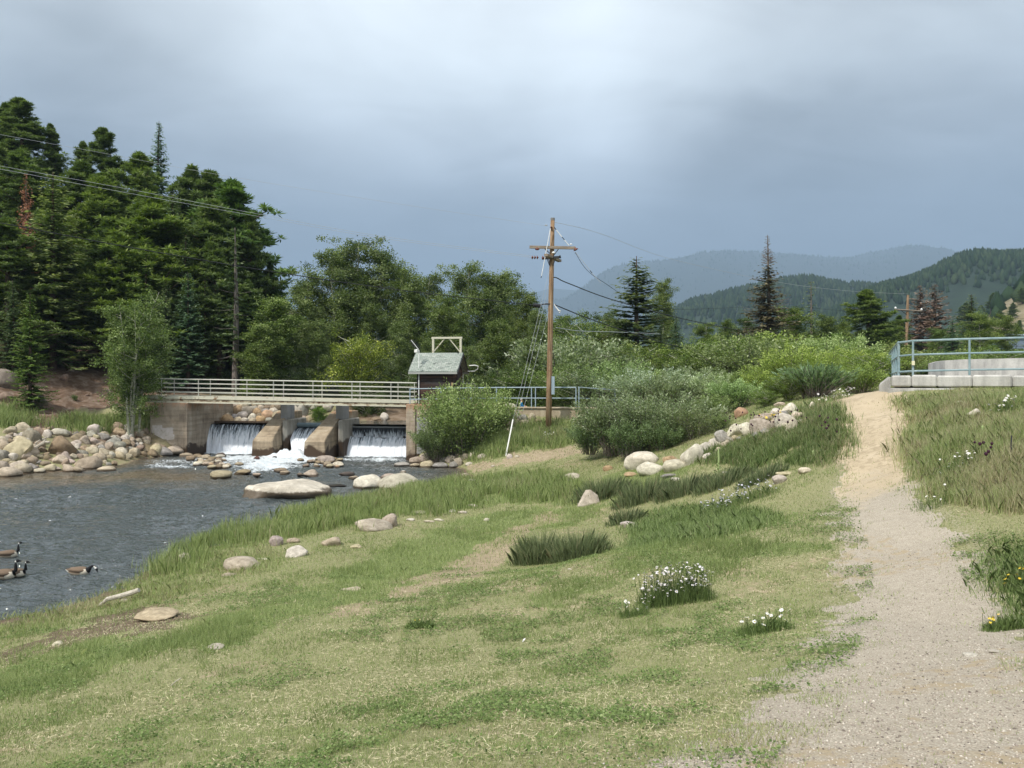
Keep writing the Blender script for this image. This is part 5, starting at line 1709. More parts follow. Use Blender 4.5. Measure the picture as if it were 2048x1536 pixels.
# --- flowering rock ridge beside the path
ridge = [(1285, 934, 68, 32, CPALE, 'largest smooth white boulder at the low end of rock ridge', 'round'), (1302, 948, 54, 24, CPALE, 'cream rounded boulder in front of the largest white one', 'round'), (1354, 940, 52, 22, CPALE, 'smooth white boulder beside the cream rounded one', 'round'),
         (1340, 929, 30, 18, CORG, 'orange boulder peeking between the smooth white ones', 'round'), (1386, 926, 44, 40, CPALE, 'tall white boulder standing at the low end of rock ridge', 'facet'), (1412, 905, 30, 22, CPALE, 'pale boulder above the tall standing one', 'round'),
         (1425, 896, 24, 18, CPALE, 'small pale boulder linking up to the ridge', 'round'), (1448, 884, 36, 24, CGREY, 'grey boulder among dark thistles', 'facet'), (1474, 872, 40, 24, CPALE, 'white boulder thick with thistle heads', 'facet'),
         (1500, 868, 42, 24, CPALE, 'white boulder in the centre of the thistles', 'facet'), (1530, 862, 54, 26, CPINK, 'broad pinkish grey boulder in the middle of the ridge', 'facet'), (1534, 842, 46, 16, (.33, .28, .24), 'brown grey slab above the broad pinkish boulder', 'slab'),
         (1556, 832, 32, 16, CPALE, 'pale boulder near the yellow flowers', 'facet'), (1584, 828, 34, 22, CPALE, 'white peaked boulder near the top of ridge', 'facet'), (1572, 850, 42, 24, CPALE, 'white block facing the path side of ridge', 'facet'),
         (1584, 868, 26, 34, CPALE, 'upright pale boulder low on the path side', 'facet'), (1600, 838, 30, 14, CPINK, 'pinkish boulder by the top of the ridge', 'round'), (1484, 832, 28, 18, (.45, .28, .2), 'reddish boulder on the far side of ridge', 'round'),
         (1538, 806, 32, 16, CGREY, 'grey pointed boulder highest on the far side', 'facet'), (1625, 815, 12, 12, CPALE, 'small upright pale stone by the path crest', 'round'), (1560, 812, 22, 8, CTAN, 'flat tan stone behind the yellow flowers', 'slab'),
         (1216, 941, 20, 10, CORG, 'small orange stone in grass before the rush band', 'round'), (1262, 953, 26, 9, CORG, 'orange flat stone at the edge of the dark rushes', 'slab'), (1340, 955, 34, 7, CGREY, 'greenish flat stone under the smooth white boulder', 'slab'),
         (1353, 962, 24, 7, CPALE, 'half buried white stone in the dark rushes', 'round'), (1562, 966, 28, 16, CPALE, 'round white stone ringed by dry grass', 'round'), (1572, 951, 34, 8, (.5, .45, .3), 'yellowish flat stone behind the round white one', 'slab'),
         (1612, 946, 26, 12, CPALE, 'pale capped stone nearest the path edge', 'facet'), (1455, 948, 20, 5, CPALE, 'tiny flat stone behind the lavender flowers', 'slab'), (1145, 960, 30, 14, CPALE, 'pale rounded stone in reeds behind the pyramid rock', 'round'),
         (1133, 964, 22, 7, CPALE, 'low companion stone beside the rounded one in reeds', 'slab'), (1925, 815, 20, 14, CPALE, 'pale stone in meadow below the concrete wall', 'facet'), (1950, 838, 26, 22, CPALE, 'larger pale stone half hidden in the meadow grass', 'facet'),
         (1942, 852, 16, 10, CPINK, 'small pinkish stone below the larger meadow stone', 'round')]
for (u, v, w_, h_, c, lab, kd) in ridge:
    if 1400 < u < 1640 and v < 900: w_, h_, c = w_ * .98, h_ * 1.05, tuple(k * 1.08 for k in c)
    rock(u, v, w_, h_, c, lab, kd, name='boulder', sink=.3)
rub = random.Random(77)
for k in range(38):
    q_ = k / 37
    u, v = 1415 + 185 * q_ + rub.uniform(-8, 8), 904 - 72 * q_ + rub.uniform(-14, 18)
    w_ = rub.uniform(9, 21)
    rock(u, v, w_, w_ * rub.uniform(.55, .8), rub.choice([CPALE, CPALE, CTAN, CGREY]), 'angular rubble stone, %s from the low end of the rock ridge' % (ORD + ['twenty-' + a for a in ORD[:9]] + ['thirtieth'] + ['thirty-' + a for a in ORD[:9]])[k], 'facet', name='rubble_stone', cat='stone', group='rubble along the rock ridge')
# pyramid-like pale rock
pyr = bmesh.new()
gpy = gp(1178, 1010)
wd, hh = 46 * gpy.y / F, 30 * gpy.y / F
pv = [(-.5, -.3, -.1), (.5, -.35, -.1), (.52, .4, -.1), (-.45, .4, -.1), (-.40, -.22, .18), (.34, -.34, .22), (.5, .1, .2), (-.32, .2, .3), (-.22, -.12, .62), (.06, -.16, 1.0), (.40, -.10, .62), (.12, .1, .92), (-.12, .05, .93)]
for p_ in pv: pyr.verts.new((p_[0] * wd, p_[1] * wd, p_[2] * hh))
bmesh.ops.convex_hull(pyr, input=pyr.verts)
bmesh.ops.bevel(pyr, geom=pyr.edges[:], offset=.03, segments=2, affect='EDGES', clamp_overlap=True)
me = bpy.data.meshes.new('pyramid')
pyr.to_mesh(me)
pyr.free()
me.materials.append(M_ROCK)
tag(obj('boulder', me, loc=gpy + Vector((0, .2, 0)), color=(.52, .46, .39)), 'angular pale pyramid shaped rock alone on the grass', 'boulder')
# --- stones in the near grass
st_ = [(745, 1062, 74, 24, CPINK, 'long pinkish boulder by the reeds with a raised end', 'facet'), (776, 1054, 34, 26, CPINK, 'raised blocky end stone of the long pinkish boulder', 'facet'), (478, 1140, 72, 26, CPINK, 'large low pinkish boulder in pale grass near the water', 'round'),
       (366, 1126, 24, 20, CPALE, 'pale round stone at the water edge in reeds', 'round'), (550, 1092, 28, 20, (.36, .31, .3), 'grey pinkish round stone under the reeds', 'round'), (585, 1086, 26, 10, CPINK, 'flat stone behind the grey pinkish one', 'slab'),
       (592, 1114, 44, 22, CPALE, 'leaning pale slab in short dry grass', 'slab'), (660, 1092, 38, 18, CPINK, 'pinkish wedge stone uphill of the leaning slab', 'facet'), (305, 1242, 94, 17, (.52, .44, .31), 'long flat cream stone on bare mud', 'slab'),
       (712, 1096, 26, 7, CTAN, 'small flat stone beside the pinkish wedge', 'slab'), (455, 1152, 30, 5, CTAN, 'tiny stone before the large low pinkish boulder', 'slab'), (525, 1121, 26, 4, CPALE, 'flat pale stone between big low boulder and leaning slab', 'slab'),
       (700, 1183, 40, 6, CTAN, 'thin pale stone alone in the mid lawn', 'slab'), (880, 1019, 22, 9, CPALE, 'white stone by the reeds above long pinkish boulder', 'round'), (838, 1027, 28, 6, CPALE, 'flat pale stone in a scatter behind the reeds', 'slab'),
       (905, 1024, 16, 5, CPALE, 'small flat stone to the side of the white one', 'slab'), (925, 1027, 18, 5, CPALE, 'thin stone farther along the same scatter', 'slab'), (945, 1014, 20, 6, CPALE, 'pale stone at the end of the scatter', 'slab'),
       (820, 1042, 18, 5, CPALE, 'tiny stone before the scatter of flat ones', 'slab'), (858, 1045, 22, 4, CPALE, 'second tiny stone before the scatter', 'slab'), (878, 1042, 20, 4, CPALE, 'third tiny stone before the scatter', 'slab'),
       (973, 1042, 12, 6, CPALE, 'lone pebble in the bright mid lawn', 'round'), (1258, 1055, 34, 11, CPALE, 'flat pale stone between the dark rush clumps', 'slab'), (990, 967, 26, 5, CTAN, 'flat tan stone near the river bend reeds', 'slab'),
       (430, 1298, 36, 6, CPALE, 'thin pale stone at the edge of the bright grass', 'slab'), (112, 1291, 20, 8, CPALE, 'small pale stone at the mud edge', 'round'), (1226, 1044, 12, 5, CTAN, 'small tan stone before the little rush clump', 'round'),
       (1140, 1140, 10, 3, CPALE, 'pebble behind the big rush clump', 'round'), (245, 1206, 20, 9, CPALE, 'small stone under the driftwood branch', 'round'), (1945, 1313, 26, 6, CPALE, 'flat white stone sunk in the gravel path', 'slab'), (1992, 1306, 20, 5, CPALE, 'smaller white stone sunk in gravel near the frame', 'slab')]
for (u, v, w_, h_, c, lab, kd) in st_:
    rock(u, v, w_, h_, c, lab, kd, name='stone', cat='stone', sink=.35)
g0 = gp(198, 1214)
tag(obj('driftwood', MB().tube([P(196, 1215, g0.y) - g0, P(215, 1200, g0.y) - g0, P(240, 1194, g0.y + .05) - g0, P(262, 1188, g0.y + .1) - g0, P(278, 1182, g0.y + .1) - g0], [.02, .045, .05, .055, .05], 9).mesh('branch', M_DRIFT), loc=g0 + Vector((0, 0, .02))), 'pale driftwood branch lying at the near water edge', 'driftwood')
g0 = gp(345, 1372)
tag(obj('twig', MB().tube([P(342, 1373, g0.y) - g0, P(352, 1364, g0.y) - g0, P(362, 1358, g0.y) - g0], .006, 6).mesh('twig', M_DRIFT), loc=g0 + Vector((0, 0, .01))), 'short bare twig lying on the dry lawn', 'twig')


# ------------------------------------------------------------------ foliage helpers
def diam(c, d, s):
    """diamond leaves: centres, length vectors, half width vectors -> verts, faces"""
    v = np.stack([c, c + d * .45 + s, c + d, c + d * .45 - s], 1).reshape(-1, 3)
    f = np.arange(len(v), dtype=np.int32).reshape(-1, 4)
    return v, f


def unit(a):
    return a / np.maximum(np.linalg.norm(a, axis=1, keepdims=True), 1e-9)


def leafmat(name, stops, trans=.3, rough=.6, spec=.25):
    def fn(t, b):
        oi = t.node('ShaderNodeObjectInfo')
        tn = t.attr('tint')
        s = t.math('ADD', tn, t.mapr(oi.outputs['Random'], 0, 1, -.06, .06))
        col = t.ramp(s, stops)
        col = t.mix(1.0, col, oi.outputs['Color'], 'MULTIPLY')
        out = t.t.nodes['Material Output']
        tr = t.node('ShaderNodeBsdfTranslucent')
        t.put(tr.inputs[0], t.mix(1.0, col, (1.1, 1.25, .6), 'MULTIPLY'))
        mx = t.node('ShaderNodeMixShader')
        mx.inputs[0].default_value = trans
        t.l.new(b.outputs[0], mx.inputs[1])
        t.l.new(tr.outputs[0], mx.inputs[2])
        t.l.new(mx.outputs[0], out.inputs[0])
        return col
    return material(name, fn, rough, spec)


M_PINE = leafmat('pine_needles', [(0, (.035, .062, .020)), (.4, (.095, .142, .045)), (.75, (.185, .24, .08)), (1, (.32, .36, .16))], .32)
M_SPRUCE = leafmat('spruce_needles', [(0, (.034, .058, .027)), (.4, (.09, .138, .062)), (.75, (.17, .22, .105)), (1, (.31, .36, .21))], .3)
M_DEAD = leafmat('dead_needles', [(0, (.11, .08, .065)), (.5, (.25, .185, .15)), (1, (.38, .30, .25))], .15)
M_DRY = leafmat('dry_needles', [(0, (.045, .045, .028)), (.4, (.10, .10, .06)), (.75, (.17, .16, .10)), (1, (.26, .24, .16))], .15)
M_ASPEN = leafmat('aspen_leaves', [(0, (.035, .06, .016)), (.4, (.085, .125, .034)), (.75, (.17, .22, .075)), (1, (.36, .42, .22))], .34)
M_WILLOW = leafmat('willow_leaves', [(0, (.045, .07, .028)), (.4, (.12, .165, .062)), (.75, (.24, .30, .13)), (1, (.46, .52, .32))], .32)
M_BARKP = material('bark_brown', lambda t, b: t.ramp(t.noise(t.scalev(t.objco(), 6, 6, 1.2), 3, 5, .7), [(.3, (.05, .035, .028)), (.6, (.15, .11, .09)), (.8, (.24, .19, .16))]), .95, .1)
M_BARKG = material('bark_grey', lambda t, b: t.ramp(t.noise(t.scalev(t.objco(), 6, 6, 1.2), 3, 5, .7), [(.3, (.10, .085, .075)), (.6, (.22, .19, .17)), (.8, (.34, .30, .28))]), .95, .1)
M_BARKA = material('bark_pale', lambda t, b: t.mix(t.mapr(t.noise(t.scalev(t.objco(), 3, 3, 7), 2, 4, .7), .56, .64), t.ramp(t.noise(t.objco(), 3, 4), [(.3, (.26, .27, .19)), (.7, (.46, .46, .36))]), (.06, .05, .04)), .9, .15)


def mk_trunk(paths, mat, n=7):
    mb = MB()
    for pts, rs in paths: mb.tube(pts, rs, n, cap=False)
    return mb.mesh('trunk_mesh', mat, smooth=True)


def spruce(seed, H=15, Rr=2.6, lo=.05, droop=.25, dens=1.0, mat=None, dead=0.0, baretop=2.0, gap=.24, nb=6, sp=.36, shape=.85):
    """whorled conifer: real branches, needle sprays along both sides of every branch"""
    rng = np.random.default_rng(seed)
    paths = [([(0, 0, -.4), (rng.normal() * .05, rng.normal() * .05, H * .5), (0, 0, H)], [H * .014, H * .009, .02])]
    cs, ds, ss, tn = [], [], [], []
    z = H * lo
    while z < H * .985:
        f = z / H
        Lm = Rr * (1 - f) ** shape + .12
        for k in range(nb if f < .9 else 4):
            az = rng.uniform(0, 2 * math.pi)
            Lb = Lm * rng.uniform(.62, 1.12) * (1.0 if rng.random() > .08 else .5)
            el = -droop * (1 - f) + .75 * f ** 3 + rng.normal() * .08
            out = np.array([math.cos(az), math.sin(az), 0])
            lat = np.array([-math.sin(az), math.cos(az), 0])
            n = max(2, int(Lb / .19 * dens))
            tt = np.linspace(.12, 1, n)
            sag = -droop * .55 * Lb * np.sin(tt * 2.4) * (1 - f)
            pos = out * (tt * Lb)[:, None] + np.array([0, 0, 1.0]) * (z + math.sin(el) * tt * Lb + sag + .10 * Lb * tt ** 3)[:, None]
            isdead = rng.random() < dead or f > baretop
            if (Lb > .8 or f > baretop) and (isdead or rng.random() < .25):
                paths.append(([tuple(pos[0] * .1 + np.array([0, 0, z * .9])), tuple(pos[n // 2]), tuple(pos[-1])], [.035 * (1 - f) + .01, .02, .008]))
            if isdead: continue
            for sgn in (-1, 1):
                for rep in range(2):
                    m = len(tt)
                    d = out * rng.uniform(.35, .8, m)[:, None] + lat * (sgn * rng.uniform(.35, 1.0, m))[:, None] + np.array([0, 0, 1.0]) * rng.uniform(-.45, .12, m)[:, None]
                    ln = sp * (1.15 - .45 * tt) * rng.uniform(.6, 1.25, m) * min(1, .45 + Lb / 2)
                    d = unit(d) * ln[:, None]
                    s = unit(np.cross(d, rng.normal(size=(m, 3)) * .5 + np.array([0, 0, 1.0]))) * (ln * rng.uniform(.16, .26, m))[:, None]
                    cs.append(pos + rng.normal(size=(m, 3)) * .03)
                    ds.append(d)
                    ss.append(s)
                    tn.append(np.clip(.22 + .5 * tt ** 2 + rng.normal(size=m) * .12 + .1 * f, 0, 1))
        z += gap * rng.uniform(.7, 1.3) * (1 - .35 * f)
    v, fc = diam(np.concatenate(cs), np.concatenate(ds), np.concatenate(ss))
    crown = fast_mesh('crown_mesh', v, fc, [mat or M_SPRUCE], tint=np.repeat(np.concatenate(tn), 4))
    return dict(H=H, trunk=mk_trunk(paths, M_BARKP if not dead else M_BARKG), crown=crown)


def pine(seed, H=16, Rr=2.7, lo=.22, mat=None, flat=1.0, tufts=11, nbr=150):
    rng = np.random.default_rng(seed)
    lean = rng.normal(size=2) * .02 * H
    axis = lambda z: np.array([lean[0] * (z / H) ** 2, lean[1] * (z / H) ** 2, z])
    paths = [([tuple(axis(H * q)) if q > 0 else (0, 0, -.5) for q in (0, .3, .6, .85, .98)], [H * .015, H * .012, H * .008, H * .004, .02])]
    T, W_ = [], []
    blobs = rng.uniform(.6, 1.25, 22)
    for k in range(nbr):
        f = lo + (1 - lo) * (k + rng.random()) / nbr
        z = f * H * .97
        g = (f - lo) / (1 - lo)
        prof = (math.sin(math.pi * min(1, g * .70 + .30)) ** .8) * (1 - .42 * g) + .03
        Lb = Rr * prof * rng.uniform(.35, 1.25) * blobs[int(g * 21.9)]
        az = rng.uniform(0, 2 * math.pi)
        out = np.array([math.cos(az), math.sin(az), 0])
        lat = np.array([-math.sin(az), math.cos(az), 0])
        el = rng.uniform(-.15, .25) + .5 * g
        tip = axis(z) + out * Lb * math.cos(el) + np.array([0, 0, Lb * math.sin(el) + .12 * Lb])
        mid = axis(z) + out * Lb * .55 + np.array([0, 0, Lb * math.sin(el) * .4])
        if Lb > .7 and rng.random() < .5: paths.append(([tuple(axis(z)), tuple(mid), tuple(tip)], [.05 * (1.2 - g), .03, .01]))
        for j in range(tufts):
            q = rng.uniform(.35, 1.0)
            c = axis(z) * (1 - q) + tip * q + lat * rng.normal() * .22 * Lb * (1.1 - .3 * q) + np.array([0, 0, rng.normal() * .10])
            T.append(c)
            W_.append((g, q))
    T = np.array(T)
    W_ = np.array(W_)
    m = 32
    c = np.repeat(T, m, 0)
    n = len(c)
    d = rng.normal(size=(n, 3)) * np.array([1, 1, .7]) + np.array([0, 0, .55])
    ln = rng.uniform(.20, .46, n)
    d = unit(d) * ln[:, None]
    s = unit(np.cross(d, rng.normal(size=(n, 3)))) * (ln * .105)[:, None]
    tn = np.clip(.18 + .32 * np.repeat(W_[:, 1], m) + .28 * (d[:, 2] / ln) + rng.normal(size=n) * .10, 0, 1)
    v, fc = diam(c + d * .1, d, s)
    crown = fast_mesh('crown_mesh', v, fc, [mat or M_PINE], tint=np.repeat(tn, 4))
    return dict(H=H * 1.0, trunk=mk_trunk(paths, M_BARKP), crown=crown)


def broad(seed, H=12, Rr=2.2, lo=.16, stems=1, mat=None, leaf=.115, ncl=260, per=80, clr=.44, bark=None, fan=.10, top=.6, bare=0.0):
    """aspen-like: pale stems, forking limbs, loose clusters of small leaves"""
    rng = np.random.default_rng(seed)
    paths, T, q_ = [], [], []
    for sidx in range(stems):
        a0 = rng.uniform(0, 2 * math.pi)
        base = np.array([math.cos(a0), math.sin(a0), 0]) * (.0 if stems == 1 else rng.uniform(.1, .5))
        Hs = H * (1 if sidx == 0 else rng.uniform(.72, .97))
        dirv = np.array([math.cos(a0), math.sin(a0), 0]) * (0.02 if stems == 1 else fan * rng.uniform(.5, 1.4))
        wob = rng.normal(size=(5, 2)) * .012 * Hs
        ax = lambda f: base + dirv * Hs * f ** 1.3 + np.array([np.interp(f, np.linspace(0, 1, 5), wob[:, 0]), np.interp(f, np.linspace(0, 1, 5), wob[:, 1]), Hs * f])
        r0 = .011 * Hs
        paths.append(([tuple(ax(0) + np.array([0, 0, -.3]))] + [tuple(ax(f)) for f in (.2, .4, .6, .8, .97)], [r0, r0 * .9, r0 * .72, r0 * .5, r0 * .28, .012]))
        nb = int(46 / stems) + 8
        for k in range(nb):
            f = lo + (1 - lo) * (k + rng.random()) / nb
            g = (f - lo) / (1 - lo)
            pr = math.sin(math.pi * (g * top + (1 - top) * .62)) ** .7 * (1 - .22 * g) + .10
            Lb = Rr * pr * rng.uniform(.45, 1.15)
            az = rng.uniform(0, 2 * math.pi)
            out = np.array([math.cos(az), math.sin(az), 0])
            el = rng.uniform(.35, .9)
            p0 = ax(f * .93)
            tip = p0 + out * Lb * math.cos(el) * 1.25 + np.array([0, 0, Lb * math.sin(el)])
            mid = (p0 + tip) / 2 + out * .1 * Lb
            paths.append(([tuple(p0), tuple(mid), tuple(tip)], [.012 + .012 * Lb, .012 + .006 * Lb, .006]))
            nc = max(2, int(ncl / stems / nb * (.5 + pr)))
            for j in range(nc):
                qq = rng.uniform(.3, 1.08)
                T.append(p0 * (1 - qq) + tip * qq + rng.normal(size=3) * .16 * (1 + .3 * Lb))
                q_.append(qq)
    T = np.array(T)
    q_ = np.array(q_)
    rad = clr * rng.uniform(.6, 1.25, len(T))
    c = np.repeat(T, per, 0) + rng.normal(size=(len(T) * per, 3)) * np.repeat(rad, per)[:, None] * np.array([.55, .55, .42])
    n = len(c)
    d = unit(rng.normal(size=(n, 3)) + np.array([0, 0, -.25])) * (leaf * rng.uniform(.7, 1.3, n))[:, None]
    s = unit(np.cross(d, rng.normal(size=(n, 3)))) * (leaf * rng.uniform(.32, .48, n))[:, None]
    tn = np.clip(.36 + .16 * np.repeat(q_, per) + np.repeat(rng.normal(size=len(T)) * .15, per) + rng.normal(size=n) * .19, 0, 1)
    v, fc = diam(c, d, s)
    crown = fast_mesh('crown_mesh', v, fc, [mat or M_ASPEN], tint=np.repeat(tn, 4))
    return dict(H=H, trunk=mk_trunk(paths, bark or M_BARKA, 6), crown=crown)


def willow(seed, H=2.4, Rr=1.7, stems=75, leaf=.095, lw=.24, per=150, up=1.0, mat=None, narrow=False):
    rng = np.random.default_rng(seed)
    paths, C_, D_, S_, T_ = [], [], [], [], []
    for k in range(stems):
        az = rng.uniform(0, 2 * math.pi)
        sp_ = rng.random() ** .7
        out = np.array([math.cos(az), math.sin(az), 0])
        Ls = H * rng.uniform(.62, 1.05) * (1 - .22 * sp_)
        b0 = out * rng.uniform(0, .35) * Rr
        tip = b0 + out * Rr * sp_ * .95 + np.array([0, 0, Ls])
        mid = b0 + out * Rr * sp_ * .45 + np.array([0, 0, Ls * .62])
        paths.append(([tuple(b0 + np.array([0, 0, -.15])), tuple(mid), tuple(tip)], [.018, .012, .004]))
        n = per
        f = np.sqrt(rng.uniform(.015, 1.0, n))
        p0, p1, p2 = b0, mid, tip
        pos = ((1 - f) ** 2)[:, None] * p0 + (2 * f * (1 - f))[:, None] * p1 + (f ** 2)[:, None] * p2
        ax = unit((p2 - p0)[None, :] + rng.normal(size=(n, 3)) * .1)
        side = rng.normal(size=(n, 3)) * (.30 * (1.15 - .8 * f))[:, None] * (H / 2.4)
        pos = pos + side * (.12 if narrow else .75)
        d = unit(ax * up + rng.normal(size=(n, 3)) * .6) * (leaf * rng.uniform(.7, 1.4, n))[:, None]
        s = unit(np.cross(d, rng.normal(size=(n, 3)))) * (leaf * lw * rng.uniform(.8, 1.3, n))[:, None]
        C_.append(pos); D_.append(d); S_.append(s)
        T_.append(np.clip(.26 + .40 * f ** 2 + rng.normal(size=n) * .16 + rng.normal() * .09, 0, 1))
    v, fc = diam(np.concatenate(C_), np.concatenate(D_), np.concatenate(S_))
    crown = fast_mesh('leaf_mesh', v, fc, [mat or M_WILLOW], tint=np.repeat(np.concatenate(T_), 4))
    return dict(H=H, trunk=mk_trunk(paths, M_BARKG, 4), crown=crown, R=Rr)


V = dict(
    spruce=[spruce(1), spruce(2, Rr=2.9, gap=.27), spruce(3, Rr=2.3)],
    openspruce=[spruce(4, H=14, Rr=3.3, droop=-.02, gap=.42, nb=7, dens=1.15, lo=.06, shape=.9, sp=.4)],
    sparse=[spruce(5, H=13, Rr=1.5, gap=.45, nb=4, lo=.22, dens=.8, dead=.35)],
    deadspruce=[spruce(6, H=14, Rr=3.7, gap=.20, nb=8, droop=.35, lo=.05, dead=.42, sp=.34, shape=1.35, baretop=.80, mat=M_DRY)],
    brown=[spruce(7, H=12, Rr=2.4, gap=.28, nb=7, mat=M_DEAD, dead=.1)],
    pine=[pine(11), pine(12, Rr=3.1, lo=.18), pine(13, Rr=2.3, lo=.3), pine(14, H=15, Rr=3.4, lo=.12, nbr=140)],
    aspen=[broad(21), broad(22, Rr=2.6, ncl=300), broad(23, H=11, Rr=1.9), broad(24, H=13, Rr=2.8, lo=.12, ncl=310)],
    birch=[broad(31, H=8.5, Rr=1.7, stems=6, lo=.16, ncl=400, per=66, leaf=.095, clr=.34, fan=.15)],
    thin=[broad(32, H=10, Rr=1.5, lo=.1, ncl=200)],
    bush=[broad(41, H=4.5, Rr=2.0, stems=6, lo=.08, ncl=190, per=75, leaf=.10, fan=.22, clr=.42), broad(42, H=4.5, Rr=2.3, stems=7, lo=.05, ncl=220, per=70, leaf=.10, fan=.26, clr=.42)],
    willow=[willow(51), willow(52, Rr=2.0, stems=70), willow(53, H=2.2, Rr=1.5), willow(54, H=2.6, Rr=1.9, leaf=.07, per=130, stems=75)],
    tallwillow=[willow(55, H=3.6, Rr=2.0, stems=150, per=190, leaf=.10)],
    spiky=[willow(56, H=1.7, Rr=1.5, stems=190, per=34, leaf=.20, lw=.075, up=3.0, narrow=True)],
)


def plant(kind, u, vtop, D, wf=1.0, col=(1, 1, 1), label=None, name=None, var=None, group=None, cat='tree', vbase=None, zb=None, lean=0.0, parts=('trunk', 'crown')):
    pr = V[kind][(var if var is not None else rrk.randrange(9)) % len(V[kind])]
    x = (u - U0) / F * D
    if zb is None: zb = g1(x, D)
    if vbase is not None: zb = HC - (vbase - V0) / F * D
    ztop = HC + (V0 - vtop) / F * D
    s = (ztop - zb) / pr['H']
    e = obj(name or {'pine': 'pine_tree', 'aspen': 'aspen_tree', 'thin': 'aspen_tree', 'birch': 'birch_tree', 'bush': 'bush', 'willow': 'willow_shrub', 'tallwillow': 'willow_shrub', 'spiky': 'willow_shrub', 'sparse': 'pine_tree', 'brown': 'dead_tree'}.get(kind, 'spruce_tree'), None,
            loc=(x, D, zb), rot=(0, lean, rrk.uniform(0, 6.28) if lean == 0 else 0), scale=(s * wf, s * wf, s))
    tag(e, label, cat, group)
    obj(parts[0], pr['trunk'], e, color=(1, 1, 1))
    obj(parts[1], pr['crown'], e, color=col)
    return e


DK, MD, LTG, YG, BL, SIL = (.8, .85, .8), (1, 1, 1), (1.45, 1.35, 1.3), (1.7, 1.5, .8), (1.0, 1.15, 1.45), (1.25, 1.2, 1.5)
# --- woods on the far bank hillside
woods = [
    ('pine', 48, 196, 76, 1.15, MD, 'tall pine with the highest bushy crown at the wood edge', 1), ('pine', 4, 204, 80, 1.0, MD, 'pine cut by the frame behind the highest crown', 0), ('pine', 113, 246, 78, .62, MD, 'slim pine top standing between two taller crowns', 2),
    ('pine', 212, 255, 74, .85, MD, 'pine with stepped branches rising before the pointed spruce', 1), ('pine', 172, 283, 76, .8, MD, 'shorter pine top beside the stepped pine', 0), ('spruce', 318, 242, 78, .72, BL, 'pointed blue green spruce highest in the middle of wood', 2),
    ('pine', 272, 302, 72, .8, (1.1, 1.1, .9), 'flat topped pine just before the pointed spruce', 3), ('pine', 372, 328, 70, .75, MD, 'pine beyond the pointed spruce with ragged top', 0), ('pine', 410, 338, 71, .85, MD, 'round topped pine next along the skyline', 1),
    ('pine', 464, 360, 66, .95, (1, 1.15, 1), 'big rounded pine at the river end of the wood', 3), ('pine', 505, 420, 64, .55, MD, 'narrow dark pine hanging over the aspens', 2), ('pine', 540, 520, 67, .5, DK, 'small dark pine top at the very end of wood', 0),
    ('spruce', 106, 345, 56, 1.05, (1.35, 1.25, 1.0), 'large light green spruce in front of the wood', 1), ('pine', 50, 300, 68, 1.0, DK, 'dark pine behind the large light green spruce', 3), ('pine', 150, 318, 68, .9, MD, 'pine between large light spruce and stepped pine', 0),
    ('pine', 195, 352, 64, .9, (1.1, 1.1, .8), 'yellowish green pine in the second rank', 1), ('pine', 240, 340, 66, .9, MD, 'pine in the middle of the second rank', 2), ('pine', 300, 380, 60, 1.0, (1.15, 1.15, .8), 'broad yellow green pine in the centre of wood', 3),
    ('spruce', 345, 388, 62, .9, MD, 'spruce in the second rank below the pointed one', 0), ('spruce', 292, 486, 57, .95, (1.25, 1.3, .8), 'bright tipped fir low in the centre', 1), ('spruce', 372, 470, 59, .9, MD, 'mid height spruce behind the bridge end', 2),
    ('pine', 425, 400, 62, .9, MD, 'dark pine in second rank near river end', 1), ('sparse', 470, 455, 57, 1.1, MD, 'thin grey trunked half bare conifer above the footbridge', 0), ('pine', 18, 435, 55, 1.1, MD, 'low pine at the frame edge above the outcrop', 3),
    ('spruce', 60, 586, 49, .8, (1.2, 1.3, .7), 'young bright fir on the slope above the boulders', 1), ('spruce', 376, 545, 56, .9, BL, 'bluish spruce between birch and thin conifer', 0), ('pine', 0, 330, 72, 1.1, MD, 'pine at the frame edge in the second rank', 1),
    ('pine', 222, 432, 60, .9, DK, 'shadowy pine behind the birch', 0), ('pine', 440, 478, 59, .8, MD, 'pine right beside the thin bare conifer', 2), ('pine', 495, 560, 60, .7, DK, 'dark pine low beside the slender aspen', 0), ('spruce', 135, 470, 58, .9, DK, 'dark spruce just behind the light green one', 2),
    ('spruce', 332, 560, 56, .8, MD, 'small spruce directly behind the birch crown', 1), ('pine', 85, 420, 64, 1.0, DK, 'deep green pine filling behind light spruce', 3), ('spruce', 25, 560, 52, .8, DK, 'dark spruce above the outcrop at frame edge', 2),
    ('spruce', 410, 560, 58, .8, (1.1, 1.1, .8), 'small spruce over the middle of the footbridge', 0), ('pine', -60, 260, 74, 1.1, MD, 'pine just beyond the frame edge, high on the slope', 1), ('pine', -50, 420, 60, 1.1, DK, 'pine beyond the frame edge, lower on slope', 3),
    ('pine', 270, 420, 66, .9, DK, 'dark pine in deep shade behind centre', 2), ('pine', 180, 520, 62, .9, DK, 'dark low pine above the bare slope', 1), ('pine', 455, 560, 66, .9, DK, 'background pine behind the footbridge rails', 0),
    ('pine', 350, 640, 64, .8, DK, 'low background pine seen just above the rails', 3), ('spruce', 250, 620, 60, .8, DK, 'low dark spruce behind birch trunks', 1), ('spruce', 430, 660, 61, .7, DK, 'short spruce just above bridge rails', 2),
    ('spruce', 500, 665, 63, .8, DK, 'short dark spruce near slender aspen foot', 0), ('pine', 120, 560, 62, .8, DK, 'dark pine low behind the large spruce', 0), ('spruce', -30, 600, 52, .9, DK, 'spruce beyond the frame edge above boulders', 1)]
for k, u, vt, D, wf, c, lab, var in woods: plant(k, u, vt, D, wf * (1.8 if k == 'pine' else 1.45), c, lab, var=var, group='conifers of the far bank wood')
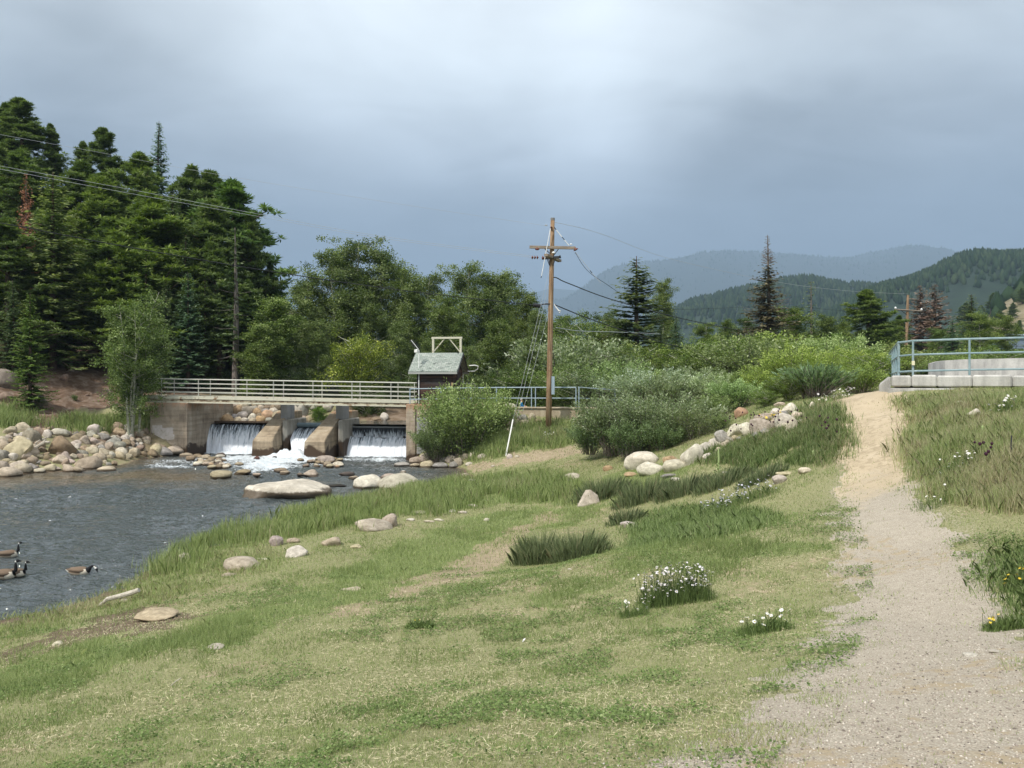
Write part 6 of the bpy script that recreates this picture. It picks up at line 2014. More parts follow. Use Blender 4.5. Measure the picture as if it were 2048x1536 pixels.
plant('brown', 52, 345, 60, .55, (1.3, .8, .6), 'reddish dead pine caught between living ones', name='dead_tree')
plant('birch', 262, 572, 46.5, .95, (1.4, 1.4, 1.4), 'pale stemmed birch clump leaning over the far bank boulders', var=0, vbase=866)
for k, u, vt, D, wf, c, lab, vr in [
    ('thin', 548, 588, 57, 1.3, (1.3, 1.3, 1.1), 'slender light aspen at the end of the conifer wood', 0), ('thin', 520, 640, 55, 1.2, (1.2, 1.2, 1.0), 'shorter slender aspen over the footbridge', 0), ('aspen', 612, 555, 64, 1.0, (1.3, 1.25, 1.25), 'aspen at the near side of the grove', 0),
    ('aspen', 662, 500, 66, 1.05, (1.3, 1.25, 1.25), 'aspen with the second highest top of grove', 1), ('aspen', 708, 477, 68, 1.1, (1.1, 1.05, 1.1), 'tallest aspen of the grove behind the bridge', 3), ('aspen', 762, 492, 68, 1.0, (1.25, 1.2, 1.3), 'pale topped aspen beside the tallest', 1),
    ('aspen', 812, 545, 66, .95, (1.3, 1.25, 1.25), 'aspen dipping to the gap in the grove skyline', 2), ('aspen', 856, 542, 70, 1.0, (1.3, 1.25, 1.25), 'aspen just behind the antenna', 0), ('aspen', 935, 527, 66, 1.0, (1.3, 1.25, 1.25), 'tall aspen right above the shed', 3), ('aspen', 985, 542, 67, 1.0, (1.3, 1.25, 1.25), 'aspen above the willow with bare forked limb', 1),
    ('aspen', 1012, 548, 72, 1.0, (1.05, 1.05, 1.0), 'dark aspen second from the utility pole', 2), ('aspen', 1050, 575, 64, .9, (1.1, 1.05, .9), 'aspen nearest the utility pole', 0), ('aspen', 900, 585, 60, 1.0, (1.1, 1.1, .9), 'lower aspen behind the hoist frame', 1), ('aspen', 1000, 640, 56, .95, (1.0, 1.0, .8), 'low aspen behind the walkway railing', 2),
    ('aspen', 640, 640, 58, .9, (1.3, 1.25, 1.25), 'low aspen left of the bright round bush', 2), ('aspen', 800, 640, 58, .9, (1.05, 1.05, 1.0), 'low dark aspen behind the antenna mast', 0), ('aspen', 570, 650, 60, .9, (1.05, 1.05, 1.0), 'low dark aspen behind the slender pair', 1), ('aspen', 860, 680, 56, .9, (1.05, 1.05, 1.0), 'low dark aspen behind shed roof', 2),
    ('aspen', 940, 690, 54, .8, (1.3, 1.25, 1.25), 'small aspen behind the railing past the shed', 3), ('aspen', 1060, 680, 53, .8, (1.3, 1.25, 1.25), 'small aspen among the guy wires', 0), ('aspen', 750, 600, 64, 1.0, (1.05, 1.05, 1.0), 'shaded aspen filling the middle of grove', 0), ('aspen', 1075, 620, 62, .7, (1.3, 1.25, 1.25), 'narrow aspen right behind the utility pole', 2)]:
    plant(k, u, vt, D, wf * 1.25, c, lab, var=vr, group='aspens of the grove behind the dam')
for u, vt, D, c, lab, vr, vb in [(716, 672, 55, (2.0, 1.75, .9), 'bright yellow green round bush behind the footbridge', 0, 800), (735, 770, 53, (.7, .75, .6), 'dark bush hanging over the pool under the bridge', 1, 846), (640, 812, 51.2, (1.0, 1.3, .5), 'small dense green clump between the piers', 0, 846),
                              (1165, 636, 78, (1.3, 1.3, .9), 'light green young tree behind the willows near the pole', 1, None), (560, 735, 57, DK, 'dark undergrowth bush behind the rails near far end', 1, None), (610, 745, 57, DK, 'dark undergrowth bush behind the rails mid span', 0, None),
                              (830, 740, 55, DK, 'dark bush directly behind the shed', 1, None), (980, 750, 54, DK, 'dark bush behind the walkway posts', 0, None), (1030, 745, 54, DK, 'dark bush behind the person in blue', 1, None), (460, 740, 59, DK, 'dark undergrowth below the thin bare conifer', 0, None),
                              (400, 735, 58, DK, 'dark undergrowth behind the far abutment', 1, None), (510, 740, 60, DK, 'dark undergrowth bush behind slender aspens', 0, None), (770, 745, 57, DK, 'dark bush beyond the round bright one', 0, None), (900, 745, 55, DK, 'dark bush peeking by hoist frame', 1, None),
                              (340, 730, 57, DK, 'dark bush behind the end of rails', 0, None), (150, 790, 53, (.8, 1, .6), 'low bush at the foot of the bare slope', 1, None)]:
    plant('bush', u, vt, D, .95 if vb is None else 1.0, c, lab, var=vr, cat='bush', vbase=vb, parts=('stem', 'foliage'))

# --- willows near the dam
plant('tallwillow', 934, 764, 42.3, 1.08, (1.4, 1.4, 1.25), 'big silvery green willow against the rusty abutment', var=0, cat='shrub', vbase=915, parts=('stem', 'foliage'))
plant('willow', 872, 850, 42.0, 1.0, (1.2, 1.2, 1.3), 'low willow skirt spilling over the abutment wall', var=2, cat='shrub', vbase=918, parts=('stem', 'foliage'))
wl = [(1290, 778, 31, 1.1, SIL, 'tallest silvery willow in the mass beside the white boulders', 3, 905), (1236, 792, 32, 1.1, SIL, 'silvery willow on the pole side of the willow mass', 0, 905), (1345, 790, 31, 1.1, SIL, 'silvery willow on the ridge side of the willow mass', 1, 902),
      (1180, 850, 33, 1.0, (1.15, 1.25, 1.4), 'low blue green willow at the front corner of mass', 2, 905), (1395, 810, 29.5, 1.0, (1.15, 1.1, 1.1), 'willow merging into the rock ridge flowers', 3, 895), (1260, 840, 30, 1.0, (1, 1.1, 1.1), 'dark green willow at the front of mass', 0, 910),
      (1330, 845, 29.5, .9, (1, 1.1, 1.1), 'front willow just above the white boulders', 2, 908), (1210, 815, 36, 1.0, SIL, 'willow peeking behind the pole side one', 1, None), (1440, 835, 29, .9, (1, 1.05, .9), 'small willow rooted behind the thistles', 2, None)]
for u, vt, D, wf, c, lab, vr, vb in wl: plant('willow', u, vt - 5, D, wf, tuple(k * .9 for k in c), lab, var=vr, cat='shrub', vbase=vb, group='willow mass beside the walkway', parts=('stem', 'foliage'))
# --- thicket across the valley floor
thick = [(1125, 690, 56, SIL), (1165, 682, 60, SIL), (1205, 706, 56, SIL), (1150, 735, 50, (1.1, 1.1, .9)), (1200, 745, 49, SIL), (1250, 712, 58, (1.2, 1.2, .8)), (1290, 706, 60, (1.4, 1.3, .8)), (1330, 700, 58, (1.2, 1.2, .8)), (1245, 745, 50, (1.1, 1.15, .9)),
         (1290, 742, 48, (1.2, 1.2, .8)), (1340, 745, 46, (1.2, 1.2, .8)), (1375, 715, 56, (1.2, 1.2, .8)), (1420, 690, 58, (1.1, 1.15, .7)), (1385, 748, 44, SIL), (1425, 760, 40, (1.6, 1.5, 1.6)), (1410, 730, 50, (1.1, 1.1, .9)), (1460, 700, 54, (1.1, 1.15, .7)),
         (1465, 750, 40, (1.1, 1.15, .9)), (1500, 742, 40, (1.3, 1.3, .9)), (1500, 700, 52, (1.0, .95, .8)), (1545, 690, 55, (1.3, 1.3, .8)), (1530, 755, 36, (1.4, 1.4, .7)), (1590, 685, 52, (1.3, 1.3, .9)), (1560, 725, 44, (1.3, 1.3, .7)), (1635, 690, 50, (1.3, 1.35, 1.0)),
         (1600, 720, 42, (1.4, 1.4, .8)), (1680, 695, 48, (1.2, 1.2, .9)), (1650, 722, 40, (1.2, 1.25, .9)), (1700, 725, 38, (1.3, 1.3, .8)), (1735, 700, 44, (1.5, 1.45, .7)), (1745, 735, 34, (1.3, 1.3, .7)), (1715, 745, 31.5, (1.0, 1.05, .5)), (1765, 700, 50, (1.0, .95, .7)),
         (1800, 705, 58, (1.1, 1.1, .7)), (1850, 708, 60, (1.2, 1.2, .8)), (1900, 706, 58, (1.1, 1.15, .7)), (1950, 704, 62, (1.1, 1.1, .7)), (2000, 704, 60, (.9, 1.0, .6)), (2060, 700, 62, (.9, 1.0, .6)), (1470, 775, 34, (1.0, 1.1, .8)), (1425, 790, 33, (1.3, 1.3, 1.2)),
         (1530, 780, 31, (1.1, 1.15, .7)), (1575, 770, 31, (1.1, 1.15, .7)), (1100, 740, 54, (1.0, 1.1, .7)), (1080, 760, 52, (.9, 1.0, .7)), (1345, 770, 40, SIL), (1300, 765, 42, SIL), (2110, 698, 64, DK)]
ks = sorted(thick, key=lambda a: a[0])
rowsn = {}
for i, (u, vt, D, c) in enumerate(ks):
    jv = [-26, -6, -16, 4, -30, -12, -2][i % 7] if D < 58 else -8
    cj = [1.0, 1.18, .92, 1.25][i % 4]
    band = 'back' if D > 53 else 'middle' if D > 42 else 'front'
    side = 'utility pole' if u < 1440 else 'platform'
    seq = [a for a in ks if (('back' if a[2] > 53 else 'middle' if a[2] > 42 else 'front') == band) and ((a[0] < 1440) == (u < 1440))]
    k = seq.index((u, vt, D, c)) if u < 1440 else len(seq) - 1 - seq.index((u, vt, D, c))
    tone = 'silvery' if c in (SIL, (1.6, 1.5, 1.6), (1.3, 1.3, 1.2)) else 'yellow green' if c[2] <= .8 and c[0] > 1 else 'green'
    plant('willow' if i % 3 else 'bush', u, vt + jv, D, 1.35 if i % 3 else 1.5, tuple(k * cj for k in c[:2]) + (c[2] * cj * (1.25 if i % 2 else 1),), '%s thicket willow, %s from the %s in the %s rank' % (tone, ORD[k], side, band), cat='shrub', group='willow thicket across the valley floor', parts=('stem', 'foliage'))
plant('spiky', 1632, 728, 30.5, 1.25, (1.0, 1.15, 1.35), 'feathery upright grey green willow at the path crest', var=0, cat='shrub', vbase=792, parts=('stem', 'foliage'))

# --- trees on the valley floor
for k, u, vt, D, wf, c, lab, vr in [
    ('openspruce', 1273, 512, 74, .95, (1.1, 1.0, .75), 'big dark spruce with tiered open branches beyond the willows', 0), ('deadspruce', 1535, 470, 64, .95, (1.1, 1.0, .9), 'tall half dead spruce with bare grey top', 0), ('sparse', 1622, 562, 80, 1.3, (1.2, 1.1, 1), 'thin ragged spruce beyond the half dead one', 0),
    ('aspen', 1582, 612, 76, 1.2, (1.1, 1.1, .7), 'broad green tree beside the half dead spruce', 1), ('aspen', 1650, 632, 76, 1.1, (1.0, 1.0, .8), 'grey green tree between thin spruce and round pine', 2), ('aspen', 1690, 640, 78, 1.0, (1.1, 1.1, .7), 'tree just before the round pine', 0),
    ('pine', 1738, 578, 80, 1.5, (1.0, 1.0, .8), 'dense round topped pine before the far pole', 3), ('pine', 1795, 630, 104, 1.2, DK, 'dark pine behind the far utility pole', 0), ('brown', 1840, 570, 104, 1.0, (1.05, .95, .9), 'brown dead conifer nearer the far pole', 0),
    ('brown', 1870, 568, 107, 1.2, (1.0, .92, .88), 'wider brown dead conifer of the dead pair', 0), ('spruce', 1943, 588, 98, 1.1, (1.0, .95, .8), 'spruce standing by the tan hillside', 1), ('spruce', 1905, 640, 80, 1.3, (1.2, 1.35, 1.6), 'blue spruce behind the platform wall', 2),
    ('aspen', 1960, 625, 84, 1.2, (1.2, 1.2, .8), 'light green tree before the tan hillside', 1), ('aspen', 2010, 630, 86, 1.1, (1.1, 1.1, .8), 'light green tree over the steel building', 2), ('spruce', 1803, 645, 103, .9, (1.3, 1.0, .8), 'rusty young spruce at the far pole foot', 0),
    ('aspen', 1410, 645, 78, 1.2, (1.2, 1.2, .7), 'light tree just past the big dark spruce', 3), ('aspen', 1450, 640, 80, 1.1, (1.1, 1.1, .7), 'light tree in the dip before half dead spruce', 0), ('aspen', 1490, 635, 76, 1.0, DK, 'dark tree touching the half dead spruce', 1),
    ('spruce', 1352, 640, 80, 1.2, BL, 'bluish spruce beyond the big dark one', 1), ('aspen', 1130, 630, 95, 1.2, DK, 'dark tree over the house roofs', 1), ('aspen', 1210, 625, 92, 1.2, DK, 'dark tree behind the green roofed house', 2), ('aspen', 1100, 640, 92, 1.2, DK, 'dark tree just past the near pole', 3),
    ('aspen', 1330, 560, 110, .7, (1.2, 1.15, .9), 'tall thin pale tree in the gap beyond the dark spruce', 2), ('aspen', 1770, 640, 92, 1.2, DK, 'dark tree filling behind round pine', 1), ('aspen', 1880, 655, 84, 1.1, (1.0, 1.1, .8), 'green tree between dead pair and blue spruce', 0),
    ('spruce', 1320, 650, 84, 1.1, DK, 'low dark spruce under the big one', 0), ('aspen', 1240, 640, 88, 1.0, DK, 'dark tree against the big dark spruce', 0), ('aspen', 1550, 640, 82, 1.2, DK, 'dark tree filling behind half dead spruce', 3),
    ('spruce', 2080, 600, 95, 1.1, MD, 'spruce just beyond the frame edge over steel building', 1), ('aspen', 1510, 665, 72, 1.2, MD, 'low green tree before half dead spruce', 0), ('aspen', 1620, 660, 84, 1.3, DK, 'dark low tree behind thin spruce', 1), ('pine', 1665, 655, 96, 1.3, DK, 'dark low pine beyond grey green tree', 3)]:
    plant(k, u, vt, D, wf * {'openspruce': 2.1, 'deadspruce': 1.5, 'brown': 1.6, 'spruce': 1.5, 'aspen': 1.35, 'pine': 1.35}.get(k, 1.2), c, lab, var=vr, group='trees on the valley floor')

# ------------------------------------------------------------------ hillside trees (individuals on the tan slope, masses beyond)
for k, (u, vt, D, c, lab) in enumerate([(1925, 640, 300, MD, 'dark tree lowest on the tan hillside'), (1952, 610, 330, MD, 'tree by the outcrop on the tan hillside'), (1975, 640, 300, MD, 'round tree in the middle of tan hillside'), (1998, 620, 320, DK, 'dark pine above the round hillside tree'),
                                       (2020, 605, 340, MD, 'pine near the top of tan hillside'), (2035, 640, 300, MD, 'tree over the steel building roof on hillside'), (1965, 585, 380, DK, 'pine on the brow of tan hillside'), (2042, 575, 380, DK, 'pine at the upper frame edge of hillside'),
                                       (1905, 605, 360, DK, 'pine at the dark foot of tan hillside'), (2075, 600, 330, DK, 'pine just out of frame on hillside')]):
    Gv = h5[2].reshape(-1, 3)
    Gv = Gv[Gv[:, 1] < 421]
    pu, pv = project(Gv[:, 0], Gv[:, 1], Gv[:, 2])
    q3 = Gv[np.argmin((pu - u) ** 2 + (pv - (vt + 26)) ** 2)]
    plant('pine', U0 + F * q3[0] / q3[1], vt, float(q3[1]), 1.9, c, lab, zb=float(q3[2]) - .4, name='pine_tree', var=k, group='pines dotted over the tan hillside')


def forest(nm, hl, n, h, label, mat, seed, kmin=.25, um=None, bias=1.6, rw=.26, thr=.30):
    us, zt, G, pat = hl
    rng = np.random.default_rng(seed)
    kk = rng.uniform(0, 1, n) ** (1 / bias)
    row = kmin * 9 + kk * (9 - kmin * 9) * 1.02
    row = np.clip(row, 0, 10.4)
    uf = rng.uniform(0, len(us) - 1.01, n)
    i, j = row.astype(int), uf.astype(int)
    fi, fj = (row - i)[:, None], (uf - j)[:, None]
    p = (G[i, j] * (1 - fj) + G[i, j + 1] * fj) * (1 - fi) + (G[i + 1, j] * (1 - fj) + G[i + 1, j + 1] * fj) * fi
    uu = us[j]
    keep = np.ones(n, bool)
    if um: keep = um(uu, row)
    cl = fbm(p[:, 0], p[:, 1], p[:, 2] * 2, scale=6.0 / (h * 30), oct=3, seed=seed)
    keep &= cl > thr
    p = p[keep]
    n = len(p)
    hh = h * rng.uniform(.55, 1.25, n)
    r = hh * rw * rng.uniform(.7, 1.3, n)
    K = 6
    ang = np.arange(K) * 2 * math.pi / K
    prof = [(0.05, .6), (.3, 1.0), (.65, .62), (1.0, 0.05)]
    Vv = np.zeros((n, len(prof) * K, 3))
    for a, (zf, rf) in enumerate(prof):
        jit = rng.uniform(.65, 1.35, (n, K))
        Vv[:, a * K:(a + 1) * K, 0] = p[:, 0:1] + np.cos(ang)[None] * (r[:, None] * rf * jit)
        Vv[:, a * K:(a + 1) * K, 1] = p[:, 1:2] + np.sin(ang)[None] * (r[:, None] * rf * jit)
        Vv[:, a * K:(a + 1) * K, 2] = p[:, 2:3] + hh[:, None] * (zf + rng.normal(size=(n, K)) * .03) - h * .1
    fs = []
    for a in range(len(prof) - 1):
        for k in range(K):
            fs.append((a * K + k, a * K + (k + 1) % K, (a + 1) * K + (k + 1) % K, (a + 1) * K + k))
    fs = np.array(fs, np.int32)
    Fc = (fs[None] + (np.arange(n) * len(prof) * K)[:, None, None]).reshape(-1, 4).astype(np.int32)
    tn = np.repeat(rng.uniform(0, 1, n), len(prof) * K)
    me = fast_mesh(nm, Vv.reshape(-1, 3), Fc, [mat], tint=tn)
    tag(obj(nm, me), label, 'forest', kind='stuff')


M_FOR = material('forest_green', lambda t, b: t.ramp(t.attr('tint'), [(0, (.012, .028, .012)), (.6, (.028, .052, .022)), (1, (.05, .075, .035))]), .9, .1)
forest('distant_forest', h3, 20000, 13, 'dark forest covering the middle ridge', M_FOR, 1, .25, bias=1.3)
forest('distant_forest', h4, 20000, 11, 'dark forest covering the rising hillside at the side', M_FOR, 2, .35)
forest('distant_forest', HL[1], 5000, 24, 'hazy forest patches on the far mountain', M_FOR, 3, .3)
forest('hillside_forest', h5, 1600, 8, 'dark trees thick along the foot and brow of the tan hill', M_FOR, 4, .35, lambda u, r: (u < 1965) | ((r > 8.6) & (u > 1900)) | (np.sin(u * .13) > .75), rw=.38)


# ------------------------------------------------------------------ grass
def grassmat(name, green, straw, trans=.3):
    def fn(t, b):
        tn, dr = t.attr('tint'), t.attr('dry')
        col = t.mix(t.mapr(dr, .35, .75), t.ramp(tn, green), t.ramp(tn, straw))
        out = t.t.nodes['Material Output']
        tr = t.node('ShaderNodeBsdfTranslucent')
        t.put(tr.inputs[0], col)
        mx = t.node('ShaderNodeMixShader')
        mx.inputs[0].default_value = trans
        t.l.new(b.outputs[0], mx.inputs[1])
        t.l.new(tr.outputs[0], mx.inputs[2])
        t.l.new(mx.outputs[0], out.inputs[0])
        return col
    return material(name, fn, .7, .2)


STRAW = [(0, (.24, .20, .11)), (.5, (.44, .38, .23)), (1, (.64, .58, .39))]
M_TURF = grassmat('turf', [(0, (.15, .20, .065)), (.5, (.32, .39, .15)), (1, (.52, .57, .29))], STRAW, .45)
M_TALL = grassmat('tall_grass_blades', [(0, (.125, .18, .05)), (.5, (.27, .35, .115)), (1, (.46, .53, .24))], STRAW, .42)
M_RUSH = grassmat('rush_blades', [(0, (.075, .105, .045)), (.5, (.17, .22, .10)), (1, (.33, .38, .20))], STRAW, .3)
M_HERB = grassmat('herb_leaves', [(0, (.08, .125, .04)), (.5, (.19, .27, .085)), (1, (.36, .44, .20))], STRAW, .42)


def blades(b, h, w, lean, az, rng, bend=True):
    """tapered bent blades: base points (n,3), heights, widths, lean amount, azimuth"""
    n = len(b)
    out = np.stack([np.cos(az), np.sin(az), np.zeros(n)], 1)
    fa = rng.uniform(0, math.pi, n)
    side = np.stack([np.cos(fa), np.sin(fa), np.zeros(n)], 1) * (w / 2)[:, None]
    up = np.array([0, 0, 1.0])
    tip = b + out * (lean * h)[:, None] + up * (h * np.sqrt(np.clip(1 - lean ** 2, .1, 1)))[:, None]
    if not bend:
        v = np.stack([b - side, b + side, tip], 1).reshape(-1, 3)
        return v, np.arange(3 * n, dtype=np.int32).reshape(-1, 3), 3
    mid = b + out * (lean * h * .35)[:, None] + up * (h * .55)[:, None]
    v = np.stack([b - side, b + side, mid + side * .75, tip, mid - side * .75], 1).reshape(-1, 3)
    i = np.arange(n, dtype=np.int32)[:, None] * 5
    return v, np.concatenate([i, i + 1, i + 2, i + 3, i + 4], 1), 5


def sample(n, r0, r1, a0, a1, p, seed):
    rng = np.random.default_rng(seed)
    q = rng.random(n)
    r = (r0 ** p + q * (r1 ** p - r0 ** p)) ** (1 / p)
    th = rng.uniform(R(a0), R(a1), n)
    x, y = np.sin(th) * r, np.cos(th) * r
    return x, y, r, rng


def build_turf():
    x, y, r, rng = sample(1250000, 2.1, 42, -42, 44, .62, 5)
    z = hz(x, y)
    ok = (z > ZW + .03) & (y > 1.5)
    x, y, z, r = x[ok], y[ok], z[ok], r[ok]
    m = masks(x + rng.normal(size=len(x)) * (.04 + .006 * r), y + rng.normal(size=len(x)) * (.04 + .01 * r), z)
    n = len(x)
    clump = fbm(x, y, scale=2.4, oct=4, seed=71, gain=.6)
    fine = fbm(x, y, scale=9, oct=3, seed=72)
    dry = m['dry'] * .9 + (fbm(x, y, scale=1.7, oct=4, seed=73) - .5) * .7 + rng.normal(size=n) * .15 - .17
    h = .020 + .022 * clump + .0009 * r
    dens = .35 + 1.3 * (fine - .28)
    tn = .42 + .5 * (clump - .5) + rng.normal(size=n) * .2
    lush = m['lush']
    h = np.where(lush, .05 + .07 * clump, h)
    dry = np.where(lush, dry - .22, dry)
    tn = np.where(lush, tn + .08, tn)
    dens = np.where(lush, dens + .3, dens)
    low = m['low']
    h = np.where(low, .05 + .07 * clump, h)
    dry = np.where(low, dry - .4, dry)
    tn = np.where(low, tn - .12, tn)
    dens = np.where(low, dens + .4, dens)
    mud = m['mud'] | m['dirtpad']
    dens = np.where(mud, dens * .22, dens)
    ds = m['dirtstrip']
    dens = np.where(ds, dens * .30, dens)
    dry = np.where(ds, dry + .3, dry)
    edge = np.clip(1 + m['psd'] / .55, 0, 1)
    dens = np.where(m['path'], .006 + .08 * (fine > .70) + .9 * edge * np.clip((clump - .48) * 6, 0, 1), dens)
    dens = dens * (1 - .55 * m['spill'] * (~m['path']) * np.clip((.62 - clump) * 5, 0, 1))
    # darker clover-like patches
    cl = fbm(x, y, scale=.9, oct=4, seed=81, gain=.6)
    clv = (cl > .58) & ~m['path']
    h = np.where(clv, h * 1.6, h)
    dry = np.where(clv, dry - .35, dry)
    tn = np.where(clv, tn - .14, tn)
    keep = rng.random(n) < dens
    x, y, z, r, h, dry, tn = [a[keep] for a in (x, y, z, r, h, dry, tn)]
    n = len(x)
    h = h * rng.uniform(.55, 1.35, n)
    w = np.clip(.0022 + .00050 * r, .0025, .03) * rng.uniform(.7, 1.4, n)
    v, f, k = blades(np.stack([x, y, z - .005], 1), h, w, rng.uniform(.1, .85, n), rng.uniform(0, 6.28, n), rng, False)
    me = fast_mesh('turf', v, f, [M_TURF], tint=np.repeat(np.clip(tn, 0, 1), k), attrs=dict(dry=np.repeat(dry, k)))
    tag(obj('turf_grass', me), 'short worn lawn grass covering the sloping bank', 'grass', kind='stuff')


def tallgrass(keys, n, hgt, label, name, seed, mat, r0, r1, a0=-42, a1=46, p=.8, w0=.004, drybase=.2, tnb=.45, lean=(.05, .55), dens=1.0, hvar=.35, thresh=.35):
    x, y, r, rng = sample(n, r0, r1, a0, a1, p, seed)
    z = hz(x, y)
    j1, j2 = np.clip(rng.normal(size=(2, len(x))), -1.7, 1.7)
    m = masks(x + j1 * (.10 + .007 * r), y + j2 * (.12 + .014 * r), z)
    sel = np.zeros(len(x), bool)
    for k in keys: sel |= m[k]
    cl = fbm(x, y, scale=1.2, oct=4, seed=seed + 1, gain=.6)
    sel &= (z > ZW - .18) & ~(m['path']) & (rng.random(len(x)) < dens * np.clip((cl - thresh) * 5, .1, 1))
    x, y, z, r, cl = x[sel], y[sel], z[sel], r[sel], cl[sel]
    n = len(x)
    if n == 0: return
    h = hgt * (1 + hvar * 3.2 * (cl - .5)) * rng.uniform(.3, 1.15, n)
    dry = drybase + (fbm(x, y, scale=.8, oct=3, seed=seed + 2) - .5) * .9 + rng.normal(size=n) * .25
    tn = np.clip(tnb + (cl - .5) * .6 + rng.normal(size=n) * .30, 0, 1)
    w = (w0 * .8 + .00040 * r) * rng.uniform(.6, 1.3, n)
    v, f, k = blades(np.stack([x, y, z - .02], 1), h, w, rng.uniform(lean[0], lean[1], n), rng.uniform(0, 6.28, n), rng)
    me = fast_mesh(name, v, f, [mat], tint=np.repeat(tn, k), attrs=dict(dry=np.repeat(dry, k)))
    tag(obj(name, me), label, 'grass', kind='stuff')
    print(name, n)


build_turf()
tallgrass(['shore'], 110000, .17, 'pale thin grass straggling along the muddy waterline', 'shore_grass', 10, M_TALL, 10, 26, -40, -14, 1.0, .004, .42, .6, (.1, .7), thresh=.3)
tallgrass(['reeds'], 400000, .46, 'bright green reedy grass along the near waterline', 'reedy_grass', 11, M_TALL, 15, 40, -32, 8, 1.0, .006, .12, .55, (.05, .5))
tallgrass(['bankgreen'], 130000, .5, 'long green grass on the bank around the pole and willow', 'bank_grass', 14, M_TALL, 33, 46, -8, 8, 1.0, .008, .1, .5)
tallgrass(['fargreen', 'fargreen2'], 160000, .8, 'tall green grass behind the far boulders', 'far_bank_grass', 17, M_TALL, 40, 56, -38, -22, 1.0, .01, .05, .45)
tallgrass(['meadow'], 620000, .30, 'wild meadow grass with straw seed heads below the wall', 'meadow_grass', 21, M_TALL, 7.5, 29, 22, 46, .9, .003, .50, .6, (.05, .6), thresh=.25)
tallgrass(['leftbrush'], 330000, .30, 'tangled tall weeds between the rock ridge and path', 'tall_weeds', 25, M_HERB, 17, 33, 12, 27, 1.0, .006, .18, .45, thresh=.25)
tallgrass(['weeds'], 90000, .22, 'bright green leafy weed patch on the lawn', 'leafy_weeds', 29, M_HERB, 9, 22, 5, 22, 1.0, .008, -.1, .62, (.1, .7), thresh=.1)
tallgrass(['rtuft'], 90000, .20, 'bushy green weeds at the path side by the frame', 'bushy_weeds', 33, M_HERB, 4.5, 12.5, 28, 46, 1.0, .006, .0, .42, (.2, .8), thresh=.3)
tallgrass(['lush', 'low'], 150000, .13, 'scattered taller lawn tufts', 'grass_tufts', 37, M_TALL, 6, 32, -36, 22, .8, .004, .1, .5, (.1, .7), dens=.8, thresh=.52)


def pebbles():
    x, y, r, rng = sample(60000, 2.4, 13, 0, 46, .7, 44)
    z = hz(x, y)
    m = masks(x, y, z)
    ok = (m['path'] & ~m['sand'] & (rng.random(len(x)) < .75)) | (rng.random(len(x)) < .25 * m['spill'])
    x, y, z, r = x[ok], y[ok], z[ok], r[ok]
    n = len(x)
    s = .003 + .0012 * rng.random(n) * (1 + r * .25) + .007 * rng.random(n) ** 6
    base = np.array([(1, 0, 0), (-1, 0, 0), (0, 1, 0), (0, -1, 0), (0, 0, .7), (0, 0, -.7)], float)
    a = rng.uniform(0, 6.28, n)
    v = np.repeat(base[None], n, 0) * rng.uniform(.6, 1.3, (n, 6, 1))
    vx = v[:, :, 0] * np.cos(a)[:, None] - v[:, :, 1] * np.sin(a)[:, None]
    vy = v[:, :, 0] * np.sin(a)[:, None] + v[:, :, 1] * np.cos(a)[:, None]
    v = np.stack([vx, vy, v[:, :, 2]], 2) * s[:, None, None] + np.stack([x, y, z + s * .2], 1)[:, None, :]
    f = np.array([(0, 2, 4), (2, 1, 4), (1, 3, 4), (3, 0, 4), (2, 0, 5), (1, 2, 5), (3, 1, 5), (0, 3, 5)], np.int32)
    F_ = (f[None] + (np.arange(n) * 6)[:, None, None]).reshape(-1, 3).astype(np.int32)
    mt = material('pebble', lambda t, b: t.ramp(t.attr('tint'), [(0, (.12, .10, .085)), (.35, (.33, .28, .24)), (.75, (.48, .42, .35)), (1, (.62, .57, .50))]), .9, .2)
    me = fast_mesh('gravel', v.reshape(-1, 3), F_, [mt], tint=np.repeat(rng.random(n), 6))
    tag(obj('gravel', me), 'loose pinkish grey pebbles strewn over the footpath', 'gravel', kind='stuff')


pebbles()


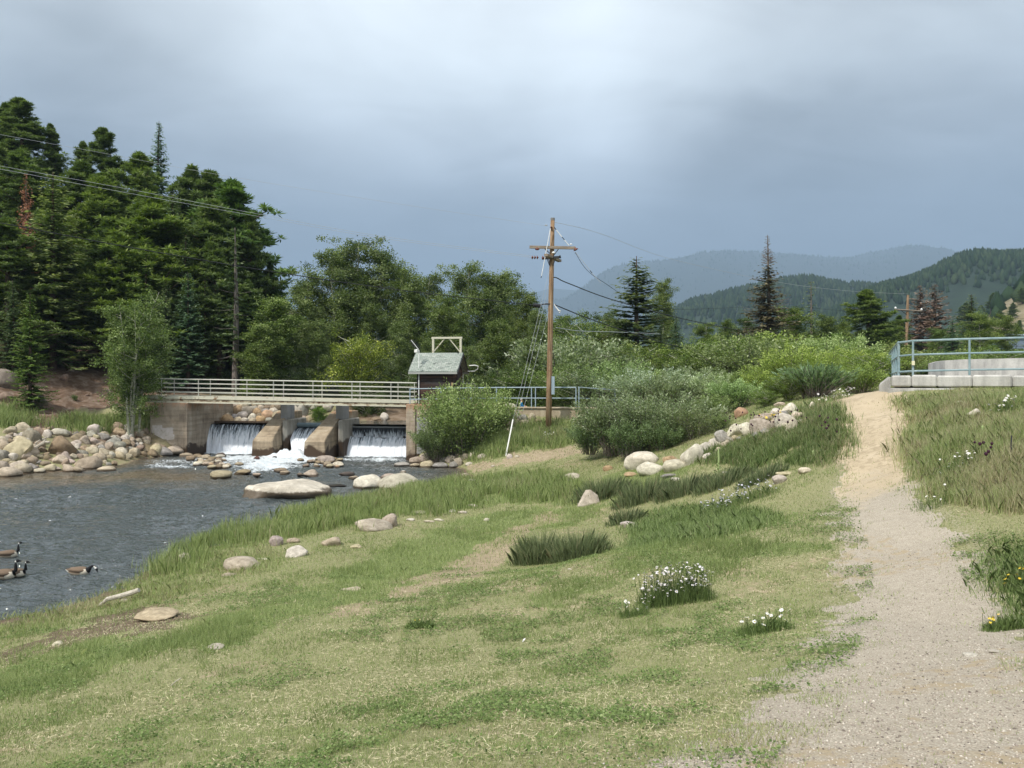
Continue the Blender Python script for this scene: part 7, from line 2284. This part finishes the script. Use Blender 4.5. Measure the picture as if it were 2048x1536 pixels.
def ground_leaves():
    """broad little leaves of clover and plantain, and dry straw lying in the turf"""
    x, y, r, rng = sample(420000, 2.1, 17, -40, 42, .75, 91)
    z = hz(x, y)
    m = masks(x, y, z)
    pc = fbm(x, y, scale=1.6, oct=4, seed=92, gain=.65)
    pc2 = fbm(x, y, scale=.55, oct=3, seed=93)
    ok = (z > ZW + .05) & (rng.random(len(x)) < np.clip((pc - .50) * 9, 0, 1) * np.clip((pc2 - .36) * 6, .12, 1)) & ~(m['path'] & (m['psd'] < -.35)) & ~m['mud']
    x, y, z, r = x[ok], y[ok], z[ok], r[ok]
    n = len(x)
    c = np.stack([x, y, z + rng.uniform(.005, .05, n)], 1)
    d = unit(np.stack([rng.normal(size=n), rng.normal(size=n), rng.uniform(-.1, .7, n)], 1)) * (rng.uniform(.010, .022, n) * (1 + .06 * r))[:, None]
    s = unit(np.cross(d, np.stack([rng.normal(size=n) * .3, rng.normal(size=n) * .3, np.ones(n)], 1))) * (np.linalg.norm(d, axis=1) * rng.uniform(.28, .5, n))[:, None]
    v, f = diam(c, d, s)
    me = fast_mesh('clover', v, f, [M_HERB], tint=np.repeat(np.clip(.42 + rng.normal(size=n) * .22, 0, 1), 4), attrs=dict(dry=np.repeat(rng.normal(size=n) * .12, 4)))
    tag(obj('clover_leaves', me), 'low clover and plantain leaves in darker patches of the lawn', 'clover', kind='stuff')
    x, y, r, rng = sample(95000, 2.1, 16, -40, 44, .75, 95)
    z = hz(x, y)
    pc = fbm(x, y, scale=1.1, oct=4, seed=96, gain=.65)
    m = masks(x, y, z)
    ok = (z > ZW + .05) & (rng.random(len(x)) < np.clip((pc - .42) * 5, .05, 1)) & ~m['path']
    x, y, z, r = x[ok], y[ok], z[ok], r[ok]
    n = len(x)
    d = unit(np.stack([rng.normal(size=n), rng.normal(size=n), rng.normal(size=n) * .15], 1)) * (rng.uniform(.02, .06, n) * (1 + .04 * r))[:, None]
    s = unit(np.cross(d, np.array([0, 0, 1.0]) + rng.normal(size=(n, 3)) * .2)) * (.0011 * (1 + .18 * r))[:, None]
    v, f = diam(np.stack([x, y, z + rng.uniform(.004, .025, n)], 1), d, s)
    ms = material('dry_straw', lambda t, b: t.ramp(t.attr('tint'), STRAW), .8, .2)
    me = fast_mesh('straw', v, f, [ms], tint=np.repeat(rng.uniform(.3, 1, n), 4))
    tag(obj('dry_straw_litter', me), 'bits of dry straw lying in the worn lawn', 'litter', kind='stuff')


ground_leaves()


# ------------------------------------------------------------------ rush clumps (dark, countable)
def rush(u, v, wpx, hpx, label, seed, n=2600, D=None):
    n = int(n * .62)
    g = gp(u, v)
    rng = np.random.default_rng(seed)
    wd, h = wpx * g.y / F, hpx * g.y / F
    a, q = rng.uniform(0, 6.28, n), np.sqrt(rng.random(n))
    q = q * rng.uniform(.75, 1.25, n)
    bx, by = np.cos(a) * q * wd * .44, np.sin(a) * q * wd * .24
    bz = hz(bx + g.x, by + g.y + wd * .15) - g.z
    hh = h * rng.uniform(.35, 1.12, n) * np.clip(1.05 - .5 * q ** 2, .3, 1)
    az = np.arctan2(np.sin(a) * .6, np.cos(a)) + rng.normal(size=n) * .6
    vv, f, k = blades(np.stack([bx, by + wd * .15, bz], 1), hh, np.full(n, .0035 + .0006 * g.y) * rng.uniform(.6, 1.3, n), np.clip(.08 + .42 * q + rng.normal(size=n) * .1, 0, .85), az, rng)
    me = fast_mesh('rush', vv, f, [M_RUSH], tint=np.repeat(np.clip(.45 + rng.normal(size=n) * .2, 0, 1), k), attrs=dict(dry=np.repeat(rng.normal(size=n) * .22 + .18, k)))
    tag(obj('rush_clump', me, loc=g), label, 'rushes', 'dark rush clumps on the lawn')


rush(1080, 1128, 120, 66, 'big dark rush clump on the lawn, its downhill half', 1, 3000)
rush(1155, 1118, 150, 62, 'big dark rush clump on the lawn, its uphill half', 2, 3000)
rush(1256, 1046, 86, 34, 'small dark rush tuft beyond the big clump', 3, 1400)
rush(1205, 1000, 130, 46, 'dark rush clump just behind the pyramid rock', 4, 2600)
rush(1290, 1004, 130, 50, 'dark rush clump below the smooth white boulders', 5, 2600)
rush(1370, 990, 130, 40, 'dark rush clump in the middle of the rush band', 6, 2200)
rush(1450, 972, 130, 34, 'dark rush clump behind the lavender flowers', 7, 2200)
rush(1530, 960, 110, 28, 'dark rush clump nearest the round white stone', 8, 1800)


# ------------------------------------------------------------------ flowers
def disc_flower(r, petals, seed, mats, cup=.15, cr=.3):
    rng = np.random.default_rng(seed)
    mb = MB()
    for k in range(petals):
        a = 2 * math.pi * k / petals + rng.normal() * .08
        wv = .8 * math.pi / petals
        rr_ = r * rng.uniform(.85, 1.1)
        p = [(0, 0, 0), (rr_ * .6 * math.cos(a - wv), rr_ * .6 * math.sin(a - wv), cup * r * .5), (rr_ * math.cos(a), rr_ * math.sin(a), cup * r), (rr_ * .6 * math.cos(a + wv), rr_ * .6 * math.sin(a + wv), cup * r * .5)]
        mb.add(p, [(0, 1, 2, 3)])
    npt = len(mb.f)
    c = [(cr * r * math.cos(2 * math.pi * k / 8), cr * r * math.sin(2 * math.pi * k / 8), cup * r * .4) for k in range(8)]
    mb.add(c + [(0, 0, cup * r * .4 + r * .18)], [(k, (k + 1) % 8, 8) for k in range(8)])
    me = mb.mesh('blossom', None)
    for m in mats: me.materials.append(m)
    for i, p in enumerate(me.polygons): p.material_index = 0 if i < npt else 1
    return me


MF_W = material('white_petal', lambda t, b: (.86, .84, .88), .6, .2)
MF_L = material('lavender_petal', lambda t, b: (.62, .62, .82), .6, .2)
MF_Y = material('yellow_petal', lambda t, b: (.78, .55, .03), .6, .2)
MF_C = material('flower_centre', lambda t, b: (.55, .45, .12), .7, .2)
MF_P = material('thistle_purple', lambda t, b: (.045, .014, .03), .7, .2)
B_W = [disc_flower(.026, 11, i, (MF_W, MF_C)) for i in range(3)]
MF_A = material('lilac_white_petal', lambda t, b: (.80, .76, .86), .6, .2)
B_A = [disc_flower(.026, 11, 40 + i, (MF_A, MF_C)) for i in range(3)]
B_L = [disc_flower(.03, 9, 10 + i, (MF_L, MF_C)) for i in range(2)]
B_Y = [disc_flower(.026, 8, 20 + i, (MF_Y, MF_C), .2) for i in range(2)]


def flowers(u0, v0, u1, v1, n, meshes, label, seed, hgt, foliage=900, name='aster_clump', cat='flowers', sc=1.0, mat=None, wleaf=.006, cupz=.7):
    """clump rooted along the lower edge of the box, blossoms up to the box top"""
    rng = np.random.default_rng(seed)
    gc = gp((u0 + u1) / 2, v1)
    ga, gb = gp(u0, v1 - (v1 - v0) * .1), gp(u1, v1 - (v1 - v0) * .4)
    wd = (u1 - u0) * gc.y / F
    e = tag(obj(name, None, loc=gc), label, cat)
    q, dep = rng.uniform(-.5, .5, foliage), rng.uniform(0, 1, foliage)
    q = q * (1 + rng.normal(size=foliage) * .12)
    bx, by = q * wd, dep * wd * .45
    bz = hz(bx + gc.x, by + gc.y) - gc.z
    h = hgt * rng.uniform(.2, .9, foliage) * np.clip(1 - 2.2 * q ** 2, .2, 1)
    vv, f, k = blades(np.stack([bx, by, bz], 1), h, wleaf * rng.uniform(.5, 1.3, foliage), rng.uniform(.1, .6, foliage), rng.uniform(0, 6.28, foliage), rng)
    obj('foliage', fast_mesh('foliage', vv, f, [mat or M_HERB], tint=np.repeat(np.clip(.4 + rng.normal(size=foliage) * .2, 0, 1), k), attrs=dict(dry=np.repeat(rng.normal(size=foliage) * .1, k))), e)
    st = MB()
    extra = []
    for i in range(n):
        qq = rng.uniform(-.48, .48)
        dd = rng.uniform(0, 1)
        x, y = qq * wd, dd * wd * .45
        z = float(hz(x + gc.x, y + gc.y)[0]) - gc.z
        hh = hgt * rng.uniform(.3, 1.1) * (1 - .9 * qq * qq)
        lx, ly = rng.normal() * .1 * hh, rng.normal() * .1 * hh - .05 * hh
        st.tube([(x, y, z), (x + lx * .5, y + ly * .5, z + hh * .55), (x + lx, y + ly, z + hh)], .0025, 3, cap=False)
        tf = ((x + lx, y + ly, z + hh), (rng.normal() * .35 + .45, rng.normal() * .35, rng.uniform(0, 6)), sc * rng.uniform(.75, 1.2))
        if i < 100:
            obj('blossom', meshes[i % len(meshes)], e, *tf)
        else:
            M = Matrix.Translation(tf[0]) @ Matrix.Rotation(tf[1][2], 4, 'Z') @ Matrix.Rotation(tf[1][0], 4, 'X') @ Matrix.Scale(tf[2], 4)
            mm_ = meshes[i % len(meshes)]
            extra.append(([tuple(M @ v.co) for v in mm_.vertices], [tuple(p.vertices) for p in mm_.polygons], [p.material_index for p in mm_.polygons], mm_))
    if extra:
        xb, mi = MB(), []
        for vs_, fs_, ms_, mm_ in extra:
            xb.add(vs_, fs_)
            mi += ms_
        xm = xb.mesh('blossoms', None)
        for q_ in extra[0][3].materials: xm.materials.append(q_)
        for p_, k_ in zip(xm.polygons, mi): p_.material_index = k_
        obj('blossoms', xm, e)['kind'] = 'stuff'
    obj('stems', st.mesh('stems', M_HERB), e)['kind'] = 'stuff'
    return e


flowers(1285, 1125, 1430, 1212, 300, B_A, 'showy clump of white asters in the middle of the lawn', 1, .50, 2200, sc=.8, wleaf=.004)
flowers(1240, 1190, 1300, 1235, 14, B_W, 'small white aster tuft just before the showy clump', 2, .25, 350)
flowers(1408, 965, 1560, 1012, 150, B_L, 'lavender aster clump behind the bright weed patch', 3, .42, 1200, sc=1.05)
flowers(1480, 1225, 1590, 1268, 16, B_W, 'low tuft with a few white asters by the path edge', 4, .24, 900)
flowers(1880, 915, 1960, 950, 40, B_W, 'white daisies standing in the meadow edge', 5, .40, 500, 'daisy_clump', sc=1.0)
flowers(1840, 975, 1960, 1010, 14, B_W, 'scattered small white flowers low at the meadow edge', 6, .22, 500, 'daisy_clump')
flowers(1640, 780, 1715, 800, 60, B_W, 'white flowering plants along the path crest', 7, .35, 500, 'yarrow_clump', sc=1.7)
flowers(1080, 862, 1112, 885, 36, B_W, 'white flowers around the foot of the utility pole', 8, .5, 200, 'yarrow_clump', sc=1.6)
flowers(1500, 808, 1575, 848, 44, B_Y, 'yellow flowers among the ridge rocks', 9, .35, 400, 'yellow_flower_clump', sc=1.8)
flowers(2015, 1125, 2075, 1180, 26, B_Y, 'yellow flowered weed at the frame edge beside the path', 10, .22, 700, 'yellow_flower_clump', sc=.75)
flowers(1985, 1195, 2080, 1260, 9, B_Y, 'second yellow flowered weed nearer on the path side', 11, .2, 900, 'yellow_flower_clump', sc=.7)
flowers(810, 1225, 868, 1258, 3, B_Y, 'lone light green weed tuft on the lower lawn', 12, .17, 420, 'weed_tuft', sc=.3, wleaf=.012)
flowers(1990, 808, 2048, 828, 24, B_W, 'white flowers in the meadow under the concrete wall', 13, .4, 300, 'yarrow_clump', sc=1.4)


def thistle_meshes():
    out = []
    for i in range(3):
        rng = random.Random(i)
        mb = MB().tube([(0, 0, 0), (rng.uniform(-.03, .03), rng.uniform(-.03, .03), .5), (rng.uniform(-.06, .06), rng.uniform(-.06, .06), 1.0)], [.006, .005, .004], 4)
        top = mb.v[0][-1]
        for k in range(9):
            z = .15 + .08 * k
            a = k * 2.4
            mb.add([(0, 0, z), (.10 * math.cos(a) - .02 * math.sin(a), .10 * math.sin(a) + .02 * math.cos(a), z + .05), (.17 * math.cos(a), .17 * math.sin(a), z + .02), (.10 * math.cos(a) + .02 * math.sin(a), .10 * math.sin(a) - .02 * math.cos(a), z + .05)], [(0, 1, 2, 3)])
        hd = MB().tube([(0, 0, -.035), (0, 0, -.015), (0, 0, .015), (0, 0, .04)], [.012, .032, .036, .02], 8)
        out.append((mb.mesh('stem', M_HERB), hd.mesh('head', MF_P), Vector(top)))
    return out


TM = thistle_meshes()
rth = random.Random(8)
zones = [((1445, 822, 1505, 862), 11, 'low on the rock ridge'), ((1495, 818, 1560, 852), 12, 'along the middle of the rock ridge'), ((1555, 818, 1612, 848), 9, 'near the top of the rock ridge'), ((1628, 828, 1690, 866), 9, 'beside the sandy path'), ((1930, 872, 1985, 915), 7, 'in the meadow grass')]
for (u0, v0, u1, v1), n, where in zones:
    us_ = sorted(rth.uniform(u0, u1) for _ in range(n))
    for k, u in enumerate(us_):
        vh = rth.uniform(v0, v1)
        g = gp(u, vh + 34)
        hh = (vh + 34 - vh) * g.y / F
        ms = TM[k % 3]
        e = tag(obj('thistle', None, loc=g, rot=(0, 0, rth.uniform(0, 6)), scale=hh), 'dark thistle, %s from the river side, %s' % (ORD[k], where), 'thistle', 'dark thistles %s' % where)
        obj('stem', ms[0], e)
        obj('flower_head', ms[1], e, ms[2], None, 1 / hh * rth.uniform(.7, 1.1) * .85)


def mullein(u, vb, vt, label):
    g = gp(u, vb)
    h = (vb - vt) * g.y / F
    e = tag(obj('mullein', None, loc=g), label, 'plant')
    mm = bpy.data.materials.get('mullein_green') or material('mullein_green', lambda t, b: t.mix(t.noise(t.objco(), 40, 3), (.20, .28, .10), (.40, .48, .22)), .8)
    rng = random.Random(u)
    sp_ = MB().tube([(0, 0, 0), (0, 0, h * .3), (0.01, 0, h * .6), (0, 0, h * .85), (0.005, 0, h)], [.012, .018, .03, .026, .006], 8)
    obj('flower_spike', sp_.mesh('spike', mm), e)
    lf = MB()
    for k in range(16):
        z, a = h * .04 * k * .7, k * 2.4
        L_ = h * (.26 - .011 * k)
        c, s = math.cos(a), math.sin(a)
        lf.add([(0, 0, z), (L_ * .5 * c - L_ * .2 * s, L_ * .5 * s + L_ * .2 * c, z + L_ * .4), (L_ * c, L_ * s, z + L_ * .45), (L_ * .5 * c + L_ * .2 * s, L_ * .5 * s - L_ * .2 * c, z + L_ * .4)], [(0, 1, 2, 3)])
    obj('foliage', lf.mesh('leaves', mm), e)


mullein(1437, 952, 894, 'tall pale green mullein spike below the rock ridge')
mullein(1626, 918, 900, 'short pale spike plant by the path edge weeds')
mullein(1965, 878, 850, 'pale mullein spike up in the meadow')
tag(obj('stake', MB().tube([(0, 0, -.1), (.03, 0, .5)], .012, 6).mesh('st', M_DARKM), loc=gp(2020, 925)), 'thin dark stake standing in the meadow grass', 'stake')
g = gp(1045, 1284)
tag(obj('feather', MB().tube([(0, 0, .0), (.02, 0, .03), (.035, 0, .045)], [.004, .011, .004], 6).mesh('f', MF_W), loc=g), 'tiny white feather on the lawn', 'feather')

# ------------------------------------------------------------------ haze: closed box of thin even air
hm = bpy.data.materials.new('haze')
hm.use_nodes = True
nt = hm.node_tree
for n_ in list(nt.nodes):
    if n_.type != 'OUTPUT_MATERIAL': nt.nodes.remove(n_)
pv_ = nt.nodes.new('ShaderNodeVolumePrincipled')
pv_.inputs['Color'].default_value = (.50, .68, .90, 1)
pv_.inputs['Density'].default_value = 1.7e-4
pv_.inputs['Anisotropy'].default_value = 0.0
nt.links.new(pv_.outputs[0], nt.nodes['Material Output'].inputs['Volume'])
hb = MB().box((0, 5400, 690), (13000, 11600, 1420))
ho = obj('haze', hb.mesh('haze', hm))
tag(ho, 'thin bluish air fading the far hills', 'haze', kind='stuff')
